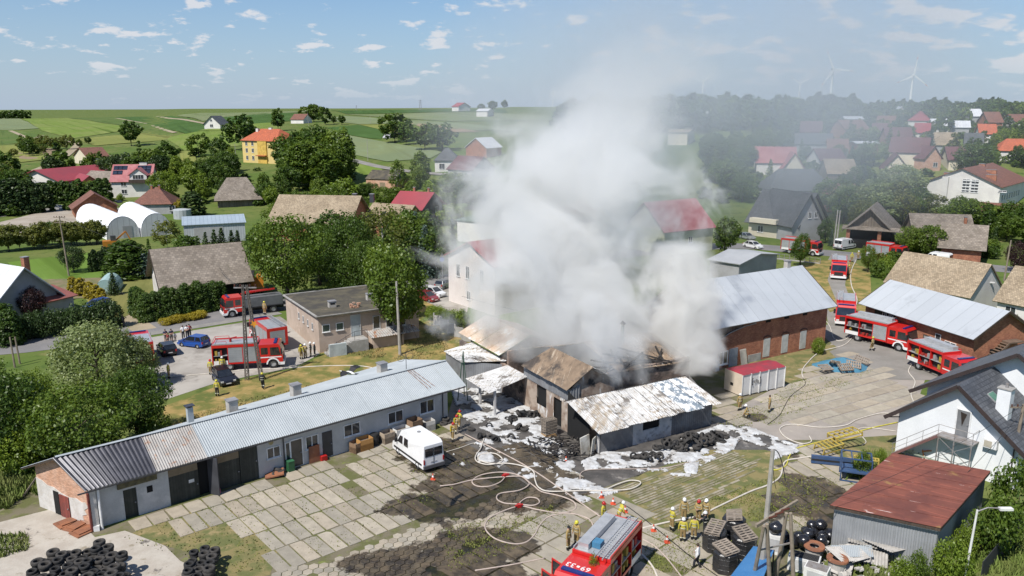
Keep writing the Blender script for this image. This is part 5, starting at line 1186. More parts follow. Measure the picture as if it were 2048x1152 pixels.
WALK = (((.16, .11, .52), (.18, .12, .10)), ((.06, .11, .5), (-.22, .12, .13)))
pose_mesh('stand', (armd(), armd()), STR)
pose_mesh('hose', (((.1, .27, .25), (.36, .12, .2)), ((.12, .27, .25), (.3, .1, .16))), ((((.1, .13, .5), (.06, .15, .09))), ((-.02, .11, .5), (-.2, .13, .09))), .12)
pose_mesh('folded', (((.06, .27, .24), (.24, .06, .24)), ((.06, .27, .24), (.25, .08, .2))), STR)
pose_mesh('walk', (((-.1, .27, .22), (.02, .28, -.02)), ((.12, .27, .24), (.26, .26, .06))), WALK)
pose_mesh('bend', (((.14, .26, .22), (.36, .2, .0)), ((.14, .26, .22), (.34, .2, .02))), STR, .45)
pose_mesh('crouch', (((.2, .27, .2), (.4, .2, -.05)), ((.2, .27, .2), (.36, .2, .0))), (((.3, .16, .5), (.02, .16, .09)), ((.12, .14, .16), (-.2, .14, .09))), .35, .42)
BODYC = {}
def body_mesh(pose, jacket, trous, boots, short_sleeve=False, bare_leg=False):
 k = (pose, jacket.name, trous.name, boots.name, short_sleeve, bare_leg)
 if k in BODYC: return BODYC[k]
 src, J, V, E = POSES[pose]; me = src.copy(); me.materials.clear()
 for m in (trous, jacket, boots, SKIN): me.materials.append(m)
 segs = []
 for a, b in E: segs.append((Vector(V[a]), Vector(V[b]), a, b))
 nose = J['hd']; idx = []
 arm0 = 7
 for p in me.polygons:
  c = p.center; best, bi = 9, None
  for a, b, ia, ib in segs:
   d = b - a; t = max(0, min(1, (c - a).dot(d) / max(d.length_squared, 1e-9))); q = (c - a - d * t).length
   if q < best: best, bi, bt = q, (ia, ib), t
  ia, ib = bi
  if ib <= 3: m = 1 if (c.z > J['hz'] - .02) else 0
  elif ib <= 6: m = 3
  elif ib < 7 + 18:                   # arms: 9 vertices a side
   r = (ib - 7) % 9
   m = 1 if r <= 2 else 3
   if short_sleeve and (r == 2 or (r == 1 and bt > .7)): m = 3
  else:
   r = (ib - 25) % 4; m = 0 if r <= 1 else (2 if r == 3 or bt > .6 else 0)
   if bare_leg and (r == 2 or (r == 1 and bt > .8)): m = 3 if not (r == 3) else 2
  if ib <= 2 and ia == 0 and bt < .25: m = 1
  idx.append(m)
 me.polygons.foreach_set('material_index', idx); BODYC[k] = me; return me
HM = {}
def head_mesh(col):
 if col in HM: return HM[col]
 if col == 'hair':
  m = MB().lathe([(.0, .13), (.06, .115), (.098, .05), (.102, -.01), (.085, -.05)], 10)
  HM[col] = m.mesh('hair', HAIR, True)
 elif col == 'cap': HM[col] = MB().lathe([(.0, .12), (.07, .11), (.11, .03), (.112, .0)], 10).box(.08, .2, -.07, .07, -.0, .015).mesh('cap', DARKC, False)
 else:
  m = MB().lathe([(.0, .165), (.07, .15), (.125, .09), (.145, .02), (.155, -.02), (.14, -.025), (.128, .02)], 12); m.box(.1, .185, -.1, .1, -.03, -.01); HM[col] = m.mesh('helmet', HELM[col], True)
 return HM[col]
BAND = {}
def person(label, p, face, pose='stand', jacket=TURN, trous=TURNT, head='white', boots=BOOT, bands=True, tank=False, scale=1.0, group=None, short=False, bare=False, z=0.0):
 t = thing('person', label, 'person', (p[0], p[1], z), face, group); t.scale = (scale,) * 3
 me = body_mesh(pose, jacket, trous, boots, short, bare); o = obj('body', me, t)
 J = POSES[pose][1]; hd = J['hd']
 obj('helmet' if head in HELM else head, head_mesh(head), t, (hd.x, 0, hd.z + .03))
 if bands:
  hz = J['hz']
  if 'w' not in BAND:
   BAND['w'] = MB().lathe([(.196, -.025), (.2, 0), (.196, .025)], 14).mesh('reflective_band', REFL, True); BAND['l'] = MB().lathe([(.102, -.03), (.105, 0), (.102, .03)], 10).mesh('reflective_band', REFL, True)
  for dz in (.12, .36):
   x = 0
   V = POSES[pose][2]; a, b = Vector(V[0]), Vector(V[2]); k = dz / .43; c = a.lerp(b, k); o2 = obj('reflective_band', BAND['w'], t, c); o2.scale = (.86, 1.0 if dz < .3 else 1.08, 1); o2.rotation_euler = (0, math.atan2(b.x - a.x, b.z - a.z), 0)
  V = POSES[pose][2]
  for i0 in (25, 29):
   a, b = Vector(V[i0 + 1]), Vector(V[i0 + 2]); c = a.lerp(b, .35); o2 = obj('reflective_band', BAND['l'], t, c); d = (b - a).normalized(); o2.rotation_euler = d.to_track_quat('Z', 'Y').to_euler(); o2.scale = (1.05, 1.05, 1)
 if tank:
  V = POSES[pose][2]; c = Vector(V[2]); MB().tube((c.x - .24, 0, c.z - .32), (c.x - .22, 0, c.z + .18), .085, n=10).build('air_tank', M('yellow cylinder', (.5, .38, .03), .4), t)
 return t
def pp(px, py): return W(px, py)
def ang(px, py, qx, qy): return heading((px, py), (qx, qy))
FG = 'firefighters at the scene'
PEOPLE = [  # px, py, looks at, pose, jacket, trousers, helmet, tank, label
 (1343, 1062, (1420, 1040), 'folded', YELV, TURNT, 'white', 'firefighter in bright yellow coat and white helmet, left end of the yard briefing group'),
 (1367, 1042, (1370, 1090), 'stand', TURN, TURNT, 'white', 'white helmeted firefighter facing the camera at the back of the briefing group'),
 (1396, 1046, (1360, 1080), 'folded', TURN, TURNT, 'red', 'only red helmeted firefighter in the yard briefing group'),
 (1411, 1044, (1370, 1070), 'stand', TURN, TURNT, 'white', 'white helmeted firefighter standing right of the red helmet in the briefing group'),
 (1365, 1084, (1372, 1040), 'stand', YELV, TURNT, 'white', 'firefighter seen from behind with white helmet and yellow vest in the briefing group'),
 (1387, 1081, (1390, 1040), 'stand', YELV, TURNT, 'hair', 'bareheaded firefighter from behind with yellow vest in the briefing group'),
 (1409, 1070, (1370, 1060), 'folded', DARKC, DARKC, 'white', 'firefighter in dark uniform with white helmet beside the black bundle stack'),
 (1206, 1050, (1240, 1060), 'stand', YELV, TURNT, 'red', 'firefighter with red helmet behind the near fire engine'),
 (1237, 1050, (1300, 1040), 'bend', YELV, TURNT, 'white', 'firefighter with white helmet bending behind the near fire engine ladder'),
 (1136, 1100, (1170, 1110), 'stand', TURN, TURNT, 'cap', 'firefighter with dark cap standing by the open cab door'),
 (1153, 1090, (1120, 1110), 'stand', TURN, TURNT, 'yellow', 'firefighter with yellow helmet standing by the open cab door'),
 (905, 884, (990, 850), 'hose', TURN, TURNT, 'red', 'rear firefighter with red helmet holding the hose behind the van'),
 (912, 868, (990, 840), 'hose', TURN, TURNT, 'red', 'middle red helmeted firefighter of the hose team near the van'),
 (918, 858, (990, 830), 'hose', YELV, TURNT, 'red', 'front red helmeted firefighter of the hose team nearest the foam'),
 (1479, 822, (1440, 800), 'stand', TURN, TURNT, 'white', 'firefighter with white helmet at the corner of the white skip container'),
 (1496, 837, (1440, 830), 'crouch', TURN, TURNT, 'white', 'firefighter crouching over a hose in the courtyard'),
 (1538, 825, (1480, 820), 'stand', TURN, TURNT, 'hair', 'firefighter standing alone in the courtyard front of the skip container'),
 (1744, 702, (1700, 690), 'walk', TURN, TURNT, 'yellow', 'firefighter walking along the open lockers by the workshop'),
 (338, 757, (420, 755), 'stand', YELV, TURNT, 'white', 'firefighter with white helmet beside the big leafy tree'),
 (422, 750, (440, 735), 'stand', YELV, TURNT, 'red', 'firefighter at the rear corner of the shuttered fire engine'),
 (446, 744, (446, 725), 'stand', YELV, TURNT, 'white', 'firefighter reaching into the open locker behind the black car'),
 (435, 793, (470, 760), 'stand', YELV, DARKC, 'yellow', 'firefighter with yellow helmet and dark trousers on the grass by the black car'),
 (526, 778, (560, 740), 'walk', DARKC, DARKC, 'yellow', 'firefighter in black with yellow helmet at the foot of the lattice pole'),
 (603, 719, (640, 690), 'stand', YELV, TURNT, 'yellow', 'yellow helmeted firefighter left in the group at the pink wall'),
 (611, 717, (640, 690), 'folded', TURN, TURNT, 'white', 'firefighter with pale jacket in the middle of the group at the pink wall'),
 (622, 713, (600, 715), 'stand', DARKC, TURNT, 'white', 'dark coated firefighter with white helmet at the pink wall'),
 (630, 714, (600, 715), 'stand', DARKC, DARKC, 'white', 'rightmost dark figure of the group at the pink wall corner'),
 (563, 706, (545, 690), 'stand', TURN, TURNT, 'yellow', 'firefighter at the open back of the engine by the pink building'),
 (1703, 524, (1690, 560), 'stand', YELV, TURNT, 'yellow', 'firefighter standing on the road above the lane'),
 (1698, 540, (1690, 560), 'walk', TURN, TURNT, 'red', 'firefighter walking down the lane beside the far engine'),
 (1697, 550, (1690, 560), 'stand', TURN, TURNT, 'yellow', 'firefighter at the cab of the far engine on the lane'),
 (1716, 520, (1730, 500), 'stand', TURN, TURNT, 'white', 'white helmeted firefighter near the white van at the open barn'),
]
for i, q in enumerate(PEOPLE):
 px, py, tg, po, ja, tr, he_, lab = q
 person(lab, pp(px, py), ang(px, py, *tg), po, ja, tr, he_, tank=(i in (11, 12, 13, 23)), group=FG, bands=True)
person('firefighter standing on the engine roof by the lattice pole', pp(533, 676), 1.2, 'stand', TURN, TURNT, 'yellow', group=FG, z=3.05)
person('man in white shirt and black trousers walking by the black bundles', pp(1394, 1137), ang(1394, 1137, 1340, 1120), 'walk', SHIRTW, JEANS, 'hair', bands=False)
CG = 'onlookers by the road'
for px, py, ja, tr, he_, s, lab in ((332, 685, TEEB, SHORT, 'hair', 1, 'onlooker in dark top at the left end of the roadside row'), (337, 686, TEER, SHORT, 'hair', .72, 'small child in red top among the roadside onlookers'), (344, 684, TEEB, SHORT, 'hair', 1, 'onlooker in dark blue shirt beside the small white child'), (351, 682, SHIRTW, SHORT, 'hair', .6, 'small child in white shirt among the onlookers'),
 (367, 677, SHIRTW, JEANS, 'hair', 1, 'onlooker in white top nearest the blue hatchback'), (375, 676, SHIRTW, JEANS, 'hair', 1, 'onlooker in pale shirt and dark trousers behind the blue hatchback'), (380, 674, TEER, JEANS, 'cap', 1, 'onlooker in dark red top right of the pair in white')):
 person(lab, pp(px, py), ang(px, py, 420, 720), R.choice(('stand', 'folded')), ja, tr, he_, bands=False, scale=s * .97, group=CG, short=True, bare=tr is SHORT)
person('dark figure standing at the mouth of the side lane', pp(243, 650), 0.3, 'stand', DARKC, DARKC, 'cap', bands=False)
person('dark figure at the foot of the lane hedge near the road', pp(247, 655), 1.3, 'folded', DARKC, DARKC, 'hair', bands=False)
# ================================================================ VILLAGE
FOOT = []
def E_(px, py, h): p = G(px, py, h); return p
def bh(name, label, A, B, depth, eave, rise, wallm, roofm, cat='house', by='base', **k):
 a = G(*A) if by == 'base' else E_(A[0], A[1], eave); b = G(*B) if by == 'base' else E_(B[0], B[1], eave)
 a = Vector((a.x, a.y, T(a.x, a.y))); b = Vector((b.x, b.y, T(b.x, b.y)))
 L = (b - a).length; d = (b - a).normalized(); n = Vector((-d.y, d.x, 0)); c = a + d * L / 2 + n * depth / 2
 FOOT.append((c.x, c.y, max(L, depth) * .62, label))
 k.setdefault('ov', .5)
 return house(name, label, cat, a, b, depth, eave, rise, wallm, roofm, **k)
CREAM = M('cream render', (.62, .56, .43), .9, (.56, .5, .39), .4); YEL = M('yellow render', (.62, .47, .18), .9, (.56, .43, .18), .4); OFFW = M('off white render', (.66, .64, .6), .9, (.58, .56, .53), .4)
GREYR = M('grey render', (.36, .36, .37), .9, (.3, .3, .3), .4); WOODD = M('dark plank cladding', (.05, .047, .047), .9, (.075, .07, .068), 1, pattern='plank', pscale=3); WOODG = M('grey old boards', (.16, .13, .10), .9, (.2, .17, .14), 1, pattern='plank', pscale=4)
RROOF1 = M('bright red roof', (.29, .05, .06), .6, (.25, .05, .06), .3, pattern='ribs', pscale=2.5); ORTILE = M('orange red tile', (.42, .11, .05), .8, (.36, .1, .05), .6, pattern='tile', pscale=1.4); PINKR = M('faded red sheet', (.31, .095, .10), .6, (.37, .15, .15), .5, pattern='ribs', pscale=2.5)
BRTILE = M('brown tile roof', (.19, .085, .06), .8, (.16, .075, .055), .5, pattern='tile', pscale=1.3); PURP = M('maroon tile roof', (.13, .05, .055), .7, (.11, .048, .052), .5, pattern='tile', pscale=1.2); GTILE = M('dark grey tile roof', (.075, .08, .085), .6, (.095, .1, .105), .4, pattern='tile', pscale=1.2)
TANR = M('lichened cement tiles', (.33, .265, .185), .92, (.26, .205, .14), .35, pattern='tile', pscale=1.3, pcol=(.62, .6, .58), stains=[((.21, .17, .12), 1.0, .56, .68, (1, 4, 0))]); ETERN = M('grey brown asbestos sheets', (.235, .20, .165), .92, (.185, .155, .125), .4, pattern='tile', pscale=.8, pcol=(.75, .75, .75), stains=[((.15, .13, .1), .9, .58, .7, (5, 4, 0))])
WROOF = M('white metal roof', (.54, .55, .57), .45, (.6, .61, .62), .3, pattern='seam', pscale=1); BLUEGR = M('blue grey metal roof', (.36, .43, .48), .5, (.33, .39, .44), .3, pattern='seam', pscale=1.2, metal=.2); GREENR = M('green felt roof', (.12, .17, .13), .9, (.1, .14, .11), .4)
OLDW = M('pale blue grey cladding', (.40, .43, .45), .7, (.36, .38, .4), .5, pattern='ribs', pscale=2)
FW = lambda n, L, z, w_, h_, a=1.5: [('f', a + (L - 2 * a) * i / max(1, n - 1), z, w_, h_) for i in range(n)]
bh('barn_hall', 'white gabled hall under a long red roof at the far left', (36, 386), (122, 390), 24, 4.5, 3.2, OFFW, RROOF1, 'hall', ridge='across', ov=.9, doors=[('f', 8, 0, 10, 4.0, GREYR, 'gate')])
rh = bh('house', 'white two storey house with red roof, solar panels and a balcony dormer', (226, 396), (304, 393), 11, 5.2, 4.6, OFFW, PINKR, wins=[('f', 3.5, 1.2, 1.6, 1.4), ('f', 12.5, 1.2, 1.6, 1.4), ('f', 3.5, 3.6, 1.6, 1.3), ('f', 12.5, 3.6, 1.6, 1.3)], chim=[(8.5, 5.5, 9.7, 2.2, .8, .7)], chm=OFFW)
RHL = (G(304, 393) - G(226, 396)).length / 16.5
SOLAR = M('solar panel', (.015, .02, .035), .15, (.02, .025, .04), 1, pattern='rows', pscale=.6, pcol=(3, 3, 3), spec=.7); kk = 4.6 / 5.5
for i, (u, v) in enumerate(((1.2, 2.6), (1.2, 4.2), (2.9, 2.6), (2.9, 4.2), (4.6, 4.2), (13, 2.8), (13, 4.2), (14.8, 2.8), (14.8, 4.2), (11.3, 4.2))):
 u *= RHL; z = 5.3 + v * kk; MB().obox((u, v, z + .2), (.8, 0, 0), (0, .65, .65 * kk), (0, -.02, .025)).build('solar_panel', SOLAR, rh)
MB().add([(5.5, -.3, 4.8), (10.5, -.3, 4.8), (10.5, -.3, 7.2), (8, -.3, 9), (5.5, -.3, 7.2)], [(0, 1, 2, 3, 4)]).build('dormer_front', OFFW, rh)
MB().slab([(5, -.7, 6.9), (8, -.7, 9.2), (8, 5, 9.2), (5, 3, 6.9)], .15).slab([(11, -.7, 6.9), (11, 3, 6.9), (8, 5, 9.2), (8, -.7, 9.2)], .15).build('dormer_roof', PINKR, rh); MB().box(5.4, 10.6, -1.4, -.35, 4.6, 5.6).build('balcony', DKWOOD, rh); window(rh, (8, -.32, 5.7), 0, 3.2, 1.4, mull=3, sill=False)
bh('house', 'grey roofed low wing adjoining the solar panel house', (160, 386), (222, 390), 11, 3.2, 3.6, OFFW, ETERN)
bh('house', 'small red roofed gable house left of the solar panel house', (150, 393), (214, 386), 12, 2.6, 3.6, BRICK, RROOF1, ridge='across')
bh('shed', 'brick shed with brown gable roof behind the left greenhouse', (150, 436), (236, 430), 9, 2.6, 3.6, BRICK, BRTILE, 'shed', ridge='across', ov=.7)
bh('house', 'low house with brown hipped roof behind the white greenhouses', (268, 430), (343, 428), 11, 3.0, 3.8, GREYR, BRTILE, hip=4, wins=[('f', 10, .9, 1.6, 1.4), ('f', 3, .9, 1.4, 1.4)], chim=[(4, 5, 6.3), (6, 5, 6.3)], chm=BRICK)
def tunnel(label, a, b, back, h_):
 a, b, d = W(*a), W(*b), W(*back); L = (b - a).length; d = d - a; length = d.length; t = thing('greenhouse', label, 'greenhouse', a, math.atan2(-d.x, d.y), 'white film greenhouses')
 n = 14; pts = [(L / 2 - L / 2 * math.cos(math.pi * i / n), h_ * math.sin(math.pi * i / n) ** .75) for i in range(n + 1)]; m = MB()
 for i in range(n): p, q = pts[i], pts[i + 1]; m.add([(p[0], 0, p[1]), (q[0], 0, q[1]), (q[0], length, q[1]), (p[0], length, p[1])], [(0, 1, 2, 3)])
 m.build('film_cover', M('white greenhouse film', (.80, .80, .80), .5, (.74, .75, .76), .5), t, smooth=True)
 for y in (.03, length - .03): MB().add([(p[0], y, p[1] * .99) for p in pts], [tuple(range(n, -1, -1)) if y < 1 else tuple(range(n + 1))]).build('end_wall', M('pale film end', (.5, .51, .52), .6, (.45, .46, .47), .8, pattern='seam', pscale=.8), t)
 MB().box(L * .5, L * .78, -.04, .02, 0, h_ * .55).build('door', GREYR, t)
 for i in range(1, 7):
  y = length * i / 7; m = MB()
  for p, q in zip(pts, pts[1:]): m.bar((p[0], y, p[1] + .02), (q[0], y, q[1] + .02), .06, .05)
  m.build('hoop', WHITE, t)
tunnel('white film tunnel greenhouse, the left one with its door end in view', (214, 480), (282, 477), (153, 449), 5.0)
tunnel('white film tunnel greenhouse, the right one beside the metal shed', (283, 474), (346, 471), (235, 446), 5.2)
bh('metal_shed', 'long pale shed with blue grey metal roof right of the greenhouses', (370, 488), (492, 481), 7, 4.0, 1.0, OLDW, BLUEGR, 'shed', ov=.3, rp=.92, doors=[('f', 5, 0, 6, 3.4, GREYR, 'gate')])
bh('wooden_barn', 'old wooden barn with grey hipped roof among trees', (436, 416), (520, 411), 11, 2.8, 5.2, WOODG, ETERN, 'barn', hip=3, ov=.9)
yb = bh('yellow_building', 'yellow three storey building with orange red roof', (487, 325), (556, 328), 13, 9.2, 4.2, YEL, ORTILE, 'building', hip=4.5, ov=.6, chim=[(4, 5, 12.5, 1.2, .8, 1.2), (10, 6.5, 13, 1.6, .8, 1)], chm=OFFW,
  wins=[('f', u, z, 1.3, 1.7) for u in (2.5, 6.0, 9.6, 13) for z in (1.2, 4.2, 7.0)] + [('l', u, z, 1.2, 1.6) for u in (3, 8) for z in (1.2, 4.2)])
MB().box(9.2, 14.2, -.5, 0, 0, 9.1).build('bay', M('deep yellow render', (.6, .4, .09), .9), yb); MB().box(9, 14.4, -1.6, -.5, 3.0, 3.3).build('porch_roof', ORTILE, yb)
bh('house', 'white gabled house with dark roof alone on the hillside', (409, 258), (441, 258), 11, 3.4, 5.2, OFFW, GTILE, ridge='across', ov=.8, wins=[('f', 5.5, 5, 1.6, 1.4), ('f', 5.5, 1.2, 2.4, 2)])
bh('house', 'small red roofed house beside the hilltop trees', (582, 247), (607, 247), 9, 3, 3.6, OFFW, BRTILE)
bb = bh('big_barn', 'big barn with tan tiled roof and red brick gable', (540, 443), (697, 446), 15, 4.2, 5.0, BRICK, TANR, 'barn', by='eave', ov=.8, gablem=BRICK, chim=[(17, 8, 8.6, .9, .9, 1.1), (21, 8, 8.6, .9, .9, 1.1)], chm=DKSHEET)
bh('barn_wing', 'brick wing with tan tiled roof right of the big barn', (728, 440), (804, 446), 9, 3.4, 3.4, BRICK, TANR, 'barn', by='eave', ov=.6)
dk = bh('house', 'dark boarded house under a bright red roof with a balcony', (784, 414), (841, 417), 11.5, 5.2, 3.2, WOODD, RROOF1, by='eave', ov=.9, wins=[('r', 3.2, 3.0, 1.3, 1.7), ('r', 8.2, 3.0, 1.3, 1.7), ('f', 3, 3.0, 1.4, 1.5)], chim=[(3, 6, 8.3), (7, 6, 8.3)], chm=BRICK)
MB().box(2, 8, -1.4, -.05, 2.5, 2.7).build('balcony', M('ochre balcony', (.3, .19, .06), .8), dk)
bh('brick_ruin', 'roofless brick ruin with a green gable and broken dark roof', (733, 377), (790, 381), 9, 3.4, 2.4, REDBRICK, TAR, 'ruin', gablem=GREENR, ov=.3, doors=[('f', 6, 0, 2, 2.4, TAN)])
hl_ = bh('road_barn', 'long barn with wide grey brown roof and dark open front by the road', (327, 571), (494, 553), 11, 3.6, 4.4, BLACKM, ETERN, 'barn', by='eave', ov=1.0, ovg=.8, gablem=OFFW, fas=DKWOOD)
for u in (.2, 6, 12, 17.6): MB().box(u, u + .3, -.35, -.05, -.3, 3.6).build('post', DKWOOD, hl_)
MB().box(-.08, -.02, .3, 10.5, -.5, 3.6).build('whitewashed_end', OLDPL, hl_)
for i in range(5): MB().obox((-.6 - i * .1, .4 + i * .35, 1.0), (.04, 0, 0), (0, .3, 0), (.25, 0, 1.1)).build('leaning_plank', M('bleached plank', (.52, .45, .37), .9), hl_)
ho = bh('house', 'left edge house with white sheet roof and grey gable wall', (-8, 655), (118, 626), 13, 3.2, 4.2, GREYR, WROOF, ridge='across', ov=.8, chim=[(9, 7, 6.2, .8, .8, 1.3)], chm=BRICK)
bh('lean_to', 'lean-to with red brown roof in front of the left edge house', (88, 638), (150, 622), 5, 2.3, 1.0, GREYR, M('oxide red sheet', (.24, .08, .065), .6, (.2, .075, .06), .4), 'shed', rp=.95)
bh('villa', 'white villa with dark hipped roof right of the pale field', (870, 344), (917, 342), 11, 4.2, 3.8, OFFW, GTILE, hip=3.5, wins=[('f', 2.5, 1, 2, 2), ('f', 7, 1, 1.6, 2)])
bh('house', 'maroon roofed house behind the thin smoke right of the villa', (896, 356), (944, 361), 12, 3.4, 4, GREYR, PURP, wins=[('r', 5, 1.2, 1.4, 1.4)])
bh('house', 'brick house with a pale gable roof above the villa', (932, 313), (973, 316), 10, 4, 3.6, BRICK, WROOF, ridge='across')
ph = bh('white_building', 'pale two storey building with red roof at the smoke edge', (898, 602), (990, 632), 13, 7.2, 2.6, M('pale pink white render', (.66, .61, .58), .9, (.6, .55, .52), .4), RROOF1, 'building', ridge='across', ov=.5, wins=[('f', 2.6, 4.3, .9, 1.9), ('f', 5.0, 4.3, .9, 1.9), ('f', 5.2, 1.2, .9, 1.3), ('f', 8.5, 4.3, .9, 1.9), ('l', 4, 4.3, .9, 1.9)])
bh('hall', 'flat green roofed hall with white wall at the smoke edge', (915, 482), (1000, 492), 16, 4.6, .8, OFFW, GREENR, 'hall', ov=.3, rp=.9)
tw = bh('tower', 'square white tower with red pyramid roof inside the smoke', (1133, 545), (1188, 545), 5.5, 11, 2.2, OFFW, RROOF1, 'tower', hip=2.7, ov=.4, wins=[('f', 4.2, 7, .9, 1.4)])
bh('house', 'cream gabled house with red roof behind the smoke', (1327, 512), (1424, 500), 12, 5, 5.0, M('green cream render', (.5, .5, .33), .9, (.45, .45, .3), .4), PINKR, hip=0, ov=.5, gablem=CREAM, wins=[('f', 7, 2, 1.1, 1.3)])
bh('shed', 'shed with flat pale grey roof behind the brick barn', (1418, 556), (1476, 566), 13, 3.2, .9, GREYR, M('pale grey felt', (.36, .37, .38), .8, (.33, .34, .35), .3), 'shed', ov=.4)
gh = bh('house', 'large grey roofed house with a balcony beyond the bridge', (1496, 470), (1592, 482), 14, 3.6, 6.4, CREAM, GTILE, ov=.8, wins=[('f', 3, 1, 1.4, 1.5), ('f', 10, 1, 2.4, 2.0)])
MB().box(1, 7.5, -1.6, 0, 3.3, 4.3).build('balcony', CREAM, gh)
bh('house', 'grey gable wing of the large house facing the road', (1582, 484), (1640, 480), 12, 4.2, 6.2, GREYR, GTILE, ridge='across', ov=.7, wins=[('f', 4.5, 5, .9, 1.4), ('f', 6.2, 5, .9, 1.4)])
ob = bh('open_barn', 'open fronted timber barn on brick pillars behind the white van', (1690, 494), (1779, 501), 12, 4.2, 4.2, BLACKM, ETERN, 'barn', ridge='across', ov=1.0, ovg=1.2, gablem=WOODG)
for u in (.1, 6.1, 12.2): MB().box(u, u + .7, -1.0, -.3, -.4, 4.3).build('pillar', BRICK, ob)
MB().slab([(-.8, -1.6, 4.1), (14, -1.6, 4.1), (14, 0, 4.7), (-.8, 0, 4.7)], .1).build('porch_roof', ETERN, ob)
bh('barn', 'weathered barn roof right of the round green trees, the farther one', (1830, 470), (1948, 474), 10, 3, 3.8, WOODG, ETERN, 'barn', by='eave', chim=[(10, 3, 5.4)], chm=BRICK)
bh('barn', 'nearer weathered barn with tan roof beside the right hand road', (1884, 490), (1964, 496), 9, 3, 3.6, BRICK, ETERN, 'barn', by='eave', ov=.8)
scl = bh('school_building', 'large cream school with brown roof and slatted window', (1842, 409), (1994, 430), 30, 7.6, 4.4, OFFW, BRTILE, 'school', ridge='across', ov=.6, chim=[(5, 3, 8.5, 1.4, .9, 2), (16, 4, 9.2, 2.6, .7, 1.2), (14, 12, 10, 2.6, .7, 1.2), (10, 18, 11, 1.6, .8, 1.4)], chm=BRICK,
         wins=[('f', 11, 5.6, 1.9, 3.6), ('f', 13.2, 5.6, 1.9, 3.6), ('f', 20, 6.2, 2, .5), ('f', 12, 2, 3, .6)] + [('r', 3 + i * 2.6, 3.6, 1.3, 1.7) for i in range(8)])
MB().box(5.0, 6.6, -.8, 0, 0, 9.6).build('stack_chimney', OFFW, scl); sp = MB();
for i in range(4): MB().box(10.0, 14.2, -.1, -.07, 6.1 + i * .85, 6.4 + i * .85).build('slat', WHITE, scl)
bh('annex', 'low brown roofed annex below the school', (1905, 446), (2075, 458), 8, 3, 2.2, CREAM, BRTILE, 'building', chim=[(16, 4, 4.6)], chm=BRICK)
bh('house', 'old house with lichened tan tile roof and white gable above the zinc roof', (1772, 562), (1940, 593), 9.5, 2.8, 4.0, OFFW, TANR, by='eave', ov=.4, ovg=.25)
bh('house', 'white walled house with tan roof at the right edge', (1996, 598), (2090, 616), 9, 3.2, 4.0, OFFW, TANR, by='eave', wins=[('f', 1.8, 1, 1.4, 1.5), ('f', 6, 1, 1.4, 1.5)])
VG = 'village houses on the right hillside'
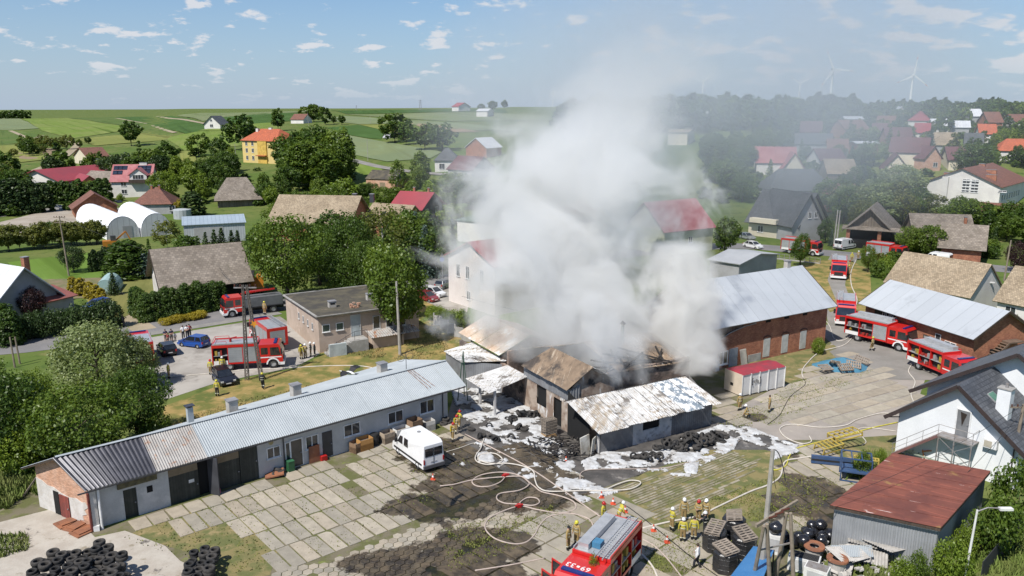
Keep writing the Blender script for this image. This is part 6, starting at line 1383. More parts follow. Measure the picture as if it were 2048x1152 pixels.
VH = [('cream house with red pyramid roof among far trees', (1815, 257), (1860, 258), 12, 3.6, 3.6, OFFW, RROOF1, dict(hip=5)), ('small pale yellow gable peeping out of far trees', (1792, 244), (1809, 244), 8, 4, 3, CREAM, WROOF, dict(ridge='across')),
      ('low building with pale flat roof in the far trees', (1690, 262), (1724, 262), 12, 5, 1, OFFW, WROOF, {}), ('brown roofed brick house below the pale flat roof', (1690, 279), (1736, 276), 11, 4, 3.5, BRICK, BRTILE, {}),
      ('house with pale metal roof near the far right horizon', (1940, 248), (1963, 248), 9, 3.5, 3, GREYR, WROOF, {}), ('shed with pale metal roof left of a brick house', (1902, 270), (1937, 271), 10, 3.2, 2.4, GREYR, WROOF, {}),
      ('brick red house among far right trees', (1975, 264), (2003, 264), 10, 4, 4, BRICK, BRTILE, {}), ('white house with brown roof at the far right edge', (2030, 264), (2065, 264), 12, 4, 3, OFFW, BRTILE, {}),
      ('brick house with white flat roof terraces', (1711, 316), (1755, 316), 10, 5, .5, BRICK, WROOF, {}), ('maroon roof row behind the longest maroon house', (1772, 300), (1823, 300), 10, 4, 4, BRICK, PURP, {}),
      ('longest maroon roofed house on the village slope', (1776, 330), (1850, 336), 12, 5, 4.5, CREAM, PURP, dict(chim=[(6, 6, 9), (10, 6, 9)], chm=BRTILE)), ('tan roofed house right of the blue spruce', (1868, 308), (1913, 309), 10, 3.4, 4, GREYR, TANR, {}),
      ('cream gabled house with dark maroon roof and skylights', (1764, 358), (1817, 363), 15, 3.6, 4.6, CREAM, PURP, dict(ridge='across', wins=[('f', 5, 1, 1.6, 1.4)])), ('orange brick house with maroon roof', (1846, 343), (1880, 341), 10, 4.4, 3.6, REDBRICK, PURP, dict(ridge='across', wins=[('f', 4, 1.4, 1.6, 1.5)])),
      ('pink roofed house in the smoke haze', (1512, 349), (1590, 353), 12, 4.4, 4.6, OFFW, PINKR, {}), ('cream gabled house with pink roof in the smoke haze', (1563, 362), (1608, 364), 13, 4, 5, CREAM, PINKR, dict(ridge='across', wins=[('f', 4, 2, 1.6, 1.6)])),
      ('tan roofed barn below the maroon houses', (1655, 368), (1711, 369), 11, 3.4, 4, WOODG, TANR, {}), ('grey roofed long house dim in the smoke', (1590, 309), (1662, 311), 12, 4, 3.5, GREYR, GTILE, {}),
      ('red tiled house at the right picture edge', (1995, 322), (2070, 326), 11, 4, 3.6, OFFW, ORTILE, dict(hip=3)), ('wide dark roofed house behind the grey balcony house', (1540, 405), (1666, 405), 14, 3.6, 5.5, GREYR, GTILE, dict(hip=4)),
      ('brick red roof behind the open barn trees', (1655, 424), (1713, 425), 10, 3.4, 4, BRICK, BRTILE, {}), ('pale building with flat roof faint in the smoke', (1335, 290), (1374, 290), 11, 5, 1, CREAM, TANR, {}), ('white gable faint in smoke near the wood', (1405, 255), (1427, 255), 9, 4, 3, OFFW, WROOF, dict(ridge='across')),
      ('dark roofed house dim beside the smoke', (1600, 284), (1640, 285), 11, 4, 4, GREYR, PURP, {}), ('brown roofed house left of the red pyramid roof', (1752, 266), (1785, 267), 10, 3.6, 3.4, OFFW, BRTILE, {}), ('small red roofed house below the red pyramid roof', (1828, 282), (1856, 283), 9, 3.4, 3.4, OFFW, RROOF1, {}), ('grey roofed house right of the tan roofed one', (1928, 306), (1962, 308), 10, 3.4, 3.6, CREAM, GTILE, {}), ('pale roofed long barn high on the right slope', (1866, 266), (1896, 266), 9, 3, 2.6, OFFW, WROOF, {}),
      ('maroon roofed house beside the orange brick one', (1896, 340), (1932, 342), 10, 3.6, 3.8, CREAM, PURP, {}), ('white house with orange roof under the right edge trees', (1958, 286), (1990, 287), 9, 3.6, 3.4, OFFW, ORTILE, {}), ('brown barn dim in haze left of the brick terraces', (1655, 318), (1694, 319), 10, 3.4, 3.4, WOODG, BRTILE, {}), ('cream house with maroon roof up by the dark wood', (1742, 284), (1768, 285), 9, 3.6, 3.6, CREAM, PURP, {}),
      ('low house with dark roof above the tan barn', (1640, 342), (1690, 340), 11, 3.4, 3.5, OFFW, PURP, {})]
for lab, A, B, dp, ev, rs_, wm_, rm, k in VH: bh('village_house', lab, A, B, dp, ev, rs_, wm_, rm, group=VG, **k)
bh('house', 'small tan gabled house half buried in the left hillside trees', (150, 326), (176, 330), 9, 3.4, 3.6, CREAM, BRTILE, ridge='across')
bh('farm_shed', 'low white sheds far off on the plateau behind the smoke', (953, 234), (975, 234), 10, 4, 1.5, OFFW, WROOF, 'shed')
bh('farm_shed', 'low red roofed shed on the plateau horizon', (904, 223), (917, 223), 12, 4, 3, OFFW, RROOF1, 'shed')
bh('shed', 'brown roofed hut behind the big linden tree', (648, 562), (664, 566), 4, 2.6, 2.2, WOODD, BRTILE, 'shed', ridge='across')
pt = G(776, 276); gd = thing('polytunnel', 'small pale polytunnel in the hillside field', 'greenhouse', pt, .2); MB().lathe([(0.01, 2.4), (1.8, 2.0), (2.7, .9), (2.8, 0)], 12).build('film_cover', MATS['pale film end'], gd, smooth=True)
pt = W(212, 588); gd = thing('polytunnel', 'pale turquoise garden polytunnel between golden hedges', 'greenhouse', pt, .3)
m = MB(); n = 10; pts = [(-1.7 * math.cos(math.pi * i / n), 2.3 * math.sin(math.pi * i / n)) for i in range(n + 1)]
for i in range(n): p, q = pts[i], pts[i + 1]; m.add([(p[0], 0, p[1]), (q[0], 0, q[1]), (q[0], 6, q[1]), (p[0], 6, p[1])], [(0, 1, 2, 3)])
FILM = M('turquoise film', (.3, .44, .42), .35, (.36, .48, .46), .9); m.build('film_cover', FILM, gd, smooth=True); MB().add([(p[0], .02, p[1] * .99) for p in pts], [tuple(range(n, -1, -1))]).build('end_film', FILM, gd)
br = thing('bridge', 'road bridge with grey railing beyond the brick barn', 'bridge', (0, 0, 0))
a, b = W(1500, 512), W(1640, 528); MB().bar(a + Vector((0, 0, -.4)), b + Vector((0, 0, -.4)), .4, 1.2).build('parapet', CONC, br)
for i in range(15): q = a.lerp(b, i / 14); MB().box(-.05, .05, -.05, .05, 0, 1.1).build('railing_post', STL, br, loc=q)
for z in (.5, 1.05): MB().bar(a + Vector((0, 0, z)), b + Vector((0, 0, z)), .06, .06).build('rail', STL, br)
def lorry(label, p, h):
 t = thing('lorry', label, 'lorry', p, h); o = M('orange lorry paint', (.55, .2, .02), .4, (.5, .18, .02), 1)
 MB().box(-3.2, 1.4, -1.2, 1.2, 1.0, 3.4).build('box_body', o, t); MB().xprism([(1.6, .8), (3.4, .8), (3.4, 1.6), (3.1, 2.6), (1.6, 2.7)], -1.15, 1.15).build('cab', o, t); MB().box(3.2, 3.45, -1.0, 1.0, 1.65, 2.5).build('windscreen', VGLASS, t)
 for x in (-2, 2.4):
  for s in (-1, 1): wheel(t, (x, s * .95, .5), .5, .3, ALU, s)
lorry('orange lorry parked at the end of the road barn', W(512, 585), 1.9)
dg = thing('excavator', 'orange excavator standing by the greenhouse garden', 'excavator', W(221, 500), .5); o = M('orange machine paint', (.45, .17, .02), .5)
MB().box(-1.3, 1.3, -1, 1, .8, 2.0).build('body', o, dg); MB().box(.2, 1.2, -.9, .2, 2.0, 3.0).build('cab', GEAR[0], dg); MB().bar((1.1, .5, 1.8), (3.2, .6, 3.6), .3).bar((3.2, .6, 3.6), (4.2, .6, 1.2), .25).build('boom', o, dg)
for s in (-1, 1): MB().box(-1.6, 1.6, *sorted((s * .7, s * 1.2)), 0, .8).build('track', CHASS, dg)
tk = W(412 - 14, 440); tnk = thing('water_tank', 'grey round tank behind the metal shed', 'tank', W(366, 437), 0); MB().lathe([(0, 2.6), (2.2, 2.5), (2.3, 2.4), (2.3, 0)], 16).build('shell', STEEL, tnk)
# ================================================================ WIND TURBINES, PYLON
TW = M('turbine white', (.84, .85, .86), .4)
def turbine(px, hub_y, blade_px, off, label):
 d = 46.0 * FPX / blade_px; x = (px - 1024) / FPX * d * 1.0; y = math.sqrt(max(1, d * d - x * x)); dep = y * math.cos(TH) + 0
 hz = H + (YH - hub_y) / FPX * y * .985 + 2; x = (px - 1024) / FPX * (y * math.cos(TH) - (hz - H) * math.sin(TH)); z0 = T(x, min(y, 2900)) - 3
 t = thing('wind_turbine', label, 'wind turbine', (x, y, z0), 0, 'wind turbines on the horizon'); hz -= z0
 MB().tube((0, 0, 0), (0, 0, hz), 3.2, 2.0, 12).build('tower', TW, t); MB().box(-1.8, 1.8, -4.5, 7, hz - 1.6, hz + 2.2).build('nacelle', TW, t)
 MB().lathe([(0.01, -6.6), (1.2, -6), (1.6, -4.6), (.01, -4.5)], 10, (0, 0, hz), 'y').build('hub', TW, t)
 for k in range(3):
  a = rad(off + 120 * k); e = Vector((math.sin(a), 0, math.cos(a))); s = Vector((e.z, 0, -e.x)); c = Vector((0, -5.4, hz)); m = MB()
  ww = [(1, 1.1), (6, 2.6), (20, 2.0), (46, .7)]
  for side in (-.25, .25):
   for r, w_ in ww: m.v += [tuple(c + e * r + s * w_ * .6 + Vector((0, side, 0))), tuple(c + e * r - s * w_ * .9 + Vector((0, side, 0)))]
  for i in range(3): b_ = 2 * i; m.f += [(b_, b_ + 2, b_ + 3, b_ + 1), (8 + b_, 8 + b_ + 1, 8 + b_ + 3, 8 + b_ + 2), (b_, 8 + b_, 10 + b_, b_ + 2), (b_ + 1, b_ + 3, 11 + b_, 9 + b_)]; m.m += [0] * 4
  bl = m.build('blade', TW, t)
  MB().obox(c + e * 38, e * 1.8, Vector((0, .45, 0)), s * 1.0).build('red_band', M('red band', (.5, .06, .05), .5), bl)
turbine(1666, 144, 38, -25, 'nearest and tallest wind turbine on the right horizon'); turbine(1826, 155, 33, 6, 'second wind turbine, right of the tallest one'); turbine(1600, 170, 21, -58, 'smaller wind turbine left of the tallest one')
turbine(1406, 166, 19, 50, 'wind turbine above the dark wood in the haze'); turbine(1195, 179, 13, 45, 'faint small wind turbine just above the smoke'); turbine(1106, 186, 14, -20, 'leftmost faint wind turbine beside the smoke top'); turbine(1278, 190, 10, 10, 'tiny distant wind turbine over the wood')
def pylon(label, px, py, h_):
 p = G(px, py); t = thing('pylon', label, 'pylon', p); w_ = h_ * .12
 m = MB()
 for sx_ in (-1, 1):
  for sy_ in (-1, 1): m.bar((sx_ * w_, sy_ * w_, 0), (sx_ * w_ * .2, sy_ * w_ * .2, h_), h_ * .012)
 for k in range(5):
  z0, z1 = h_ * k / 5, h_ * (k + 1) / 5; a, b = w_ * (1 - .8 * k / 5), w_ * (1 - .8 * (k + 1) / 5)
  for s in (-1, 1): m.bar((-a * s, -a, z0), (b * s, -b, z1), h_ * .007); m.bar((-a, -a * s, z0), (-b, b * s, z1), h_ * .007)
 m.build('lattice', STL, t)
 for z in (.75, .9): MB().bar((-h_ * .2, 0, h_ * z), (h_ * .2, 0, h_ * z), h_ * .014).build('crossarm', STL, t)
pylon('lattice pylon on the field horizon', 841, 221, 11); pylon('faint second pylon on the horizon', 713, 222, 6)
# ================================================================ TREES AND PLANTS
def leafmat(name, a, b, c, tr=.35):
 m = bpy.data.materials.new(name); m.use_nodes = True; t = m.node_tree; t.nodes.clear()
 at_ = _n(t, 'ShaderNodeAttribute'); at_.attribute_name = 'var'; oi = _n(t, 'ShaderNodeObjectInfo')
 k = mth(t, 'ADD', at_.outputs['Fac'], mth(t, 'MULTIPLY', mth(t, 'SUBTRACT', oi.outputs['Random'], .5), .35), clamp=True)
 col = mixc(t, ramp(t, k, .0, .55), a, b); col = mixc(t, ramp(t, k, .55, 1.0), col, c)
 d = _n(t, 'ShaderNodeBsdfDiffuse'); tl = _n(t, 'ShaderNodeBsdfTranslucent'); gl = _n(t, 'ShaderNodeBsdfGlossy'); gl.inputs['Roughness'].default_value = .45
 t.links.new(col, d.inputs['Color']); t.links.new(mixc(t, 1.0, col, (1.3, 1.25, .6), 'MULTIPLY'), tl.inputs['Color']); gl.inputs['Color'].default_value = (.5, .5, .5, 1)
 mx = _n(t, 'ShaderNodeMixShader'); mx.inputs[0].default_value = tr; t.links.new(d.outputs[0], mx.inputs[1]); t.links.new(tl.outputs[0], mx.inputs[2])
 m2 = _n(t, 'ShaderNodeMixShader'); m2.inputs[0].default_value = .035; t.links.new(mx.outputs[0], m2.inputs[1]); t.links.new(gl.outputs[0], m2.inputs[2])
 o = _n(t, 'ShaderNodeOutputMaterial'); t.links.new(m2.outputs[0], o.inputs['Surface']); MATS[name] = m; return m
LF = {'mid': leafmat('mid green leaves', (0.0549, 0.1, 0.0154), (0.104, 0.159, 0.022), (0.165, 0.224, 0.033)), 'deep': leafmat('deep green leaves', (0.0366, 0.0708, 0.0132), (0.0671, 0.116, 0.0187), (0.116, 0.171, 0.0275)),
      'light': leafmat('light green leaves', (0.0915, 0.142, 0.0198), (0.152, 0.218, 0.0264), (0.22, 0.277, 0.0396)), 'sage': leafmat('willow leaves', (0.122, 0.159, 0.055), (0.201, 0.248, 0.099), (0.293, 0.336, 0.154)),
      'plum': leafmat('purple plum leaves', (0.022, 0.0118, 0.0132), (0.039, 0.0189, 0.0198), (0.0671, 0.033, 0.0308), .2), 'blue': leafmat('blue spruce needles', (0.0427, 0.0732, 0.0528), (0.0732, 0.112, 0.088), (0.122, 0.171, 0.143), .15),
      'dark': leafmat('dark conifer needles', (0.0244, 0.0472, 0.0154), (0.0439, 0.0755, 0.022), (0.0732, 0.109, 0.0308), .2), 'thuja': leafmat('thuja scales', (0.0317, 0.0661, 0.0154), (0.061, 0.106, 0.0198), (0.104, 0.153, 0.0286), .25),
      'gold': leafmat('golden leaves', (0.207, 0.165, 0.022), (0.329, 0.266, 0.0275), (0.464, 0.389, 0.044)), 'olive': leafmat('olive leaves', (0.0793, 0.1, 0.0198), (0.134, 0.153, 0.033), (0.207, 0.206, 0.0495))}
BARK = M('bark', (.075, .06, .047), .95, (.05, .04, .032), 4, bump=.5); BIRCH = M('birch bark', (.5, .49, .46), .9, (.2, .19, .18), 5)
def leaves(C_, n_each, spread, leaf, rs, flat=.0, droop=0.0, vcl=None):
 n = len(C_); N = n * n_each
 d = rs.normal(size=(N, 3)); d /= np.linalg.norm(d, axis=1)[:, None]
 r = spread if np.isscalar(spread) else np.repeat(spread, n_each)[:, None]
 P = np.repeat(C_, n_each, 0) + d * r * (rs.uniform(.35, 1.0, (N, 1)) ** .6)
 if droop: P[:, 2] -= np.abs(rs.normal(size=N)) * droop
 nr = d * .8 + rs.normal(size=(N, 3)) * .45 + np.array([0, 0, .35]); nr /= np.linalg.norm(nr, axis=1)[:, None]
 a = rs.normal(size=(N, 3)); u = np.cross(nr, a); u /= np.linalg.norm(u, axis=1)[:, None] + 1e-9; v = np.cross(nr, u)
 s = leaf * rs.uniform(.6, 1.35, (N, 1)); u *= s * .62; v *= s
 V = np.stack([P - u * .3 - v, P + u - v * .1, P + u * .3 + v, P - u + v * .1], 1).reshape(-1, 3)
 Q = np.arange(N * 4).reshape(N, 4)
 var = np.repeat((vcl if vcl is not None else rs.uniform(0, 1, n)), n_each) * .65 + rs.uniform(0, .35, N)
 return V, Q, np.repeat(var, 4)
def crown(seed, w_, h0, h1, nc, ne, leaf, spread=.2, shape='round', droop=0.0):
 rs = np.random.RandomState(seed); C_ = []
 nl = 7; lob = rs.normal(size=(nl, 3)); lob /= np.linalg.norm(lob, axis=1)[:, None]; la = rs.uniform(.05, .42, nl)
 while len(C_) < nc:
  d = rs.normal(size=3); d /= np.linalg.norm(d)
  if shape == 'round': R_ = .72 + sum(a * max(0, float(d @ l)) ** 5 for a, l in zip(la, lob)) ; R_ = min(R_, 1.06)
  else: R_ = .85 + .15 * rs.uniform()
  r = R_ * rs.uniform(.45, 1.0) ** .5
  z = (d[2] * r + 1) / 2
  if shape == 'round': ww = 1.0 - .25 * max(0, z - .6)
  elif shape == 'tall': ww = 1.05 - .75 * max(0, z - .35) ** 1.2
  elif shape == 'poplar': ww = .9 - .4 * abs(z - .45)
  else: ww = 1
  C_.append((d[0] * r * w_ * ww, d[1] * r * w_ * ww, h0 + z * (h1 - h0)))
 C_ = np.array(C_)
 zz = (C_[:, 2] - h0) / (h1 - h0); vcl = np.clip(rs.uniform(0, .75, nc) + .25 * zz * rs.uniform(0, 1, nc), 0, 1)
 return leaves(C_, ne, spread, leaf, rs, droop=droop, vcl=vcl)
def conifer(seed, w_, h0, h1, layers, per, leaf):
 rs = np.random.RandomState(seed); C_ = []; sp = []
 for i in range(layers):
  k = i / (layers - 1); z = h0 + (h1 - h0) * k; r = w_ * (1 - k) ** .85 + .03 * w_
  nb = max(3, int(per * (1 - k * .75)))
  for j in range(nb):
   a = 6.283 * (j + rs.uniform(-.3, .3)) / nb + i; rr = r * rs.uniform(.75, 1.1)
   for q in (.35, .65, .95): C_.append((math.cos(a) * rr * q, math.sin(a) * rr * q, z - rr * q * .28 + rs.uniform(-.1, .1) * (h1 - h0) / layers)); sp.append(max(.04, .16 * rr * (1.25 - q * .4)))
 return leaves(np.array(C_), 6, np.array(sp), leaf, rs)
def column(seed, w_, h1, nc, ne, leaf):
 rs = np.random.RandomState(seed); C_ = []
 for _ in range(nc):
  k = rs.uniform(0, 1); a = rs.uniform(0, 6.283); r = w_ * (1 - .55 * k ** 2.2) * rs.uniform(.7, 1.0) * (1 if k < .93 else .5); C_.append((math.cos(a) * r, math.sin(a) * r, .03 + k * h1 * .97))
 return leaves(np.array(C_), ne, w_ * .28, leaf, rs)
def trunkmesh(name, h0, h1, r, mat, seed=0, limbs=5):
 rs = random.Random(seed); m = MB(); pts = [(0, 0, -.3 * 0)]
 for i in range(1, 5): pts.append((rs.uniform(-.015, .015) * h1, rs.uniform(-.015, .015) * h1, h1 * .75 * i / 4))
 m.path(pts, [r * (1.25 - .28 * i) for i in range(5)], 8)
 for _ in range(limbs):
  z = rs.uniform(h0 * .8, h1 * .6); a = rs.uniform(0, 6.28); L = h1 * .3
  m.path([(0, 0, z), (math.cos(a) * L * .5, math.sin(a) * L * .5, z + L * .4), (math.cos(a) * L, math.sin(a) * L, z + L * .75)], [r * .4, r * .25, r * .08], 5)
 return m.mesh(name, mat)
PROTO = {}
def proto(kind, i, lod):
 k = (kind, i, lod)
 if k in PROTO: return PROTO[k]
 q = {'n': 1.0, 'm': .42, 'f': .14}[lod]; ls = {'n': .5, 'm': .78, 'f': 1.3}[lod]; s = hash(k[1]) * 31 + len(kind) * 7 + 3
 if kind == 'round': V, Q, A = crown(s, .40, .16, 1.0, int(230 * q) + 24, 34, .034 * ls, .085, 'round'); tr = ('t', .14, .9, .022)
 elif kind == 'broad': V, Q, A = crown(s, .56, .12, 1.0, int(260 * q) + 24, 34, .034 * ls, .10, 'round'); tr = ('t', .12, .9, .026)
 elif kind == 'tall': V, Q, A = crown(s, .27, .1, 1.0, int(220 * q) + 22, 34, .028 * ls, .065, 'tall'); tr = ('t', .12, .9, .018)
 elif kind == 'poplar': V, Q, A = crown(s, .2, .06, 1.0, int(220 * q) + 22, 34, .026 * ls, .055, 'poplar'); tr = ('t', .1, .9, .016)
 elif kind == 'loose': V, Q, A = crown(s, .30, .2, 1.0, int(110 * q) + 16, 26, .030 * ls, .075, 'tall', droop=.03); tr = ('b', .18, .98, .012)
 elif kind == 'willow': V, Q, A = crown(s, .58, .05, 1.0, int(300 * q) + 24, 34, .032 * ls, .10, 'round', droop=.04); tr = ('t', .1, .8, .03)
 elif kind == 'spruce': V, Q, A = conifer(s, .24, .04, 1.0, {'n': 22, 'm': 15, 'f': 9}[lod], {'n': 12, 'm': 8, 'f': 5}[lod], .034 * ls); tr = ('t', .03, 1.0, .016)
 elif kind == 'thuja': V, Q, A = column(s, .24, 1.0, int(200 * q) + 20, 30, .045 * ls); tr = ('t', .02, .9, .03)
 elif kind == 'cone': V, Q, A = conifer(s, .3, .0, 1.0, {'n': 18, 'm': 13, 'f': 8}[lod], {'n': 12, 'm': 9, 'f': 6}[lod], .05 * ls); tr = ('t', .02, .95, .03)
 elif kind == 'far': V, Q, A = crown(s, .5, .02, 1.0, 26, 26, .075, .13, 'round'); tr = ('t', .1, .8, .03)
 elif kind == 'shrub': V, Q, A = crown(s, .62, .0, 1.0, int(90 * q) + 14, 30, .075 * ls, .2, 'round'); tr = ('t', .0, .7, .02)
 PROTO[k] = (V, Q, A, tr); return PROTO[k]
MESHC = {}
TG = 0
def tree(label, p, h, kind='round', col='mid', lod='m', wsc=1.0, group=None, name='tree', cat='tree', v=None):
 v = R.randrange(4) if v is None else v; k = (kind, v, lod, col)
 if k not in MESHC:
  V, Q, A, tr = proto(kind, v, lod)
  MESHC[k] = fast_mesh('crown', V, Q, LF[col], A)
 tk = ('trunk', PROTO[(kind, v, lod)][3], v)
 if tk not in MESHC: t_, h0, h1, r = PROTO[(kind, v, lod)][3]; MESHC[tk] = trunkmesh('trunk', h0, h1, r, BIRCH if t_ == 'b' else BARK, v, 5 if lod == 'n' else 3)
 z = T(p[0], p[1]); t = thing(name, label, cat, (p[0], p[1], z - .05), R.uniform(0, 6.28), group); s = h
 w_ = s * wsc * R.uniform(.93, 1.07)
 obj('crown' if cat == 'tree' else 'foliage', MESHC[k], t, scale=(w_, w_, s)); obj('trunk' if cat == 'tree' else 'stem', MESHC[tk], t, scale=(s, s, s))
 return t
def tp(label, px, py, top, kind='round', col='mid', wsc=1.0, lod=None, **k):
 p = G(px, py); dep = p.y * math.cos(TH) - (p.z - H) * math.sin(TH); h = max(1.0, (py - top) / FPX * dep / math.cos(TH) * .98)
 lod = lod or ('n' if dep < 150 else 'm' if dep < 330 else 'f')
 return tree(label, p, h, kind, col, lod, wsc, **k)
tp('big sage green willow at the left behind the leafy lime', 200, 790, 618, 'willow', 'sage', 1.0); tp('smaller sage willow beside the big one towards the road', 275, 775, 655, 'willow', 'sage', .8)
tp('huge leafy dark green tree at the lower left beside the garage', 165, 940, 748, 'broad', 'mid', 1.05); tp('broad dark tree at the left picture edge', 10, 930, 720, 'broad', 'deep', .85)
tp('dark leafy tree reaching over the forecourt edge', 275, 880, 720, 'broad', 'deep', .72); tp('light green leafy tree between willow and lime', 70, 880, 740, 'broad', 'light', .8)
tp('leafy green tree filling the gap at the far left edge', -60, 850, 690, 'broad', 'mid', .9); tp('rounded green shrub under the big lime by the garage roof', 310, 890, 822, 'shrub', 'mid', .7, name='shrub', cat='shrub')
tp('low bright shrub at the lower left wall of leaves', 45, 950, 860, 'shrub', 'light', .9, name='shrub', cat='shrub'); tp('dark low shrub before the lime trunk', 200, 920, 850, 'shrub', 'deep', 1.0, name='shrub', cat='shrub')
def row(label, a, b, n, h, kind, col, wsc, group, name='hedge_shrub', cat='shrub', lod=None, jit=.25):
 A, B = G(*a), G(*b)
 for i in range(n):
  p = A.lerp(B, i / max(1, n - 1)) + Vector((R.uniform(-jit, jit), R.uniform(-jit, jit), 0))
  tree(label, p, h * R.uniform(.88, 1.1), kind, col, lod or ('n' if p.length < 130 else 'm'), wsc, group=group, name=name, cat=cat)
row('thuja of the dense green hedge along the road', (268, 622), (292, 642), 4, 4.0, 'thuja', 'thuja', 1.1, 'thuja hedge along the road'); row('thuja of the dense green hedge along the road', (298, 642), (442, 618), 13, 4.2, 'thuja', 'thuja', 1.05, 'thuja hedge along the road')
row('dark hedge bush of the left edge gardens', (-30, 690), (225, 655), 12, 3.4, 'shrub', 'dark', .75, 'dark hedge by the left edge house'); row('dark hedge bush of the left edge gardens', (-20, 665), (20, 690), 4, 4.5, 'thuja', 'thuja', 1.4, 'dark hedge by the left edge house')
row('golden thuja in the row by the turquoise polytunnel', (148, 586), (206, 608), 5, 2.6, 'thuja', 'gold', 1.3, 'golden thuja row'); row('slim dark thuja in the short garden row', (186, 544), (212, 540), 5, 4.0, 'thuja', 'dark', .8, 'slim thuja row in the garden')
row('yellow green spreading juniper at the road edge', (330, 650), (405, 636), 6, 1.1, 'shrub', 'gold', 1.6, 'junipers at the road edge'); row('tall old hedge bush along the left garden', (-10, 505), (205, 488), 13, 5.2, 'round', 'olive', 1.15, 'old hedge of the left garden', lod='m', jit=.8)
row('tall old hedge bush along the left garden', (80, 492), (200, 486), 6, 4.6, 'round', 'deep', 1.1, 'old hedge of the left garden', lod='m', jit=.8)
row('dark thuja of the tall hedge beside the gravel lot', (-10, 432), (90, 425), 8, 9, 'thuja', 'dark', 1.2, 'tall dark thuja hedge at far left', lod='m'); row('dark thuja of the tall hedge beside the gravel lot', (95, 408), (215, 402), 12, 6.5, 'thuja', 'thuja', 1.2, 'tall dark thuja hedge at far left', lod='m')
row('hedge bush along the fence by the pink house corner', (862, 640), (925, 655), 6, 2.2, 'shrub', 'light', .8, 'fence hedge by the smoke')
row('conifer in the row below the metal shed', (395, 520), (480, 505), 6, 5, 'spruce', 'dark', 1.3, 'young conifers below the metal shed', lod='m')
tp('conical dark thuja by the turquoise polytunnel', 228, 590, 545, 'cone', 'dark', 1.2); tp('golden bush in front of the road barn', 366, 590, 572, 'shrub', 'gold', 1.0, name='shrub', cat='shrub')
tp('purple leaved plum tree before the left edge house', 68, 640, 568, 'broad', 'plum', .8); tp('rounded dark yew at the garden polytunnel', 257, 555, 482, 'thuja', 'deep', 2.4); tp('broad pine in the left garden', 148, 545, 487, 'broad', 'dark', .8)
tp('blue grey shrub right of the yew', 292, 555, 508, 'shrub', 'blue', 1.0, name='shrub', cat='shrub'); tp('ragged fruit tree in front of the metal shed', 335, 500, 435, 'loose', 'olive', 1.6); tp('green bush mass behind the road barn', 375, 508, 470, 'shrub', 'deep', 1.2, name='shrub', cat='shrub')
tp('bright golden bush beside the brown hipped house', 360, 425, 397, 'shrub', 'gold', .8, name='shrub', cat='shrub'); tp('dark rounded conifer right of the golden bush', 386, 433, 385, 'thuja', 'dark', 2.0); tp('rounded green garden tree before the red gable', 183, 400, 362, 'round', 'light', 1.2); tp('clipped green ball bush by the white house door', 241, 402, 388, 'shrub', 'light', .9, name='shrub', cat='shrub')
tp('green tree at the right end of the solar panel house', 332, 405, 338, 'broad', 'light', .8); tp('young conifer standing in the left garden lawn', 300, 525, 478, 'spruce', 'deep', 1.1)
tp('very large rounded linden tree behind the pink building', 578, 605, 418, 'broad', 'mid', .86, v=1); tp('dark green tree mass left of the bright maple', 700, 575, 430, 'broad', 'deep', .75); tp('drooping birch before the big barn gable', 768, 560, 405, 'loose', 'olive', 1.25)
tp('dense green tree at the right end of the pink building', 800, 690, 490, 'round', 'mid', .85, v=2); tp('bright yellow green maple top behind the pink building', 775, 640, 488, 'round', 'light', .75); tp('blue spruce nearest the white building', 852, 556, 452, 'spruce', 'blue', 1.25); tp('slim blue spruce left of the white building', 905, 520, 440, 'spruce', 'blue', .95)
tp('dark spruce between the blue spruces', 872, 540, 438, 'spruce', 'dark', 1.0); tp('tall slim blue spruce behind the broad one', 833, 530, 425, 'spruce', 'blue', .9); tp('grey blue spruce by the big barn', 665, 515, 440, 'spruce', 'blue', .8); tp('second small blue spruce by the big barn wall', 650, 510, 442, 'spruce', 'blue', .7)
tp('dark tree behind the linden', 640, 570, 455, 'broad', 'deep', .7); tp('dark leafy tree behind the road barn', 520, 545, 450, 'round', 'deep', .8); tp('low dark bush left of the linden', 517, 520, 455, 'spruce', 'blue', .9); tp('green shrub on the flat tar roof', 664, 590, 572, 'shrub', 'olive', .8, name='shrub', cat='shrub')
tp('leafy bush at the foot of the pink building stair', 720, 690, 655, 'shrub', 'olive', .7, name='shrub', cat='shrub'); tp('leafy green tree left of the fenced hedge', 740, 600, 470, 'broad', 'deep', .65); tp('green tree behind the flat tar roof', 690, 600, 500, 'broad', 'deep', .8)
KW = dict(round='round', broad='broad', tall='oval', poplar='slim', spruce='conical', loose='airy', shrub='bushy', thuja='columnar', willow='spreading')
CW = dict(deep='dark green', mid='green', light='bright green', olive='olive green', dark='blackish green', sage='grey green', blue='blue green', thuja='green')
USED = set()
def describe(p, h, kind, col, word, fallback):
 best = min(FOOT, key=lambda f: (f[0] - p.x) ** 2 + (f[1] - p.y) ** 2); d = math.hypot(best[0] - p.x, best[1] - p.y)
 if d > 60: return fallback
 da = math.atan2(p.x, p.y) - math.atan2(best[0], best[1]); lat = da * p.length; dep = p.length - math.hypot(best[0], best[1])
 rel = ('right of' if lat > 0 else 'left of') if abs(lat) > abs(dep) * .8 else ('behind' if dep > 0 else 'in front of')
 nm = best[3].split(); nm = nm[:8]
 while nm[-1] in ('the', 'and', 'with', 'of', 'a', 'in', 'by', 'on', 'under', 'behind', 'among', 'right', 'left', 'at', 'before', 'its', 'dark', 'red', 'white', 'pale', 'far'): nm.pop()
 for sz in ('', 'taller ' if h > 9 else 'low ', 'leafy ', 'dense '):
  lab = '%s%s %s %s %s the %s' % (sz, CW[col], KW.get(kind, 'leafy'), word, rel, ' '.join(nm)); lab = ' '.join(lab.split()[:16])
  if lab not in USED: break
 USED.add(lab); return lab
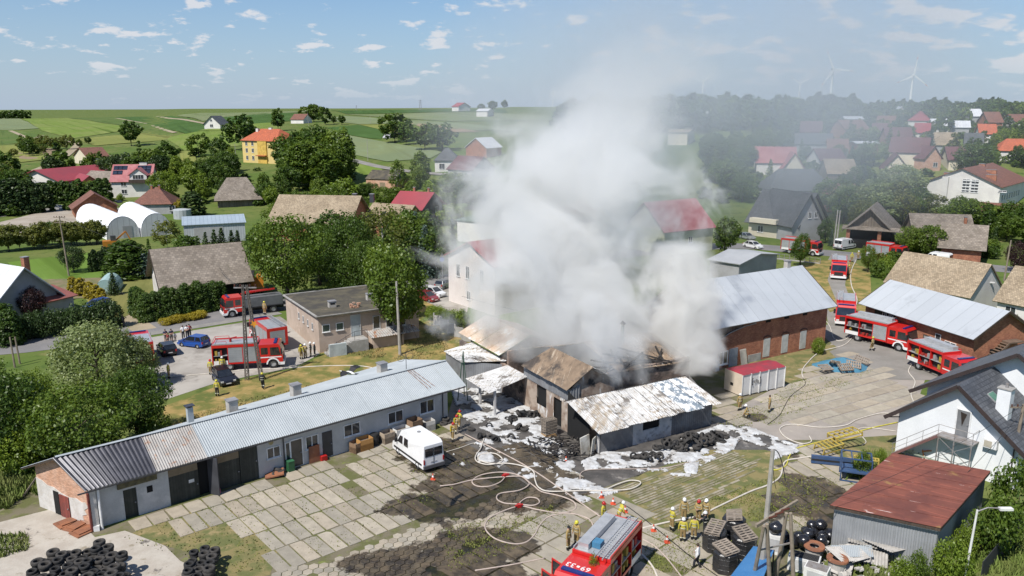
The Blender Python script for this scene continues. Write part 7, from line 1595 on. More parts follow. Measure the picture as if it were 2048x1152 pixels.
def scatter(label, poly, n, hs, kinds, cols, group, wsc=1.0, lod=None, keep=None, name='tree', cat='tree', gap=3.0, cull=.85, mass=False, cd=45):
 P = [G(*q) for q in poly]; pts = []; tr_ = 0; VV, QQ, AA = [], [], []; off = 0
 x0, x1 = min(q[0] for q in poly), max(q[0] for q in poly); y0, y1 = min(q[1] for q in poly), max(q[1] for q in poly)
 while len(pts) < n and tr_ < n * 40:
  tr_ += 1
  p = G(R.uniform(x0, x1), R.uniform(y0, y1)); dep = p.length; h = R.uniform(*hs)
  if not inpoly(p.x, p.y, P): continue
  if any((p.x - a) ** 2 + (p.y - b) ** 2 < r * r for a, b, r, _ in FOOT): continue
  if keep and any(math.hypot(p.x - a, p.y - b) < r for a, b, r in keep): continue
  if any((p - q).length < gap for q in pts): continue
  hid = False
  for a, b, r, _ in FOOT:          # do not stand right in front of a house the photograph shows
   da = math.hypot(a, b)
   if dep < da and da - dep < cd and abs(math.atan2(a, b) - math.atan2(p.x, p.y)) < r * .8 / da + .3 * h / dep: hid = True
  if hid and h > 3.5 and R.random() < cull: continue
  pts.append(p)
  if mass:
   V, Q, A, _ = proto('far', R.randrange(4), 'f'); w_ = h * wsc * R.uniform(.85, 1.15); VV.append(V * np.array([w_, w_, h]) + np.array([p.x, p.y, p.z - .3])); QQ.append(Q + off); AA.append(np.clip(A + R.uniform(-.2, .2), 0, 1)); off += len(V); continue
  kd, cl = R.choice(kinds), R.choice(cols)
  tree(describe(p, h, kd, cl, cat, label), p, h, kd, cl, lod or ('n' if dep < 120 else 'm' if dep < 320 else 'f'), wsc * R.uniform(.85, 1.15), group=group, name=name, cat=cat)
 if mass: tag(obj(name, fast_mesh(name, np.concatenate(VV), np.concatenate(QQ), LF[cols[0]], np.concatenate(AA))), kind='stuff')
scatter('tall leafy tree of the dark grove beside the yellow building', [(585, 352), (680, 350), (690, 368), (670, 385), (600, 385), (575, 365)], 18, (13, 18), ('tall', 'tall', 'round'), ('deep', 'mid', 'mid'), 'grove beside the yellow building', 1.15, gap=5, cull=0)
scatter('leafy tree of the dark belt between the solar panel house and the yellow building', [(345, 350), (480, 340), (560, 350), (600, 395), (530, 430), (380, 400), (330, 385)], 24, (6, 11), ('round', 'broad', 'tall'), ('deep', 'mid', 'deep', 'light'), 'tree belt left of the yellow building', 1.05, gap=5, cull=1, cd=85)
scatter('leafy tree on the slope behind the solar panel house', [(95, 345), (330, 330), (350, 360), (330, 378), (100, 372)], 24, (6, 12), ('round', 'broad', 'spruce', 'tall'), ('deep', 'dark', 'mid', 'mid'), 'trees behind the solar panel house', 1.05, gap=6, cull=1, cd=70)
scatter('big tree at the far left edge below the fields', [(-60, 345), (30, 340), (38, 420), (-60, 425)], 10, (9, 13), ('broad', 'round'), ('deep', 'olive', 'deep'), 'trees at the far left edge', 1.0, gap=6)
scatter('hedgerow tree winding between the left hill fields', [(30, 300), (80, 292), (160, 285), (160, 298), (90, 310), (25, 318)], 22, (4, 8), ('broad', 'round'), ('olive', 'mid', 'deep'), 'hedgerow on the left hill', 1.1, gap=4)
for lab, px, py, tp_, kd, cl in (('dark round tree standing alone on the left hill field', 263, 292, 243, 'round', 'deep'), ('small dark field tree left of the lone round one', 177, 288, 274, 'broad', 'deep'), ('broad leafy tree below the hillside house', 398, 312, 268, 'broad', 'mid'), ('leafy tree left of the yellow building', 487, 300, 232, 'broad', 'deep'), ('slim tree behind the yellow building roof', 556, 262, 216, 'tall', 'deep'), ('wide bush below the yellow building', 440, 320, 278, 'broad', 'deep'),
 ('biggest rounded tree of the hilltop copse', 628, 244, 207, 'broad', 'mid'), ('dark conifer-like tree of the hilltop copse', 652, 250, 212, 'tall', 'deep'), ('left tree of the hilltop copse', 608, 240, 212, 'round', 'mid'), ('small round tree right of the hilltop copse', 684, 250, 231, 'round', 'deep'), ('low tree in the hilltop copse shade', 668, 248, 232, 'round', 'deep'),
 ('large grey green tree in the field right of the pale crop', 790, 285, 224, 'broad', 'deep'), ('leafy tree right of the large field tree', 812, 290, 248, 'round', 'deep'), ('leafy tree in thin smoke above the pale crop', 850, 300, 248, 'broad', 'deep'), ('second leafy tree in thin smoke above the villa', 885, 302, 248, 'broad', 'deep'), ('tall slim tree beside the brick ruin', 795, 388, 318, 'loose', 'mid'), ('leafy tree left of the villa', 842, 372, 300, 'tall', 'mid'), ('green tree below the villa in the haze', 905, 405, 345, 'broad', 'mid'), ('green bushy tree before the villa', 835, 378, 340, 'broad', 'mid'),
 ('green shrub by the brick ruin', 742, 400, 366, 'broad', 'deep'), ('leafy tree behind the barn wing', 870, 408, 360, 'broad', 'deep'), ('leafy tree in the haze at the smoke edge', 945, 420, 350, 'broad', 'deep'), ('dark spruce right of the tall grove', 686, 360, 275, 'spruce', 'dark'), ('slim dark spruce at the grove edge', 694, 362, 285, 'spruce', 'dark'),
 ('left tree of the far copse on the horizon', 962, 221, 207, 'broad', 'deep'), ('middle tree of the far copse on the horizon', 985, 220, 201, 'broad', 'deep'), ('right tree of the far copse on the horizon', 1010, 219, 201, 'round', 'deep'), ('tiny far bush left of the horizon copse', 938, 221, 213, 'round', 'deep')):
 tp(lab, px, py, tp_, kd, cl, 1.1 if kd != 'loose' else .9)
scatter('far dark tree of the wood on the left horizon', [(-60, 238.2), (72, 237.2), (72, 236.6), (-60, 237)], 26, (9, 13), ('broad',), ('deep',), 'wood on the left horizon', 1.3, name='far_wood', mass=True, cull=0, gap=5)
scatter('green bush around the big barn and the brick ruin', [(590, 400), (730, 395), (900, 385), (925, 440), (900, 470), (560, 480), (520, 450)], 26, (4, 8), ('round', 'broad', 'shrub'), ('deep', 'mid', 'light'), 'bushes around the big barn', 1.1, gap=4)
scatter('garden tree behind the linden and the spruces', [(600, 500), (820, 500), (900, 540), (870, 560), (640, 580)], 12, (6, 10), ('round', 'broad'), ('deep', 'mid'), 'garden trees behind the linden', 1.1, gap=4)
ROADK = [(G(x, y).x, G(x, y).y, 6.5) for x, y in ((1450, 492), (1500, 494), (1550, 497), (1600, 501), (1650, 505), (1700, 511), (1760, 516), (1820, 521), (1900, 528), (1980, 535), (2050, 543), (1690, 540), (1685, 560), (1690, 600))]
scatter('leafy village tree between the houses on the right hillside', [(1600, 262), (2070, 240), (2080, 345), (1900, 345), (1700, 350), (1600, 330)], 95, (4.5, 9), ('round', 'broad', 'tall', 'spruce'), ('deep', 'mid', 'deep', 'olive', 'light'), 'village trees on the right hillside', 1.05, gap=5)
scatter('leafy tree in the smoke haze of the right village', [(1400, 300), (1610, 262), (1640, 340), (1560, 400), (1420, 420)], 30, (6, 10), ('round', 'broad', 'spruce'), ('deep', 'mid', 'deep'), 'trees in the smoke haze', 1.05, gap=6)
scatter('tree of the dark wood rising over the right horizon', [(1370, 232), (1700, 228), (1715, 245), (1560, 262), (1380, 262)], 80, (9, 13), ('broad', 'round'), ('deep', 'deep', 'mid'), 'dark wood on the right horizon', 1.1, name='far_wood', mass=True, cull=0, gap=6)
scatter('tree of the dark wood dim behind the smoke', [(1130, 250), (1380, 240), (1390, 268), (1140, 285)], 45, (11, 17), ('broad', 'round'), ('deep', 'deep'), 'wood behind the smoke', 1.1, name='far_wood', mass=True, cull=0, gap=7)
scatter('small far tree of the belt under the wind turbines', [(1700, 222), (2080, 219), (2080, 246), (1700, 250)], 130, (5, 8), ('broad', 'round'), ('deep', 'deep', 'mid'), 'far tree belt under the turbines', 1.15, name='far_tree_belt', mass=True, cull=0, gap=6)
scatter('tree of the long dark forest on the plain', [(1850, 216.6), (2120, 216.2), (2120, 219), (1850, 219.5)], 60, (3, 4.5), ('broad',), ('deep',), 'forest on the far plain', 1.6, name='far_forest', mass=True, cull=0, gap=6)
scatter('leafy garden tree between the open barn and the school', [(1640, 400), (1840, 390), (1850, 440), (1800, 455), (1690, 450), (1640, 440)], 20, (7, 11), ('round', 'broad', 'loose'), ('mid', 'olive', 'deep', 'sage'), 'garden trees below the school', 1.1, gap=4.5)
scatter('', [(1400, 400), (1430, 275), (1620, 258), (2080, 236), (2080, 345), (1880, 350), (1690, 400)], 190, (1.8, 4.2), (), ('mid',), '', 1.5, gap=3, cull=.6, mass=True, name='village_shrubbery')
scatter('', [(-60, 440), (60, 300), (560, 300), (720, 400), (560, 430), (300, 410)], 70, (1.5, 3.5), (), ('deep',), '', 1.5, gap=4, cull=.9, mass=True, name='hillside_shrubbery')
scatter('dark hedge tree along the school fence', [(1890, 450), (2080, 465), (2090, 500), (1960, 480), (1900, 470)], 16, (5, 8), ('round', 'broad', 'thuja'), ('deep', 'dark', 'mid'), 'hedge trees below the school annex', 1.15, gap=3.5)
for lab, px, py, tp_, kd, cl, ws_ in (('round bright green tree left of the weathered barns', 1815, 512, 452, 'broad', 'light', .8), ('round dark green tree before the weathered barns', 1860, 515, 445, 'broad', 'mid', .85), ('big feathery birch clump above the open barn', 1760, 455, 378, 'loose', 'sage', 1.6), ('wide leafy tree left of the birches', 1720, 460, 400, 'broad', 'olive', .8), ('leafy tree right of the birches under the school', 1870, 440, 385, 'loose', 'olive', 1.6), ('big dark spreading tree above the school roof', 1945, 352, 288, 'broad', 'deep', 1.0), ('light tree cluster at the right edge above the school', 2005, 310, 258, 'broad', 'light', .9),
 ('tall blue spruce among the maroon roofs', 1858, 318, 262, 'spruce', 'blue', 1.2), ('dark bush tree by the far road bridge', 1600, 533, 468, 'round', 'deep', .85), ('round willow before the grey roofed house', 1448, 512, 436, 'round', 'mid', .95), ('green hedge tree beside the grey gable', 1650, 486, 436, 'broad', 'deep', .7), ('small blue spruce by the concrete poles', 1662, 492, 458, 'spruce', 'blue', 1.0), ('grey conifer in the smoke haze', 1460, 385, 332, 'spruce', 'dark', 1.1), ('tall thuja by the right edge road', 1985, 508, 455, 'cone', 'dark', .8), ('blue spruce in front of the cream maroon house', 1728, 366, 330, 'spruce', 'blue', 1.2),
 ('purple beech at the right edge over the road', 2035, 545, 480, 'broad', 'plum', .75), ('leafy bush on the road bank beside the lane', 1735, 545, 490, 'broad', 'mid', .6), ('dark tree hidden deep in the smoke column', 1318, 540, 478, 'round', 'deep', .9), ('low tree in smoke behind the brick barn roof', 1385, 560, 505, 'broad', 'deep', .8), ('green shrub at the right end of the brick barn', 1636, 708, 672, 'shrub', 'light', .62, ), ('dark bush by the right edge white house', 2025, 655, 628, 'shrub', 'deep', .8), ('hedge bush at the workshop stair', 2040, 672, 645, 'shrub', 'thuja', 1.2)):
 sh_ = kd == 'shrub'; tp(lab, px, py, tp_, kd, cl, ws_, name='shrub' if sh_ else 'tree', cat='shrub' if sh_ else 'tree')
scatter('bush on the overgrown bank above the tan tiled roof', [(1728, 520), (1790, 525), (1780, 560), (1730, 580)], 10, (1.4, 3.0), ('shrub',), ('mid', 'olive', 'light'), 'bushes on the lane bank', .8, name='shrub', cat='shrub', gap=1.6, keep=ROADK)
scatter('roadside bush in front of the weathered barns', [(1800, 508), (1980, 522), (2000, 510), (1830, 500)], 12, (2, 3.5), ('shrub',), ('deep', 'mid'), 'bushes by the right hand road', .9, name='shrub', cat='shrub', gap=2)
for lab, px, py, tp_, cl, ws_ in (('leafy bush at the right edge beside the white house', 2030, 1060, 915, 'mid', .55), ('dense green bush behind the street lamp', 1985, 1110, 985, 'mid', .6), ('bright green shrub at the corner of the grey shed', 1900, 1165, 1068, 'light', .62), ('low green shrub along the shed wall', 1930, 1110, 1040, 'light', .6), ('weedy shrub beside the asbestos sheets', 1800, 1180, 1105, 'light', .5), ('thin leafy sprig at the left corner of the grey shed', 1835, 1165, 1100, 'mid', .5), ('dark green weeds between the yellow racks', 1722, 955, 900, 'mid', .6), ('weeds behind the yellow racks at the shed roof', 1760, 935, 895, 'light', .5)):
 tp(lab, px, py, tp_, 'shrub', cl, ws_, name='shrub', cat='shrub')
tp('thin sapling in front of the near fire engine cab', 1185, 1215, 1085, 'loose', 'light', .35, name='sapling', cat='sapling')
# ================================================================ CLUTTER
TYRE = [MB().lathe([(.19, -.07), (.22, -.1), (.30, -.1), (.325, -.07), (.33, 0), (.325, .07), (.30, .1), (.22, .1), (.19, .07), (.2, 0), (.19, -.07)], 18).mesh('tyre', RUB, True)]
RUBD = M('dusty tyre rubber', (.042, .04, .038), .95, (.065, .06, .055), 6, spec=.2)
TYRE.append(MB().lathe([(.2, -.09), (.24, -.12), (.34, -.12), (.37, -.08), (.375, 0), (.37, .08), (.34, .12), (.24, .12), (.2, .09), (.21, 0), (.2, -.09)], 18).mesh('tyre', RUBD, True))
def tyre(label, p, grp, tilt=(0, 0), k=0):
 o = obj('tyre', TYRE[k], None, p); o.rotation_euler = (tilt[0], tilt[1], R.uniform(0, 6.28)); o.scale = (R.uniform(.93, 1.06),) * 3; tag(o, label, 'tyre', grp); return o
def stacks(label, grp, poly, hs, step=.70, limit=200):
 P = [W(*q) for q in poly]; pos = []
 for j in range(-14, 15):
  for i in range(-14, 15):
   c = sum((p for p in P), Vector()) / len(P) + ge * (i * step + (j % 2) * step / 2) + gf * (j * step * .88)
   if inpoly(c.x, c.y, P): pos.append(c + Vector((R.uniform(-.05, .05), R.uniform(-.05, .05), 0)))
 n = 0
 for c in pos:
  nh = R.randint(*hs); front = sum(1 for q in pos if (q - c).length < step * 1.3 and q.y < c.y - .1)
  for k in range(nh):
   if front >= 2 and k < nh - 2: continue       # inside the block nothing of the lower ones shows
   if n >= limit: return
   tyre(label, (c.x + R.uniform(-.03, .03), c.y + R.uniform(-.03, .03), .13 + k * .205), grp, (R.uniform(-.05, .05), R.uniform(-.05, .05)), R.randrange(2)); n += 1
stacks('black car tyre in the big block of tyre stacks at the lower left', 'tyre block at the lower left', [(62, 1175), (92, 1118), (130, 1095), (172, 1095), (215, 1115), (248, 1150), (256, 1200), (60, 1230)], (6, 8), limit=140)
stacks('black car tyre in the small cluster of stacks on the slabs', 'small tyre cluster', [(368, 1160), (386, 1120), (418, 1114), (446, 1142), (432, 1175), (380, 1180)], (3, 5), limit=34)
stacks('black car tyre in the short stacks at the lower left corner', 'corner tyre stacks', [(10, 1195), (30, 1165), (72, 1165), (75, 1190), (40, 1215)], (3, 4), limit=14)
def heap(label, grp, c, rx, ry, n, top):
 for _ in range(n):
  a = R.uniform(0, 6.28); r = R.uniform(0, 1) ** .6; q = c + fe * (rx * r * math.cos(a)) + ff * (ry * r * math.sin(a)); z = .12 + max(0, top * (1 - r)) * R.uniform(.45, 1)
  fl = R.random() < .45; tyre(label, (q.x, q.y, z + (0 if fl else .1)), grp, (R.uniform(-.3, .3), R.uniform(-.3, .3)) if fl else (R.uniform(.6, 1.5), R.uniform(-.6, .6)), R.randrange(2))
heap('sooty tyre in the long heap before the foam covered lean-to', 'tyre heap before the lean-to', W(1388, 892), 2.6, 1.2, 48, 1.2); heap('sooty tyre in the long heap before the foam covered lean-to', 'tyre heap before the lean-to', W(1330, 898), 1.8, .9, 14, .6); heap('sooty tyre in the long heap before the foam covered lean-to', 'tyre heap before the lean-to', W(1432, 880), 1.2, .9, 10, .5)
heap('burnt tyre lying on the foam at the lean-to corner', 'tyres at the lean-to corner', W(1285, 922), 1.9, 1.0, 12, .4)
heap('black tyre under or near the small canopy', 'tyres near the canopy', W(1045, 838), 1.7, 1.3, 16, .7); heap('black tyre under or near the small canopy', 'tyres near the canopy', W(1000, 862), 3.0, 2.2, 10, .15)
for i, (px, py) in enumerate(((880, 846), (888, 843), (884, 841))): tyre('black tyre in the pile at the garage corner downpipe', (*(W(px, py) - gf * .6)[:2], .13 + (.22 if i == 2 else 0)), 'tyres at the garage corner', (0, 0), 1)
for i, (px, py) in enumerate(((548, 940), (558, 936), (553, 934))): tyre('dirty tyre heaped below the small garage window', (*(W(px, py + 9) - gf * .4)[:2], .13 + .1 * i), 'tyres below the garage window', (R.uniform(-.5, .5), R.uniform(-.6, .6)), 1)
PALW = M('grey pallet wood', (.25, .21, .17), .9, (.18, .15, .12), 3, rnd=.2); PALO = M('fresh pallet wood', (.42, .27, .13), .9, (.34, .21, .1), 3, rnd=.1)
pm = MB()
for y in (-.36, 0, .36): pm.box(-.6, .6, y - .05, y + .05, 0, .09)
for i in range(7): pm.box(-.6 + i * .183, -.6 + i * .183 + .1, -.4, .4, .09, .115)
for i in (0, 3, 6): pm.box(-.6 + i * .183, -.6 + i * .183 + .1, -.4, .4, -.025, 0)
PAL = pm.mesh('pallet', PALW); PAL2 = pm.mesh('pallet', PALO)
def pallet(label, p, rz, tilt=(0, 0), grp=None, me=None): o = obj('pallet', me or PAL, None, p); o.rotation_euler = (tilt[0], tilt[1], rz); tag(o, label, 'pallet', grp); return o
c = W(1098, 872)
for k in range(11): pallet('pallet of the tall stack in front of the burnt doorway', (c.x, c.y, .05 + k * .15), FANG + R.uniform(-.05, .05), grp='pallet stack by the burnt doorway', me=PAL2 if k < 2 else PAL)
for px, py, z, rz, tl, lab in ((1650, 748, .35, .5, (.35, .1), 'pallet leaning on the left foot of the blue tarp pile'), (1668, 742, .55, 1.3, (.1, .5), 'upright pallet leaning on the middle of the blue tarp'), (1690, 748, .4, .2, (.5, .0), 'pallet leaning on the front of the blue tarp pile'), (1706, 742, .35, -.3, (.5, .1), 'pale pallet right of centre on the blue tarp pile'), (1722, 733, .4, -.6, (.4, .2), 'pallet at the right end of the blue tarp pile')):
 pallet(lab, (*W(px, py - 2)[:2], z + .25), rz, tl).scale = (1.3, 1.3, 1.3)
tpl = thing('tarp_pile', 'mound of material under a blue tarpaulin in the courtyard', 'tarp pile', W(1684, 734)); m = MB(); n = 22; rings = 7
for j in range(rings + 1):
 k = j / rings
 for i in range(n):
  a = 6.283 * i / n; r = (1 - k) ** .8; m.v.append((3.1 * r * math.cos(a) * (1 + .12 * math.sin(3 * a)), 2.3 * r * math.sin(a), 1.15 * k + .1 * noise.noise(Vector((a * 2, k * 4, 1)))))
for j in range(rings):
 for i in range(n): m.f.append((j * n + i, j * n + (i + 1) % n, (j + 1) * n + (i + 1) % n, (j + 1) * n + i)); m.m.append(0)
m.build('tarpaulin', M('blue tarpaulin', (.05, .165, .25), .6, (.07, .20, .29), 1.2, bump=.5, bs=3), tpl, smooth=True)
ca, cb, cc_ = W(1447, 777), W(1482, 795), W(1565, 776); ck = thing('skip_container', 'white steel skip container with a red lid and black logo', 'container', cb, math.atan2(cc_.y - cb.y, cc_.x - cb.x))
cl_ = (cc_ - cb).length + .2; cw = 2.5; hc_ = 2.35; CWH = M('scuffed white steel', (.66, .66, .65), .5, (.58, .57, .55), .8, stains=[((.4, .33, .26), 1.6, .68, .74, (1, 1, 4))]); CRE = M('cream steel end', (.62, .53, .42), .55, (.56, .48, .38), 1)
MB().box(.03, cl_ - .03, .03, cw - .03, .15, hc_).build('body', CWH, ck); MB().box(-.0, .03, 0, cw, .15, hc_ + .05).build('end_door', CRE, ck)
for i in range(6): x = i * cl_ / 5; MB().box(max(0.03, x - .06), min(cl_, x + .06), -.06, .03, .1, hc_ + .02).build('rib', CWH, ck)
LID = M('faded red lid', (.33, .03, .045), .55, (.22, .04, .05), .8, stains=[((.12, .09, .09), .9, .58, .7, (2, 3, 1))])
MB().add([(0, -.05, hc_), (cl_, -.05, hc_), (cl_, cw, hc_ + .02), (0, cw, hc_ + .02), (.1, cw * .5, hc_ + .2), (cl_ - .1, cw * .5, hc_ + .26)], [(0, 1, 5, 4), (2, 3, 4, 5), (3, 0, 4), (1, 2, 5)]).build('lid', LID, ck)
BK = M('black print', (.02, .02, .02), .6); text('cPa', .52, BK, ck, (cl_ * .32, -.07, 1.3), (math.pi / 2, 0, 0), 'logo')
for s in (-1, 1): b = MB(); x = cl_ * .32 + s * .58; b.bar((x, -.065, 1.15), (x, -.065, 1.8), .03, .06).bar((x - s * .15, -.065, 1.15), (x, -.065, 1.15), .03, .06).bar((x - s * .15, -.065, 1.8), (x, -.065, 1.8), .03, .06); b.build('logo_bracket', BK, ck)
MB().box(-.03, 0, 1.2, 1.6, .9, 1.2).build('hatch', BK, ck)
HOSEW = M('pale canvas hose', (.56, .52, .46), .85, (.48, .44, .38), 2); HOSEP = M('pinkish canvas hose', (.44, .36, .31), .85, (.36, .3, .26), 2); HOSEY = M('yellow hose', (.5, .46, .06), .7, (.45, .4, .06), 2); HOSEB = M('black cable', (.015, .015, .015), .6)
def hose(label, pts, mat, r=.055, z=.07, f=None, cat='hose'):
 pts = [(f(*p) if f else p) for p in pts]; P = [W(px, py) + Vector((0, 0, z)) for px, py in pts]
 o = MB().path(catmull(P, 7), r, 6).build('cable' if mat is HOSEB else 'hose', mat, smooth=True); tag(o, label, cat, 'hoses laid across the yard' if cat == 'hose' else None); return o
z8 = lambda x, y: (880 + x / 4.654, 880 + y / 4.654)
hose('pale hose running in a huge loop before the near fire engine', [(1430, 820), (1380, 740), (1200, 690), (1020, 720), (930, 800), (880, 890), (800, 960), (680, 975), (520, 930), (430, 850), (430, 770), (520, 700), (735, 625), (900, 655), (1080, 685), (1200, 675), (1265, 640), (1240, 580), (1120, 530), (950, 490), (880, 440), (830, 400), (780, 360), (680, 320), (540, 308), (380, 335), (300, 390), (340, 435), (450, 440), (560, 400), (610, 345)], HOSEP, f=z8)
hose('pinkish hose with a small double loop in the wet middle of the yard', [(0, 440), (130, 425), (300, 385), (520, 360), (740, 350), (800, 380), (830, 425), (740, 480), (560, 510), (530, 560), (600, 600), (735, 610), (860, 622), (925, 595), (900, 555), (820, 548), (760, 580), (735, 610)], HOSEP, f=z8, z=.11)
hose('pale hose from the hose team curling to the foam edge', [(410, 0), (380, 90), (330, 170), (350, 220), (450, 245), (560, 225), (578, 190), (520, 145), (430, 140), (360, 165), (370, 205), (480, 235), (640, 235), (790, 265), (870, 310), (885, 390), (920, 460), (1020, 495), (1300, 490), (1560, 488), (1760, 475), (1860, 430), (1850, 400), (1760, 395), (1650, 430), (1560, 470)], HOSEW, f=z8, z=.16)
hose('straight pale hose crossing the yard from the van to the near engine', [(930, 870), (1047, 931), (1129, 985), (1166, 1011), (1200, 1035)], HOSEP, z=.09)
hose('thick white hose from the near engine past the briefing group', [(1285, 1058), (1340, 1045), (1400, 1033), (1430, 1018), (1500, 985), (1535, 972), (1560, 955), (1570, 925), (1600, 918), (1626, 914)], HOSEW, .07)
hose('white hose from the engine side running off the bottom edge', [(1280, 1108), (1295, 1122), (1308, 1140), (1318, 1165)], HOSEW, .07); hose('pinkish hose from the engine rear running off the bottom edge', [(1285, 1080), (1310, 1095), (1335, 1120), (1370, 1165)], HOSEP)
hose('white hose making a big arc in front of the white house', [(1792, 830), (1760, 828), (1715, 840), (1690, 852), (1640, 856), (1585, 850), (1560, 858), (1570, 875), (1600, 888), (1622, 885), (1618, 873)], HOSEW); hose('yellow hose running from the white house to the concrete pole', [(1795, 846), (1740, 858), (1680, 875), (1620, 890), (1590, 900), (1578, 915), (1572, 932), (1555, 941), (1538, 940)], HOSEY)
hose('short white hose looping over the yellow racks', [(1792, 864), (1740, 857), (1716, 860), (1722, 872), (1732, 885), (1724, 892)], HOSEW, .04); hose('white hose from the open locker engine across the courtyard', [(1712, 664), (1690, 690), (1640, 705), (1612, 730), (1604, 745), (1606, 756)], HOSEW, .065)
hose('white hose leading from the engine to the lane gap', [(1710, 668), (1685, 682), (1668, 678), (1660, 655), (1650, 640)], HOSEW); hose('white hose from the lower engine to the white house eave', [(1822, 732), (1817, 745), (1830, 765), (1822, 790), (1834, 818)], HOSEW, .065)
hose('pale hose along the lawn behind the shuttered engine', [(325, 756), (420, 748), (490, 741), (560, 738), (650, 733), (720, 733), (757, 740)], HOSEW); hose('pale hose lying down the lane beside the engines', [(1712, 520), (1702, 545), (1703, 572), (1714, 600), (1705, 628)], HOSEW, .08)
hose('thin grey hose bending through the courtyard', [(1605, 757), (1610, 770), (1580, 795), (1560, 830), (1535, 850)], HOSEB, .03); hose('thin hose along the foam edge before the lean-to', [(1160, 960), (1165, 945), (1200, 940), (1320, 938), (1380, 925), (1440, 905), (1480, 882)], HOSEP, .04)
hose('black cable lying past the cones and the walking man', [(1240, 1008), (1262, 1020), (1320, 1065), (1390, 1122), (1450, 1165)], HOSEB, .035, cat='cable'); hose('thin pale hose from the van rear along the wet slabs', [(893, 905), (920, 897), (945, 888), (950, 890)], HOSEW, .03); hose('dark hose at the bottom by the open cab door', [(950, 1143), (1020, 1132), (1090, 1118)], HOSEP, .05)
CONE = MB().lathe([(.0, .5), (.035, .5), (.12, .06), (.12, .04)], 12); CONE.box(-.19, .19, -.19, .19, 0, .04); CONEM = CONE.mesh('cone', M('cone orange', (.6, .09, .04), .6), False); BANDM = MB().lathe([(.062, .36), (.092, .22)], 12).mesh('white_band', WHITE)
for px, py, lab in ((1203, 996, 'traffic cone nearest the foam edge'), (1226, 1009, 'traffic cone above the white helmet behind the engine'), (1250, 1025, 'traffic cone at the end of the engine ladder'), (1307, 1063, 'traffic cone between engine and briefing group'), (1334, 1086, 'traffic cone on the black cable left of the walking man'), (1132, 925, 'small red cone on the wet slab by the debris'), (866, 960, 'small red cone behind the white van')):
 o = obj('traffic_cone', CONEM, None, W(px, py) + Vector((0, 0, .05))); tag(o, lab, 'cone', 'traffic cones in the yard'); obj('white_band', BANDM, o)
for px, py, lab in ((1011, 955, 'red hose coupling on the wet slabs loop'), (1038, 1016, 'red hose coupling in the middle of the loops')): tag(MB().box(-.15, .15, -.12, .12, 0, .25).tube((-.3, 0, .14), (.3, 0, .14), .08).build('hose_coupling', REDL, loc=W(px, py) + Vector((0, 0, .08)), rz=.4), lab, 'hose coupling')
WRAP = M('black shrink wrap', (.018, .018, .02), .32, (.028, .028, .03), 4, bump=.8, bs=9, spec=.6)
for px, py, lab in ((1449, 1140, 'front black wrapped octagonal bundle with a pallet on top'), (1428, 1098, 'left black wrapped bundle behind the front one'), (1487, 1110, 'right black wrapped bundle of the group'), (1466, 1072, 'rear black wrapped bundle topped by a dark pallet')):
 p = W(px, py); t = thing('wrapped_bundle', lab, 'bundle', p, R.uniform(-.2, .2)); m = MB(); prof = [(0.01, 1.45), (.72, 1.43), (.80, 1.34), (.82, .75), (.80, .05), (.01, .05)]; m.lathe(prof, 8); m.build('wrap', WRAP, t)
 for z in (.4, .75, 1.1): MB().lathe([(.81, z - .015), (.832, z), (.81, z + .015)], 8).build('strap', WRAP, t)
 pallet('weathered pallet lying on top of the ' + lab.split(' with')[0].split(' topped')[0].split(' behind')[0].split(' of the')[0], (p.x, p.y, 1.56), R.uniform(0, 3), (R.uniform(-.2, .2), R.uniform(-.2, .2))).scale = (1.3,) * 3
BAG = M('black bin bag', (.012, .012, .014), .22, (.02, .02, .022), 5, bump=.6, bs=6, spec=.7)
def bagmesh(s):
 rs = random.Random(s); m = MB(); n, k = 14, 8
 for j in range(k + 1):
  a = math.pi * j / k
  for i in range(n): b = 6.283 * i / n; r = .42 * (1 + .16 * noise.noise(Vector((2.2 * math.sin(a) * math.cos(b) + s, 2.2 * math.sin(a) * math.sin(b), 2.2 * math.cos(a))))); m.v.append((r * math.sin(a) * math.cos(b), r * math.sin(a) * math.sin(b), .36 + .85 * r * math.cos(a)))
 for j in range(k):
  for i in range(n): m.f.append((j * n + i, j * n + (i + 1) % n, (j + 1) * n + (i + 1) % n, (j + 1) * n + i)); m.m.append(0)
 return m.mesh('rubbish_bag', BAG, True)
BAGS = [bagmesh(s) for s in range(4)]
bq = [W(*q) for q in ((1558, 1092), (1580, 1066), (1655, 1070), (1668, 1090), (1640, 1110), (1580, 1108))]; k = 0
while k < 20:
 x, y = R.uniform(min(p.x for p in bq), max(p.x for p in bq)), R.uniform(min(p.y for p in bq), max(p.y for p in bq))
 if not inpoly(x, y, bq): continue
 o = obj('rubbish_bag', R.choice(BAGS), None, (x, y, 0 if k < 12 else .5)); o.rotation_euler = (0, 0, R.uniform(0, 6)); o.scale = (R.uniform(.8, 1.3),) * 3; tag(o, 'shiny black bin bag in the heap beside the grey shed', 'bag', 'bin bag heap'); k += 1
APPW = M('old white enamel', (.66, .66, .64), .45, (.56, .55, .52), 1, stains=[((.35, .26, .18), 2, .66, .74, (3, 2, 1))])
def cabinet(label, px, py, sz, rz, top=None):
 p = W(px, py); t = thing('appliance', label, 'appliance', p, rz); MB().box(-sz[0] / 2, sz[0] / 2, -sz[1] / 2, sz[1] / 2, 0, sz[2]).build('cabinet', APPW, t); MB().box(-sz[0] * .35, sz[0] * .35, -sz[1] / 2 - .02, -sz[1] / 2, sz[2] * .2, sz[2] * .85).build('panel', M('grey panel', (.45, .45, .45), .5), t)
 if top is not None:
  for i in range(6): MB().box(-sz[0] * .45, sz[0] * .45, -sz[1] * .42 + i * sz[1] * .15, -sz[1] * .42 + i * sz[1] * .15 + .06, sz[2] + .01, sz[2] + .05).build('slat', top, t)
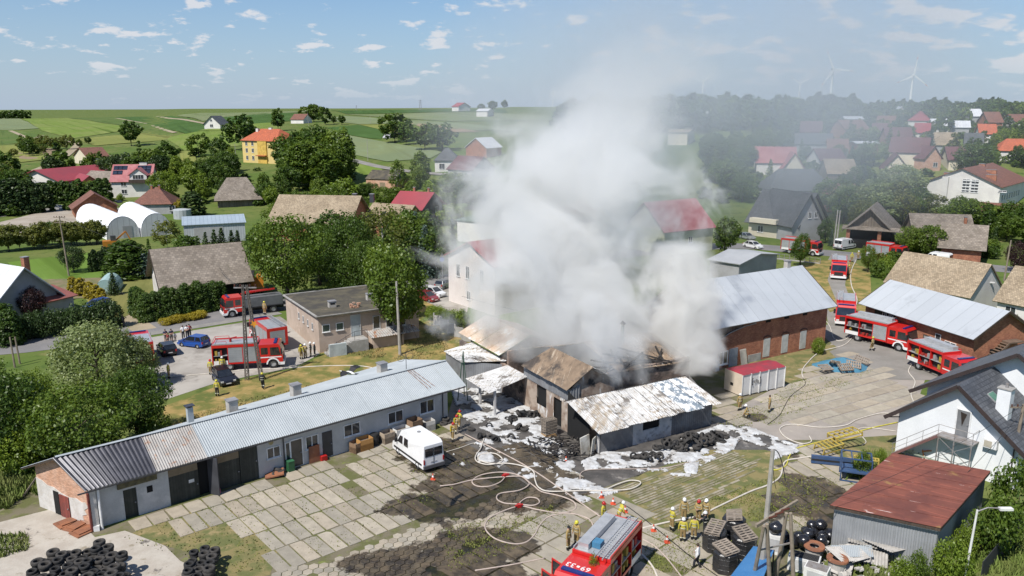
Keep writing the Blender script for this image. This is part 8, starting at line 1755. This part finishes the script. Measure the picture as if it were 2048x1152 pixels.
cabinet('white cabinet with a black bag on top behind the wooden poles', 1548, 1102, (1.1, .9, 1.3), -.5); o = obj('rubbish_bag', BAGS[1], None, W(1548, 1102) + Vector((0, 0, 1.3))); o.scale = (1.2,) * 3; tag(o, 'black bag lying on the white cabinet', 'bag')
cabinet('long white chest with dark lid in the scrap heap', 1607, 1140, (1.9, .9, 1.0), -.5, M('dark lid', (.03, .03, .03), .7)); cabinet('white appliance with grey grating at the bottom edge', 1632, 1165, (1.4, .9, 1.1), -.6, STL)
ASB = M('old asbestos sheets', (.43, .41, .38), .95, (.33, .31, .28), 1.2, stains=[((.2, .19, .15), 1.6, .58, .7, (4, 1, 1))], bump=.4)
for i in range(12):
 px, py = R.uniform(1655, 1775), R.uniform(1092, 1150); p = W(px, py); a = R.uniform(0, 3.1); h_ = R.uniform(.1, .9)
 e = Vector((math.cos(a), math.sin(a), R.uniform(-.25, .25))); f_ = Vector((-math.sin(a), math.cos(a), R.uniform(-.5, .3))); L, w_ = R.uniform(.7, 1.2), R.uniform(.5, .8); q = Vector((p.x, p.y, .35 + h_))
 o = corrugated([q - e * L - f_ * w_, q + e * L - f_ * w_, q + e * L + f_ * w_, q - e * L + f_ * w_], .18, .03).build('asbestos_sheet', ASB); tag(o, 'broken wavy grey sheet in the scrap heap before the grey shed', 'scrap sheet', 'asbestos scrap heap')
rub = MB()
for _ in range(160): p = W(R.uniform(1640, 1800), R.uniform(1095, 1165)); s = R.uniform(.06, .25); a = R.uniform(0, 3); rub.obox((p.x, p.y, R.uniform(.05, .6)), (s * math.cos(a), s * math.sin(a), 0), (-s * .7 * math.sin(a), s * .7 * math.cos(a), R.uniform(-.1, .1)), (0, 0, s * .3))
tag(rub.build('rubble', ASB), kind='stuff')
for px, py, lab in ((1626, 1122, 'rusty ring shaped drum lid on the scrap heap'), (1672, 1148, 'rust red round tank with open top in the scrap')):
 t = thing('rusty_drum', lab, 'drum', W(px, py)); MB().lathe([(.3, 1.1), (.62, 1.12), (.64, 1.02), (.55, .9), (.5, .0)], 16).build('shell', ASB, t); MB().lathe([(.3, 1.13), (.66, 1.15), (.68, 1.05), (.34, 1.02), (.3, 1.13)], 18).build('flange', RUST, t)
tag(corrugated([Vector((*W(1660, 1142)[:2], 1.0)), Vector((*W(1745, 1142)[:2], 1.0)), Vector((*W(1740, 1122)[:2], 1.15)), Vector((*W(1658, 1122)[:2], 1.15))], .12, .025).build('ribbed_sheet', STEEL), 'clean grey ribbed sheet lying on the scrap heap', 'scrap sheet')
t = thing('blue_canopy', 'low blue sheet canopy cut off by the bottom edge', 'canopy', (0, 0, 0)); q = [W(1455, 1160, 1.3), W(1507, 1092, 1.3), W(1548, 1100, 1.6), W(1520, 1172, 1.6)]
for i in range(3): a, b = i / 3, (i + 1) / 3; MB().slab([q[0].lerp(q[3], a), q[0].lerp(q[3], b), q[1].lerp(q[2], b), q[1].lerp(q[2], a)], .04).build('roof_sheet', M('blue sheet', (.04, .15, .34), .45, (.05, .17, .36), 1), t)
for p in q: MB().tube((p.x, p.y, 0), (p.x, p.y, p.z), .05).build('post', DKWOOD, t)
RY = M('yellow rack paint', (.45, .35, .07), .7, (.36, .26, .06), 2); RB = M('blue rack paint', (.03, .07, .16), .5, (.05, .08, .15), 2); RO = M('orange rack paint', (.5, .17, .05), .6); RG = M('grey green rack', (.3, .34, .28), .7)
def rack(label, p, rz, L, Wd, Hh, mat, tilt=(0, 0), n=5, solid=False):
 t = thing('rack_frame', label, 'rack', p, rz, 'steel rack frames'); t.rotation_euler = (tilt[0], tilt[1], rz)
 for y in (0, Wd): MB().bar((0, y, 0), (0, y, Hh), .09).build('upright', mat, t); MB().bar((L, y, 0), (L, y, Hh), .09).build('upright', mat, t); MB().bar((0, y, Hh), (L, y, Hh), .09).build('rail', mat, t); MB().bar((0, y, .1), (L, y, .1), .09).build('rail', mat, t)
 for i in range(n + 1): x = L * i / n; MB().bar((x, 0, Hh), (x, Wd, Hh), .08).build('cross_bar', mat, t)
 if solid: MB().box(0, L, 0, Wd, Hh * .4, Hh * .45).build('deck', mat, t)
rack('upper yellow rack frame lying across the others', W(1672, 905) + Vector((0, 0, .9)), .3, 2.6, 1.2, .4, RY, (0, -.1)); rack('yellow rack frame leaning left behind the blue beam', W(1645, 918) + Vector((0, 0, .3)), .5, 2.4, 1.0, .6, RY, (.2, 0)); rack('small yellow rack frame standing right of the blue posts', W(1706, 945), -.4, 1.8, .5, 1.3, RY, n=7); rack('tall dark blue rack at the corner of the rust roof', W(1680, 962), -.35, 2.2, 1.6, 2.0, RB, n=3, solid=True)
o = thing('rack_beam', 'long blue steel beam lying before the yellow racks', 'beam', W(1622, 928), -.25); MB().box(0, 3.6, 0, .3, .1, .75).build('beam', RB, o); MB().box(0, 3.6, -.02, 0, .35, .5).build('groove', CHASS, o)
rack('grey green frames heaped under the metal stair', W(1808, 915), -.6, 2.4, 1.4, .6, RG, (.1, .1)); rack('orange frame leaning beside the metal stair', W(1850, 922), -.5, 1.8, 1.2, .9, RO, (.1, -.3)); tag(MB().lathe([(0, .5), (.28, .48), (.3, .3), (.3, .0)], 10).build('yellow_drum', RY, loc=W(1903, 925)), 'small yellow drum standing at the white house wall', 'drum')
def gbox(name, label, cat, px, py, sz, mat, rz=0.0, open_=False, cap=None):
 p = W(px, 1058 - 216 * (px - 190) / 703) - gf * (sz[1] / 2 + .12); t = thing(name, label, cat, p, GANG + rz); x, y, z = sz
 if open_:
  m = MB(); m.box(-x / 2, x / 2, -y / 2, -y / 2 + .04, .02, z).box(-x / 2, x / 2, y / 2 - .04, y / 2, .02, z * 1.05).box(-x / 2, -x / 2 + .04, -y / 2, y / 2, .02, z).box(x / 2 - .04, x / 2, -y / 2, y / 2, .02, z).box(-x / 2, x / 2, -y / 2, y / 2, 0, z * .6); m.build('body', mat, t)
  MB().box(-x / 2 + .05, x / 2 - .05, -y / 2 + .05, y / 2 - .05, z * .6, z * .72).build('contents', M('dull contents', (.16, .13, .1), .9, (.09, .08, .07), 4), t)
 else: MB().box(-x / 2, x / 2, -y / 2, y / 2, 0, z).build('body', mat, t)
 if cap: MB().box(-x / 2 - .02, x / 2 + .02, -y / 2 - .02, y / 2 + .02, z, z + .06).build('lid', cap, t)
 return t
CARD = M('orange cardboard', (.45, .25, .08), .9, (.40, .21, .07), 1); CARDB = M('brown cardboard', (.25, .16, .1), .9, (.2, .13, .08), 1.5); BIGBAG = M('woven big bag', (.40, .33, .25), .9, (.34, .27, .2), 3, bump=.6); BIGW = M('white big bag', (.55, .54, .51), .9, (.46, .45, .43), 3, bump=.6)
gbox('cardboard_box', 'large orange cardboard box on a pallet by the garage wall', 'box', 723, 892, (1.25, .9, 1.05), CARD, open_=True); gbox('cardboard_box', 'brown crumpled box left behind the orange one', 'box', 706, 893, (.8, .9, .9), CARDB, .2, True)
o = thing('barrel', 'black barrel between the orange box and the woven bag', 'barrel', W(746, 888) - gf * .3); MB().lathe([(0, 1.1), (.33, 1.1), (.36, 1.0), (.36, .05), (.3, 0)], 14).build('shell', CHASS, o); MB().lathe([(.36, .6), (.38, .63), (.36, .66)], 14).build('hoop', CHASS, o)
gbox('big_bag', 'beige woven big bag left of the grey bin by the garage', 'bag', 768, 873, (1.1, .9, 1.0), BIGBAG, .05, True); gbox('metal_bin', 'pale grey metal bin with dark rim by the garage', 'bin', 796, 860, (1.4, .9, 1.0), APPW, 0, True); gbox('big_bag', 'tall brown woven bag under the garage window', 'bag', 822, 850, (1.15, 1.0, 1.45), CARDB, .1, True); gbox('big_bag', 'white woven bag right of the tall brown one', 'bag', 850, 850, (1.0, .9, .95), BIGW, -.1, True)
gbox('wheelie_bin', 'green wheelie bin at the glass door of the garage', 'bin', 577, 937, (.5, .55, .9), M('green bin plastic', (.03, .12, .05), .5), 0, False, M('green bin lid', (.04, .15, .07), .5)); o = gbox('rusty_sheet', 'rusty sheet leaning at the garage between the doors', 'sheet', 628, 915, (.95, .08, 1.5), RUST); gbox('red_crate', 'small red crate by the dark garage door', 'crate', 644, 913, (.5, .4, .45), REDL)
tag(MB().lathe([(.0, .9), (.12, .85), (.16, .5), (.24, .1), (.24, 0)], 10).build('child_seat', M('pink plastic', (.55, .12, .2), .5), loc=W(433, 984) - gf * .3), 'pink plastic object by the second garage gate', 'toy')
tag(MB().obox((0, 0, .25), (.7, .2, .1), (-.15, .5, .05), (0, 0, .05)).build('scrap_metal', RUST, loc=W(545, 949) - gf * .4), 'rusty scrap under the small garage window', 'scrap'); tag(MB().box(-.25, .25, -.25, .25, 0, .4).build('concrete_block', WHITE, loc=W(193, 1060), rz=.3), 'small white block at the garage corner', 'block')
for px, py, rz, lab in ((140, 1045, .2, 'rust red plate lying left on the pale pad'), (158, 1052, .5, 'rust red plate lying right on the pale pad'), (172, 1062, .3, 'thin rusty plate nearest the garage corner')): tag(MB().box(-.9, .9, -.6, .6, 0, .12).box(-.7, .7, -.4, .4, .12, .2).build('rusty_plate', RUST, loc=W(px, py), rz=GANG + rz), lab, 'steel plate')
POLEC = M('concrete pole', (.36, .34, .31), .9, (.29, .27, .24), 1.5); POLEW = M('weathered pole timber', (.26, .215, .165), .9, (.19, .155, .12), 2)
INS = M('brown insulator', (.1, .035, .02), .3); WIRE = M('overhead wire', (.03, .03, .03), .6)
def pole(label, base, top, r0=.16, r1=.1, mat=POLEC, cross=0, lamp=False, n=8, name='utility_pole', cat='pole', group=None):
 p = W(*base) if base[1] > 330 else G(*base); dep = p.y * math.cos(TH) - (p.z - H) * math.sin(TH); h = (base[1] - top[1]) / FPX * dep / math.cos(TH) * .98
 t = thing(name, label, cat, p, 0, group); tx = (top[0] - base[0]) / FPX * dep; lean = max(-.04 * h, min(.04 * h, tx * .35))
 MB().tube((0, 0, -.1), (lean, 0, h), r0, r1, n).build('shaft', mat, t)
 for i in range(cross):
  z = h - .25 - i * .9; MB().bar((lean - 1.0, 0, z), (lean + 1.0, 0, z), .1).build('crossarm', mat, t)
  for x in (-.9, -.45, .45, .9): MB().lathe([(0, .22), (.06, .2), (.05, .1), (.08, .05), (.03, 0)], 8, (lean + x, 0, z + .05)).build('insulator', INS, t)
 if lamp: MB().path([(lean, 0, h - .1), (lean + .6, 0, h + .15), (lean + 1.5, 0, h + .1)], .04, 6).build('arm', STL, t); MB().box(lean + 1.3, lean + 2.1, -.14, .14, h, h + .14).build('lamp_head', APPW, t)
 return Vector((p.x + lean, p.y, p.z + h))
tops = {}
tops['a'] = pole('slim concrete pole standing between garage and pink building', (800, 709), (793, 560), .19, .12); tops['b'] = pole('concrete pole with cross arms left of the thujas', (138, 552), (125, 432), cross=2, mat=POLEW); tops['c'] = pole('concrete pole at the thuja hedge behind the road engine', (442, 592), (441, 530), cross=1)
tops['d'] = pole('tall concrete pole in the lower right foreground with cable box', (1521, 1160), (1534, 882), .2, .13); tops['e'] = pole('left one of the twin concrete poles at the bridge', (1667, 497), (1672, 420), .18, .12); pole('right one of the twin concrete poles at the bridge', (1672, 497), (1677, 421), .18, .12)
tops['f'] = pole('leaning timber pole above the white walled house at right', (2008, 562), (2016, 480), mat=POLEW); tops['g'] = pole('timber pole with lamp in front of the dark roofed house', (2018, 965), (2035, 800), .15, .11, mat=POLEW, cross=1); pole('white pole beside the far left hall', (30, 402), (26, 360), mat=WHITE)
for b_, t_, lab in (((647, 388), (646, 340), 'thin pole in front of the dark grove'), ((670, 362), (669, 322), 'thin pole right of the dark grove'), ((736, 322), (735, 278), 'thin pole on the edge of the pale crop'), ((617, 252), (616, 226), 'pole beside the hilltop copse'), ((741, 248), (740, 232), 'tiny pole in the upper field'), ((472, 318), (471, 288), 'pole below the yellow building'), ((877, 392), (876, 372), 'lamp pole behind the dark boarded house'), ((861, 396), (860, 370), 'pole left of the lamp behind the dark house'),
 ((1828, 372), (1833, 316), 'white pole in front of the maroon houses'), ((1877, 342), (1880, 310), 'pole on the terrace beside the orange brick house'), ((1711, 366), (1713, 340), 'white pole beside the blue spruce'), ((1617, 378), (1619, 345), 'thin pole before the dark roof in haze'), ((30, 735), (26, 672), 'left leg of the small timber pole at the left edge'), ((40, 728), (30, 672), 'right leg of the small timber pole at the left edge'), ((1952, 620), (1954, 565), 'brown lamp post behind the zinc roof')):
 pole(lab, b_, t_, .11, .08, mat=POLEW if 'timber' in lab or 'brown' in lab else POLEC, n=6, lamp='lamp' in lab)
pole('grey street lamp beside the grey shed at lower right', (1926, 1175), (1946, 1006), .09, .06, mat=APPW, lamp=True, name='street_lamp', cat='street lamp'); pole('street lamp standing in the smoke', (1085, 520), (1085, 442), .1, .07, mat=STL, name='street_lamp', cat='street lamp')
lm = thing('lattice_pole', 'dark lattice steel power pole on two legs before the fire engine', 'pole', W(508, 760)); hL = 10.6
for x0, nm in ((-.75, 0), (.85, 1)):
 m = MB(); b0 = Vector((x0, 0, 0)); b1 = Vector((x0 * .25 - .25, 0, hL));
 for dx_2, dy_2 in ((-.17, -.17), (.17, -.17), (.17, .17), (-.17, .17)): m.bar(b0 + Vector((dx_2, dy_2, 0)), b1 + Vector((dx_2 * .5, dy_2 * .5, 0)), .07)
 for k in range(22):
  a = b0.lerp(b1, k / 22); b = b0.lerp(b1, (k + 1) / 22); s = 1 if k % 2 else -1; w_ = .17 * (1 - .5 * k / 22); m.bar(a + Vector((-w_ * s, -w_, 0)), b + Vector((w_ * s, -w_, 0)), .04); m.bar(a + Vector((-w_ * s, w_, 0)), b + Vector((w_ * s, w_, 0)), .04)
 m.build('lattice_leg', M('dark steel lattice', (.09, .085, .08), .7, (.13, .11, .09), 2), lm)
MB().bar((-1.4, 0, hL - .3), (1.0, 0, hL - .3), .12).build('crossarm', STL, lm)
for x in (-1.3, -.7, .3, .9): MB().lathe([(0, .3), (.09, .26), (.07, .15), (.1, .08), (.04, 0)], 8, (x, 0, hL - .22)).build('insulator', INS, lm)
sg = thing('warning_sign', 'orange star shaped sign on the lattice pole', 'sign', W(508, 760) + Vector((.55, -.3, 6.4))); MB().add([(.45 * math.cos(a * .6283 + .3) * (1 if a % 2 else .45), 0, .45 * math.sin(a * .6283 + .3) * (1 if a % 2 else .45)) for a in range(10)], [tuple(range(10))]).build('star', M('orange sign', (.6, .25, .02), .6), sg)
af = thing('timber_pole_frame', 'weathered timber pole frame with slotted crossbeam in the right foreground', 'pole frame', W(1548, 1160)); o0 = W(1548, 1160)
def at3(px, py, z): return W(px, py, z) - o0
for a, b in (((1503, 1175, 0), (1528, 1052, 5.0)), ((1540, 1185, 0), (1534, 1048, 5.0)), ((1550, 1165, 0), (1573, 1026, 5.2)), ((1588, 1180, 0), (1581, 1026, 5.2))): MB().tube(at3(*a), at3(*b), .14, .11).build('leg', POLEW, af)
MB().bar(at3(1512, 1052, 5.05), at3(1595, 1002, 5.25), .14, .2).build('crossbeam', POLEW, af); MB().bar(at3(1520, 1100, 3.0), at3(1585, 1085, 3.2), .08).build('brace', STL, af)
for k in (.3, .45, .6): MB().tube(at3(1512, 1052, 5.2).lerp(at3(1595, 1002, 5.4), k), at3(1512, 1052, 5.2).lerp(at3(1595, 1002, 5.4), k) + Vector((.5, .1, .1)), .07).build('insulator', INS, af)
def wire(label, a, b, sag=.6, r=.018): P = [a.lerp(b, k / 12) - Vector((0, 0, sag * 4 * (k / 12) * (1 - k / 12))) for k in range(13)]; o = MB().path(P, r, 4).build('overhead_wire', WIRE); tag(o, label, 'wire', 'overhead wires')
LT = W(508, 760) + Vector((-.2, 0, hL - .1)); wire('wire from the lattice pole to the concrete pole by the pink building', LT, tops['a'], .8); wire('upper wire from the lattice pole towards the thuja pole', LT + Vector((-.8, 0, 0)), tops['c'], .5); wire('lower wire from the lattice pole towards the thuja pole', LT + Vector((.6, 0, -.3)), tops['c'] - Vector((0, 0, .6)), .6); wire('wire over the left gardens to the cross armed pole', tops['c'], tops['b'], 1.2)
wire('wire dropping from the concrete pole over the pale lawn', tops['a'] - Vector((0, 0, .5)), W(838, 690) + Vector((0, 0, .3)), .2); wire('long wire passing before the smoke to the brick barn', W(925, 705) + Vector((0, 0, 7)), W(1412, 744) + Vector((0, 0, 4.5)), 1.0); wire('wire sagging across the shed roof to the timber pole', W(1600, 1135) + Vector((0, 0, 4.2)), tops['g'], .8); wire('second wire over the rust roof ending at the shed front', W(1800, 1105) + Vector((0, 0, 1.5)), tops['g'] - Vector((0, 0, .6)), .5); wire('wire from the concrete pole to the timber frame', tops['d'] - Vector((0, 0, .4)), W(1548, 1160) + Vector((.4, 2.0, 5.2)), .3); wire('dark cable loop hanging at the concrete pole top', tops['d'], tops['d'] + Vector((.9, 0, -2.0)), -.6, .03)
gf_ = thing('green_gate_frame', 'slim dark green pipe frame left of the small canopy', 'frame', W(925, 805)); [MB().tube((x, y, 0), (.1, .6, 5.2), .05, .04, 6).build('leg', M('dark green pipe', (.03, .08, .05), .6), gf_) for x, y in ((-.5, 0), (.55, 0), (.1, 1.4))]
fn = thing('slab_fence', 'low grey concrete panel fence by the hedge left of the smoke', 'fence', W(868, 650)); d0 = W(868, 650)
for i in range(5): q = W(868 + i * 14, 650 + i * 8) - d0; MB().box(-.08, .08, -.08, .08, 0, 1.7).build('fence_post', CONC, fn, loc=q); MB().box(.08, 1.3, -.03, .03, .05, 1.4).build('fence_panel', CONC, fn, loc=q, rz=-.5)
fn = thing('dark_fence', 'dark panel fence behind the bushes at the lower right', 'fence', W(1960, 1160)); a, b = W(1960, 1165), W(2080, 1020)
for i in range(6): p, q = a.lerp(b, i / 6) - W(1960, 1160), a.lerp(b, (i + 1) / 6) - W(1960, 1160); MB().bar(p + Vector((0, 0, .75)), q + Vector((0, 0, .75)), .05, 1.4).build('fence_panel', M('dark fence panel', (.04, .04, .045), .7), fn)
fn = thing('wooden_fence', 'broken old wooden fence in the grass left of the brick gable', 'fence', W(80, 985)); MB().tube((0, 0, 0), (.05, 0, 1.5), .07).build('post', POLEW, fn); MB().bar((0, 0, 1.3), (1.8, -.3, 1.0), .06, .12).build('rail', POLEW, fn); MB().bar((0, 0, 1.4), (-.8, -.8, .1), .06, .12).build('rail', POLEW, fn)
rs_ = thing('road_sign', 'road sign post with blue plates at the bend left of the white building', 'road sign', W(885, 560)); MB().tube((0, 0, 0), (0, 0, 4.2), .05).build('post', STL, rs_); MB().lathe([(0, .02), (.4, .02), (.4, -.02), (0, -.02)], 16, (0, -.06, 3.6), 'y').build('round_plate', M('blue sign', (.03, .1, .35), .4), rs_); MB().add([(-.35, -.06, 4.1), (.35, -.06, 4.1), (0, -.06, 4.75)], [(0, 1, 2)]).build('triangle_plate', M('pale sign', (.5, .45, .4), .4), rs_)
d_ = Vector(ray(699, 746)); bp_ = Vector((0, 0, H)) + d_ * 50; bd_ = thing('bird', 'black and white bird in flight over the long garage', 'bird', bp_, -.4); BF = M('dark feathers', (.03, .028, .03), .7); WF = M('white feathers', (.7, .7, .68), .7)
m = MB().lathe([(.0, -.42), (.06, -.36), (.13, -.1), (.12, .12), (.05, .34), (.0, .4)], 10, axis='x'); m.build('body', WF, bd_, smooth=True); MB().tube((-.35, 0, .03), (-.75, 0, .05), .045, .02, 6).build('neck', WF, bd_); MB().add([(.35, -.1, 0), (.6, -.16, 0), (.6, .16, 0), (.35, .1, 0)], [(0, 1, 2, 3)]).build('tail', BF, bd_)
for s in (-1, 1):
 m = MB(); pr_ = [(-.15, .08, .02), (-.2, .45, .28), (-.1, .85, .25), (.1, 1.1, .12), (.28, .8, .18), (.25, .4, .2), (.18, .08, .02)]
 top = [(x, s * y, z + .015) for x, y, z in pr_]; bot = [(x, s * y, z - .015) for x, y, z in pr_]; n = len(pr_); m.add(top + bot, [tuple(range(n)), tuple(range(2 * n - 1, n - 1, -1))] + [(i, (i + 1) % n, n + (i + 1) % n, n + i) for i in range(n)]); m.build('wing', BF, bd_)
# ================================================================ SMOKE AND HAZE
def fcurve(t, val, pts):
 n = t.nodes.new('ShaderNodeFloatCurve'); c = n.mapping.curves[0]
 while len(c.points) < len(pts): c.points.new(.5, .5)
 for p, (x, y) in zip(c.points, pts): p.location = (x, y)
 n.mapping.update(); t.links.new(val, n.inputs['Value']); return n.outputs[0]
ZT = 46.0
def plume(name, label, path, D, seed, rough=1.9, col=(.93, .935, .94), sc=.105, step=.14, aniso=.1):
 m = bpy.data.materials.new(name + ' volume'); m.use_nodes = True; t = m.node_tree; t.nodes.clear()
 geo = _n(t, 'ShaderNodeNewGeometry'); pos = geo.outputs['Position']
 s0 = _n(t, 'ShaderNodeSeparateXYZ'); t.links.new(pos, s0.inputs[0]); k = mth(t, 'DIVIDE', s0.outputs[2], ZT, clamp=True)
 wn = t.nodes.new('ShaderNodeTexNoise'); wn.inputs['Scale'].default_value = .06; wn.inputs['Detail'].default_value = 1; t.links.new(pos, wn.inputs['Vector'])
 wv = t.nodes.new('ShaderNodeVectorMath'); wv.operation = 'MULTIPLY_ADD'; t.links.new(wn.outputs['Color'], wv.inputs[0]); wv.inputs[1].default_value = (10, 10, 7); wv.inputs[2].default_value = (-5, -5, -3.5)
 pv = t.nodes.new('ShaderNodeVectorMath'); t.links.new(pos, pv.inputs[0]); t.links.new(wv.outputs[0], pv.inputs[1]); pw = pv.outputs[0]
 s1 = _n(t, 'ShaderNodeSeparateXYZ'); t.links.new(pw, s1.inputs[0])
 nx = lambda i, a, b: fcurve(t, k, [(q[0] / ZT, (q[i] - a) / b) for q in path])
 X0, XS, Y0, YS, RS = -20, 80, 50, 120, 40
 cx = mth(t, 'ADD', mth(t, 'MULTIPLY', nx(1, X0, XS), XS), X0); cy_ = mth(t, 'ADD', mth(t, 'MULTIPLY', nx(2, Y0, YS), YS), Y0); rr = mth(t, 'MULTIPLY', nx(3, 0, RS), RS); dd_ = nx(4, 0, 1)
 a = mth(t, 'DIVIDE', mth(t, 'SUBTRACT', s1.outputs[0], cx), rr); b = mth(t, 'DIVIDE', mth(t, 'SUBTRACT', s1.outputs[1], cy_), rr)
 d = mth(t, 'SQRT', mth(t, 'ADD', mth(t, 'MULTIPLY', a, a), mth(t, 'MULTIPLY', b, b)))
 f = tnoise(t, pos, sc, 7, .64, .5, off=(seed, seed * .7, 0))
 base = mth(t, 'ADD', mth(t, 'SUBTRACT', 1.05, d), mth(t, 'MULTIPLY', mth(t, 'SUBTRACT', f, .5), rough))
 den = mth(t, 'MULTIPLY', mth(t, 'MULTIPLY', ramp(t, base, .2, .62), dd_), D)
 v = _n(t, 'ShaderNodeVolumePrincipled'); v.inputs['Color'].default_value = (*col, 1); v.inputs['Anisotropy'].default_value = aniso; t.links.new(den, v.inputs['Density'])
 o = _n(t, 'ShaderNodeOutputMaterial'); t.links.new(v.outputs[0], o.inputs['Volume']); m.cycles.volume_step_rate = step
 me = bpy.data.meshes.new(name); V, F = [], []; n = 20; zs = [path[0][0] + (path[-1][0] - path[0][0]) * i / 14 for i in range(15)]
 def ip(z, i):
  for p, q in zip(path, path[1:]):
   if p[0] <= z <= q[0] + 1e-6: kk_ = (z - p[0]) / (q[0] - p[0]); return p[i] + (q[i] - p[i]) * kk_
  return path[-1][i]
 for z in zs:
  r = ip(z, 3) * 1.35 + 3.0; c = (ip(z, 1), ip(z, 2))
  for j in range(n): V.append((c[0] + r * math.cos(6.2832 * j / n), c[1] + r * math.sin(6.2832 * j / n), z))
 L = len(zs)
 F = [(i * n + j, i * n + (j + 1) % n, (i + 1) * n + (j + 1) % n, (i + 1) * n + j) for i in range(L - 1) for j in range(n)] + [tuple(range(n - 1, -1, -1)), tuple((L - 1) * n + j for j in range(n))]
 me.from_pydata(V, [], F); me.materials.append(m); ob_ = bpy.data.objects.new(name, me); C.objects.link(ob_); tag(ob_, kind='stuff'); return ob_
plume('smoke', '', [(3.6, 9.0, 77.5, 7.5, 1.0), (6.0, 7.5, 79, 10.5, 1.0), (9, 5.8, 82.5, 13, .9), (16, 5.0, 88, 13.6, .75), (22, 6.2, 91, 13.4, .65), (26, 8, 95, 12.4, .38), (30, 11.5, 99, 11.5, .18), (34, 17, 104, 11, .09), (38, 21, 108, 9, .03)], .4, 3.0, 3.3, (.915, .92, .915), sc=.125, step=.11)
plume('smoke', '', [(3.6, 17.5, 77, 3.2, 1.0), (7, 17.8, 78.5, 3.8, .9), (11, 17.5, 81, 4.4, .7), (15, 17, 84, 4.2, .4)], 1.0, 11.0, 1.9, (.93, .925, .905), .24, .35)
def cloud(name, c, r, dens, col, seed=0.0):
 m = bpy.data.materials.new(name + ' volume'); m.use_nodes = True; t = m.node_tree; t.nodes.clear(); v = _n(t, 'ShaderNodeVolumePrincipled'); v.inputs['Color'].default_value = (*col, 1); v.inputs['Anisotropy'].default_value = .2
 geo = _n(t, 'ShaderNodeNewGeometry'); q = t.nodes.new('ShaderNodeVectorMath'); q.operation = 'SUBTRACT'; t.links.new(geo.outputs['Position'], q.inputs[0]); q.inputs[1].default_value = c
 q2 = scaled(t, q.outputs[0], tuple(1 / x for x in r)); ln = t.nodes.new('ShaderNodeVectorMath'); ln.operation = 'DOT_PRODUCT'; t.links.new(q2, ln.inputs[0]); t.links.new(q2, ln.inputs[1])
 f = tnoise(t, geo.outputs['Position'], 1.6 / r[0], 3, .55, off=(seed, 0, seed)); k = mth(t, 'SUBTRACT', 1.0, ln.outputs['Value'], clamp=True)
 t.links.new(mth(t, 'MULTIPLY', mth(t, 'MULTIPLY', mth(t, 'POWER', k, 1.3), ramp(t, f, .28, .68)), dens), v.inputs['Density'])
 o = _n(t, 'ShaderNodeOutputMaterial'); t.links.new(v.outputs[0], o.inputs['Volume']); m.cycles.volume_step_rate = .8
 mb = MB(); n, k = 24, 14
 for j in range(k + 1):
  a = math.pi * j / k
  for i in range(n):
   b = 6.2832 * i / n; q = Vector((math.sin(a) * math.cos(b), math.sin(a) * math.sin(b), math.cos(a))); s = 1.03
   mb.v.append((c[0] + r[0] * q.x * s, c[1] + r[1] * q.y * s, c[2] + r[2] * q.z * s))
 for j in range(k):
  for i in range(n): mb.f.append((j * n + i, (j + 1) * n + i, (j + 1) * n + (i + 1) % n, j * n + (i + 1) % n)); mb.m.append(0)
 o = bpy.data.objects.new(name, mb.mesh(name, m)); C.objects.link(o); tag(o, kind='stuff')
cloud('drifting_smoke', (58, 200, 34), (66, 90, 40), .019, (.80, .85, .92), 3.0)
cloud('drifting_smoke', (105, 350, 60), (115, 140, 66), .0046, (.76, .80, .88), 8.0)
cloud('drifting_smoke', (10, 135, 25), (30, 45, 28), .034, (.84, .88, .93), 5.0)
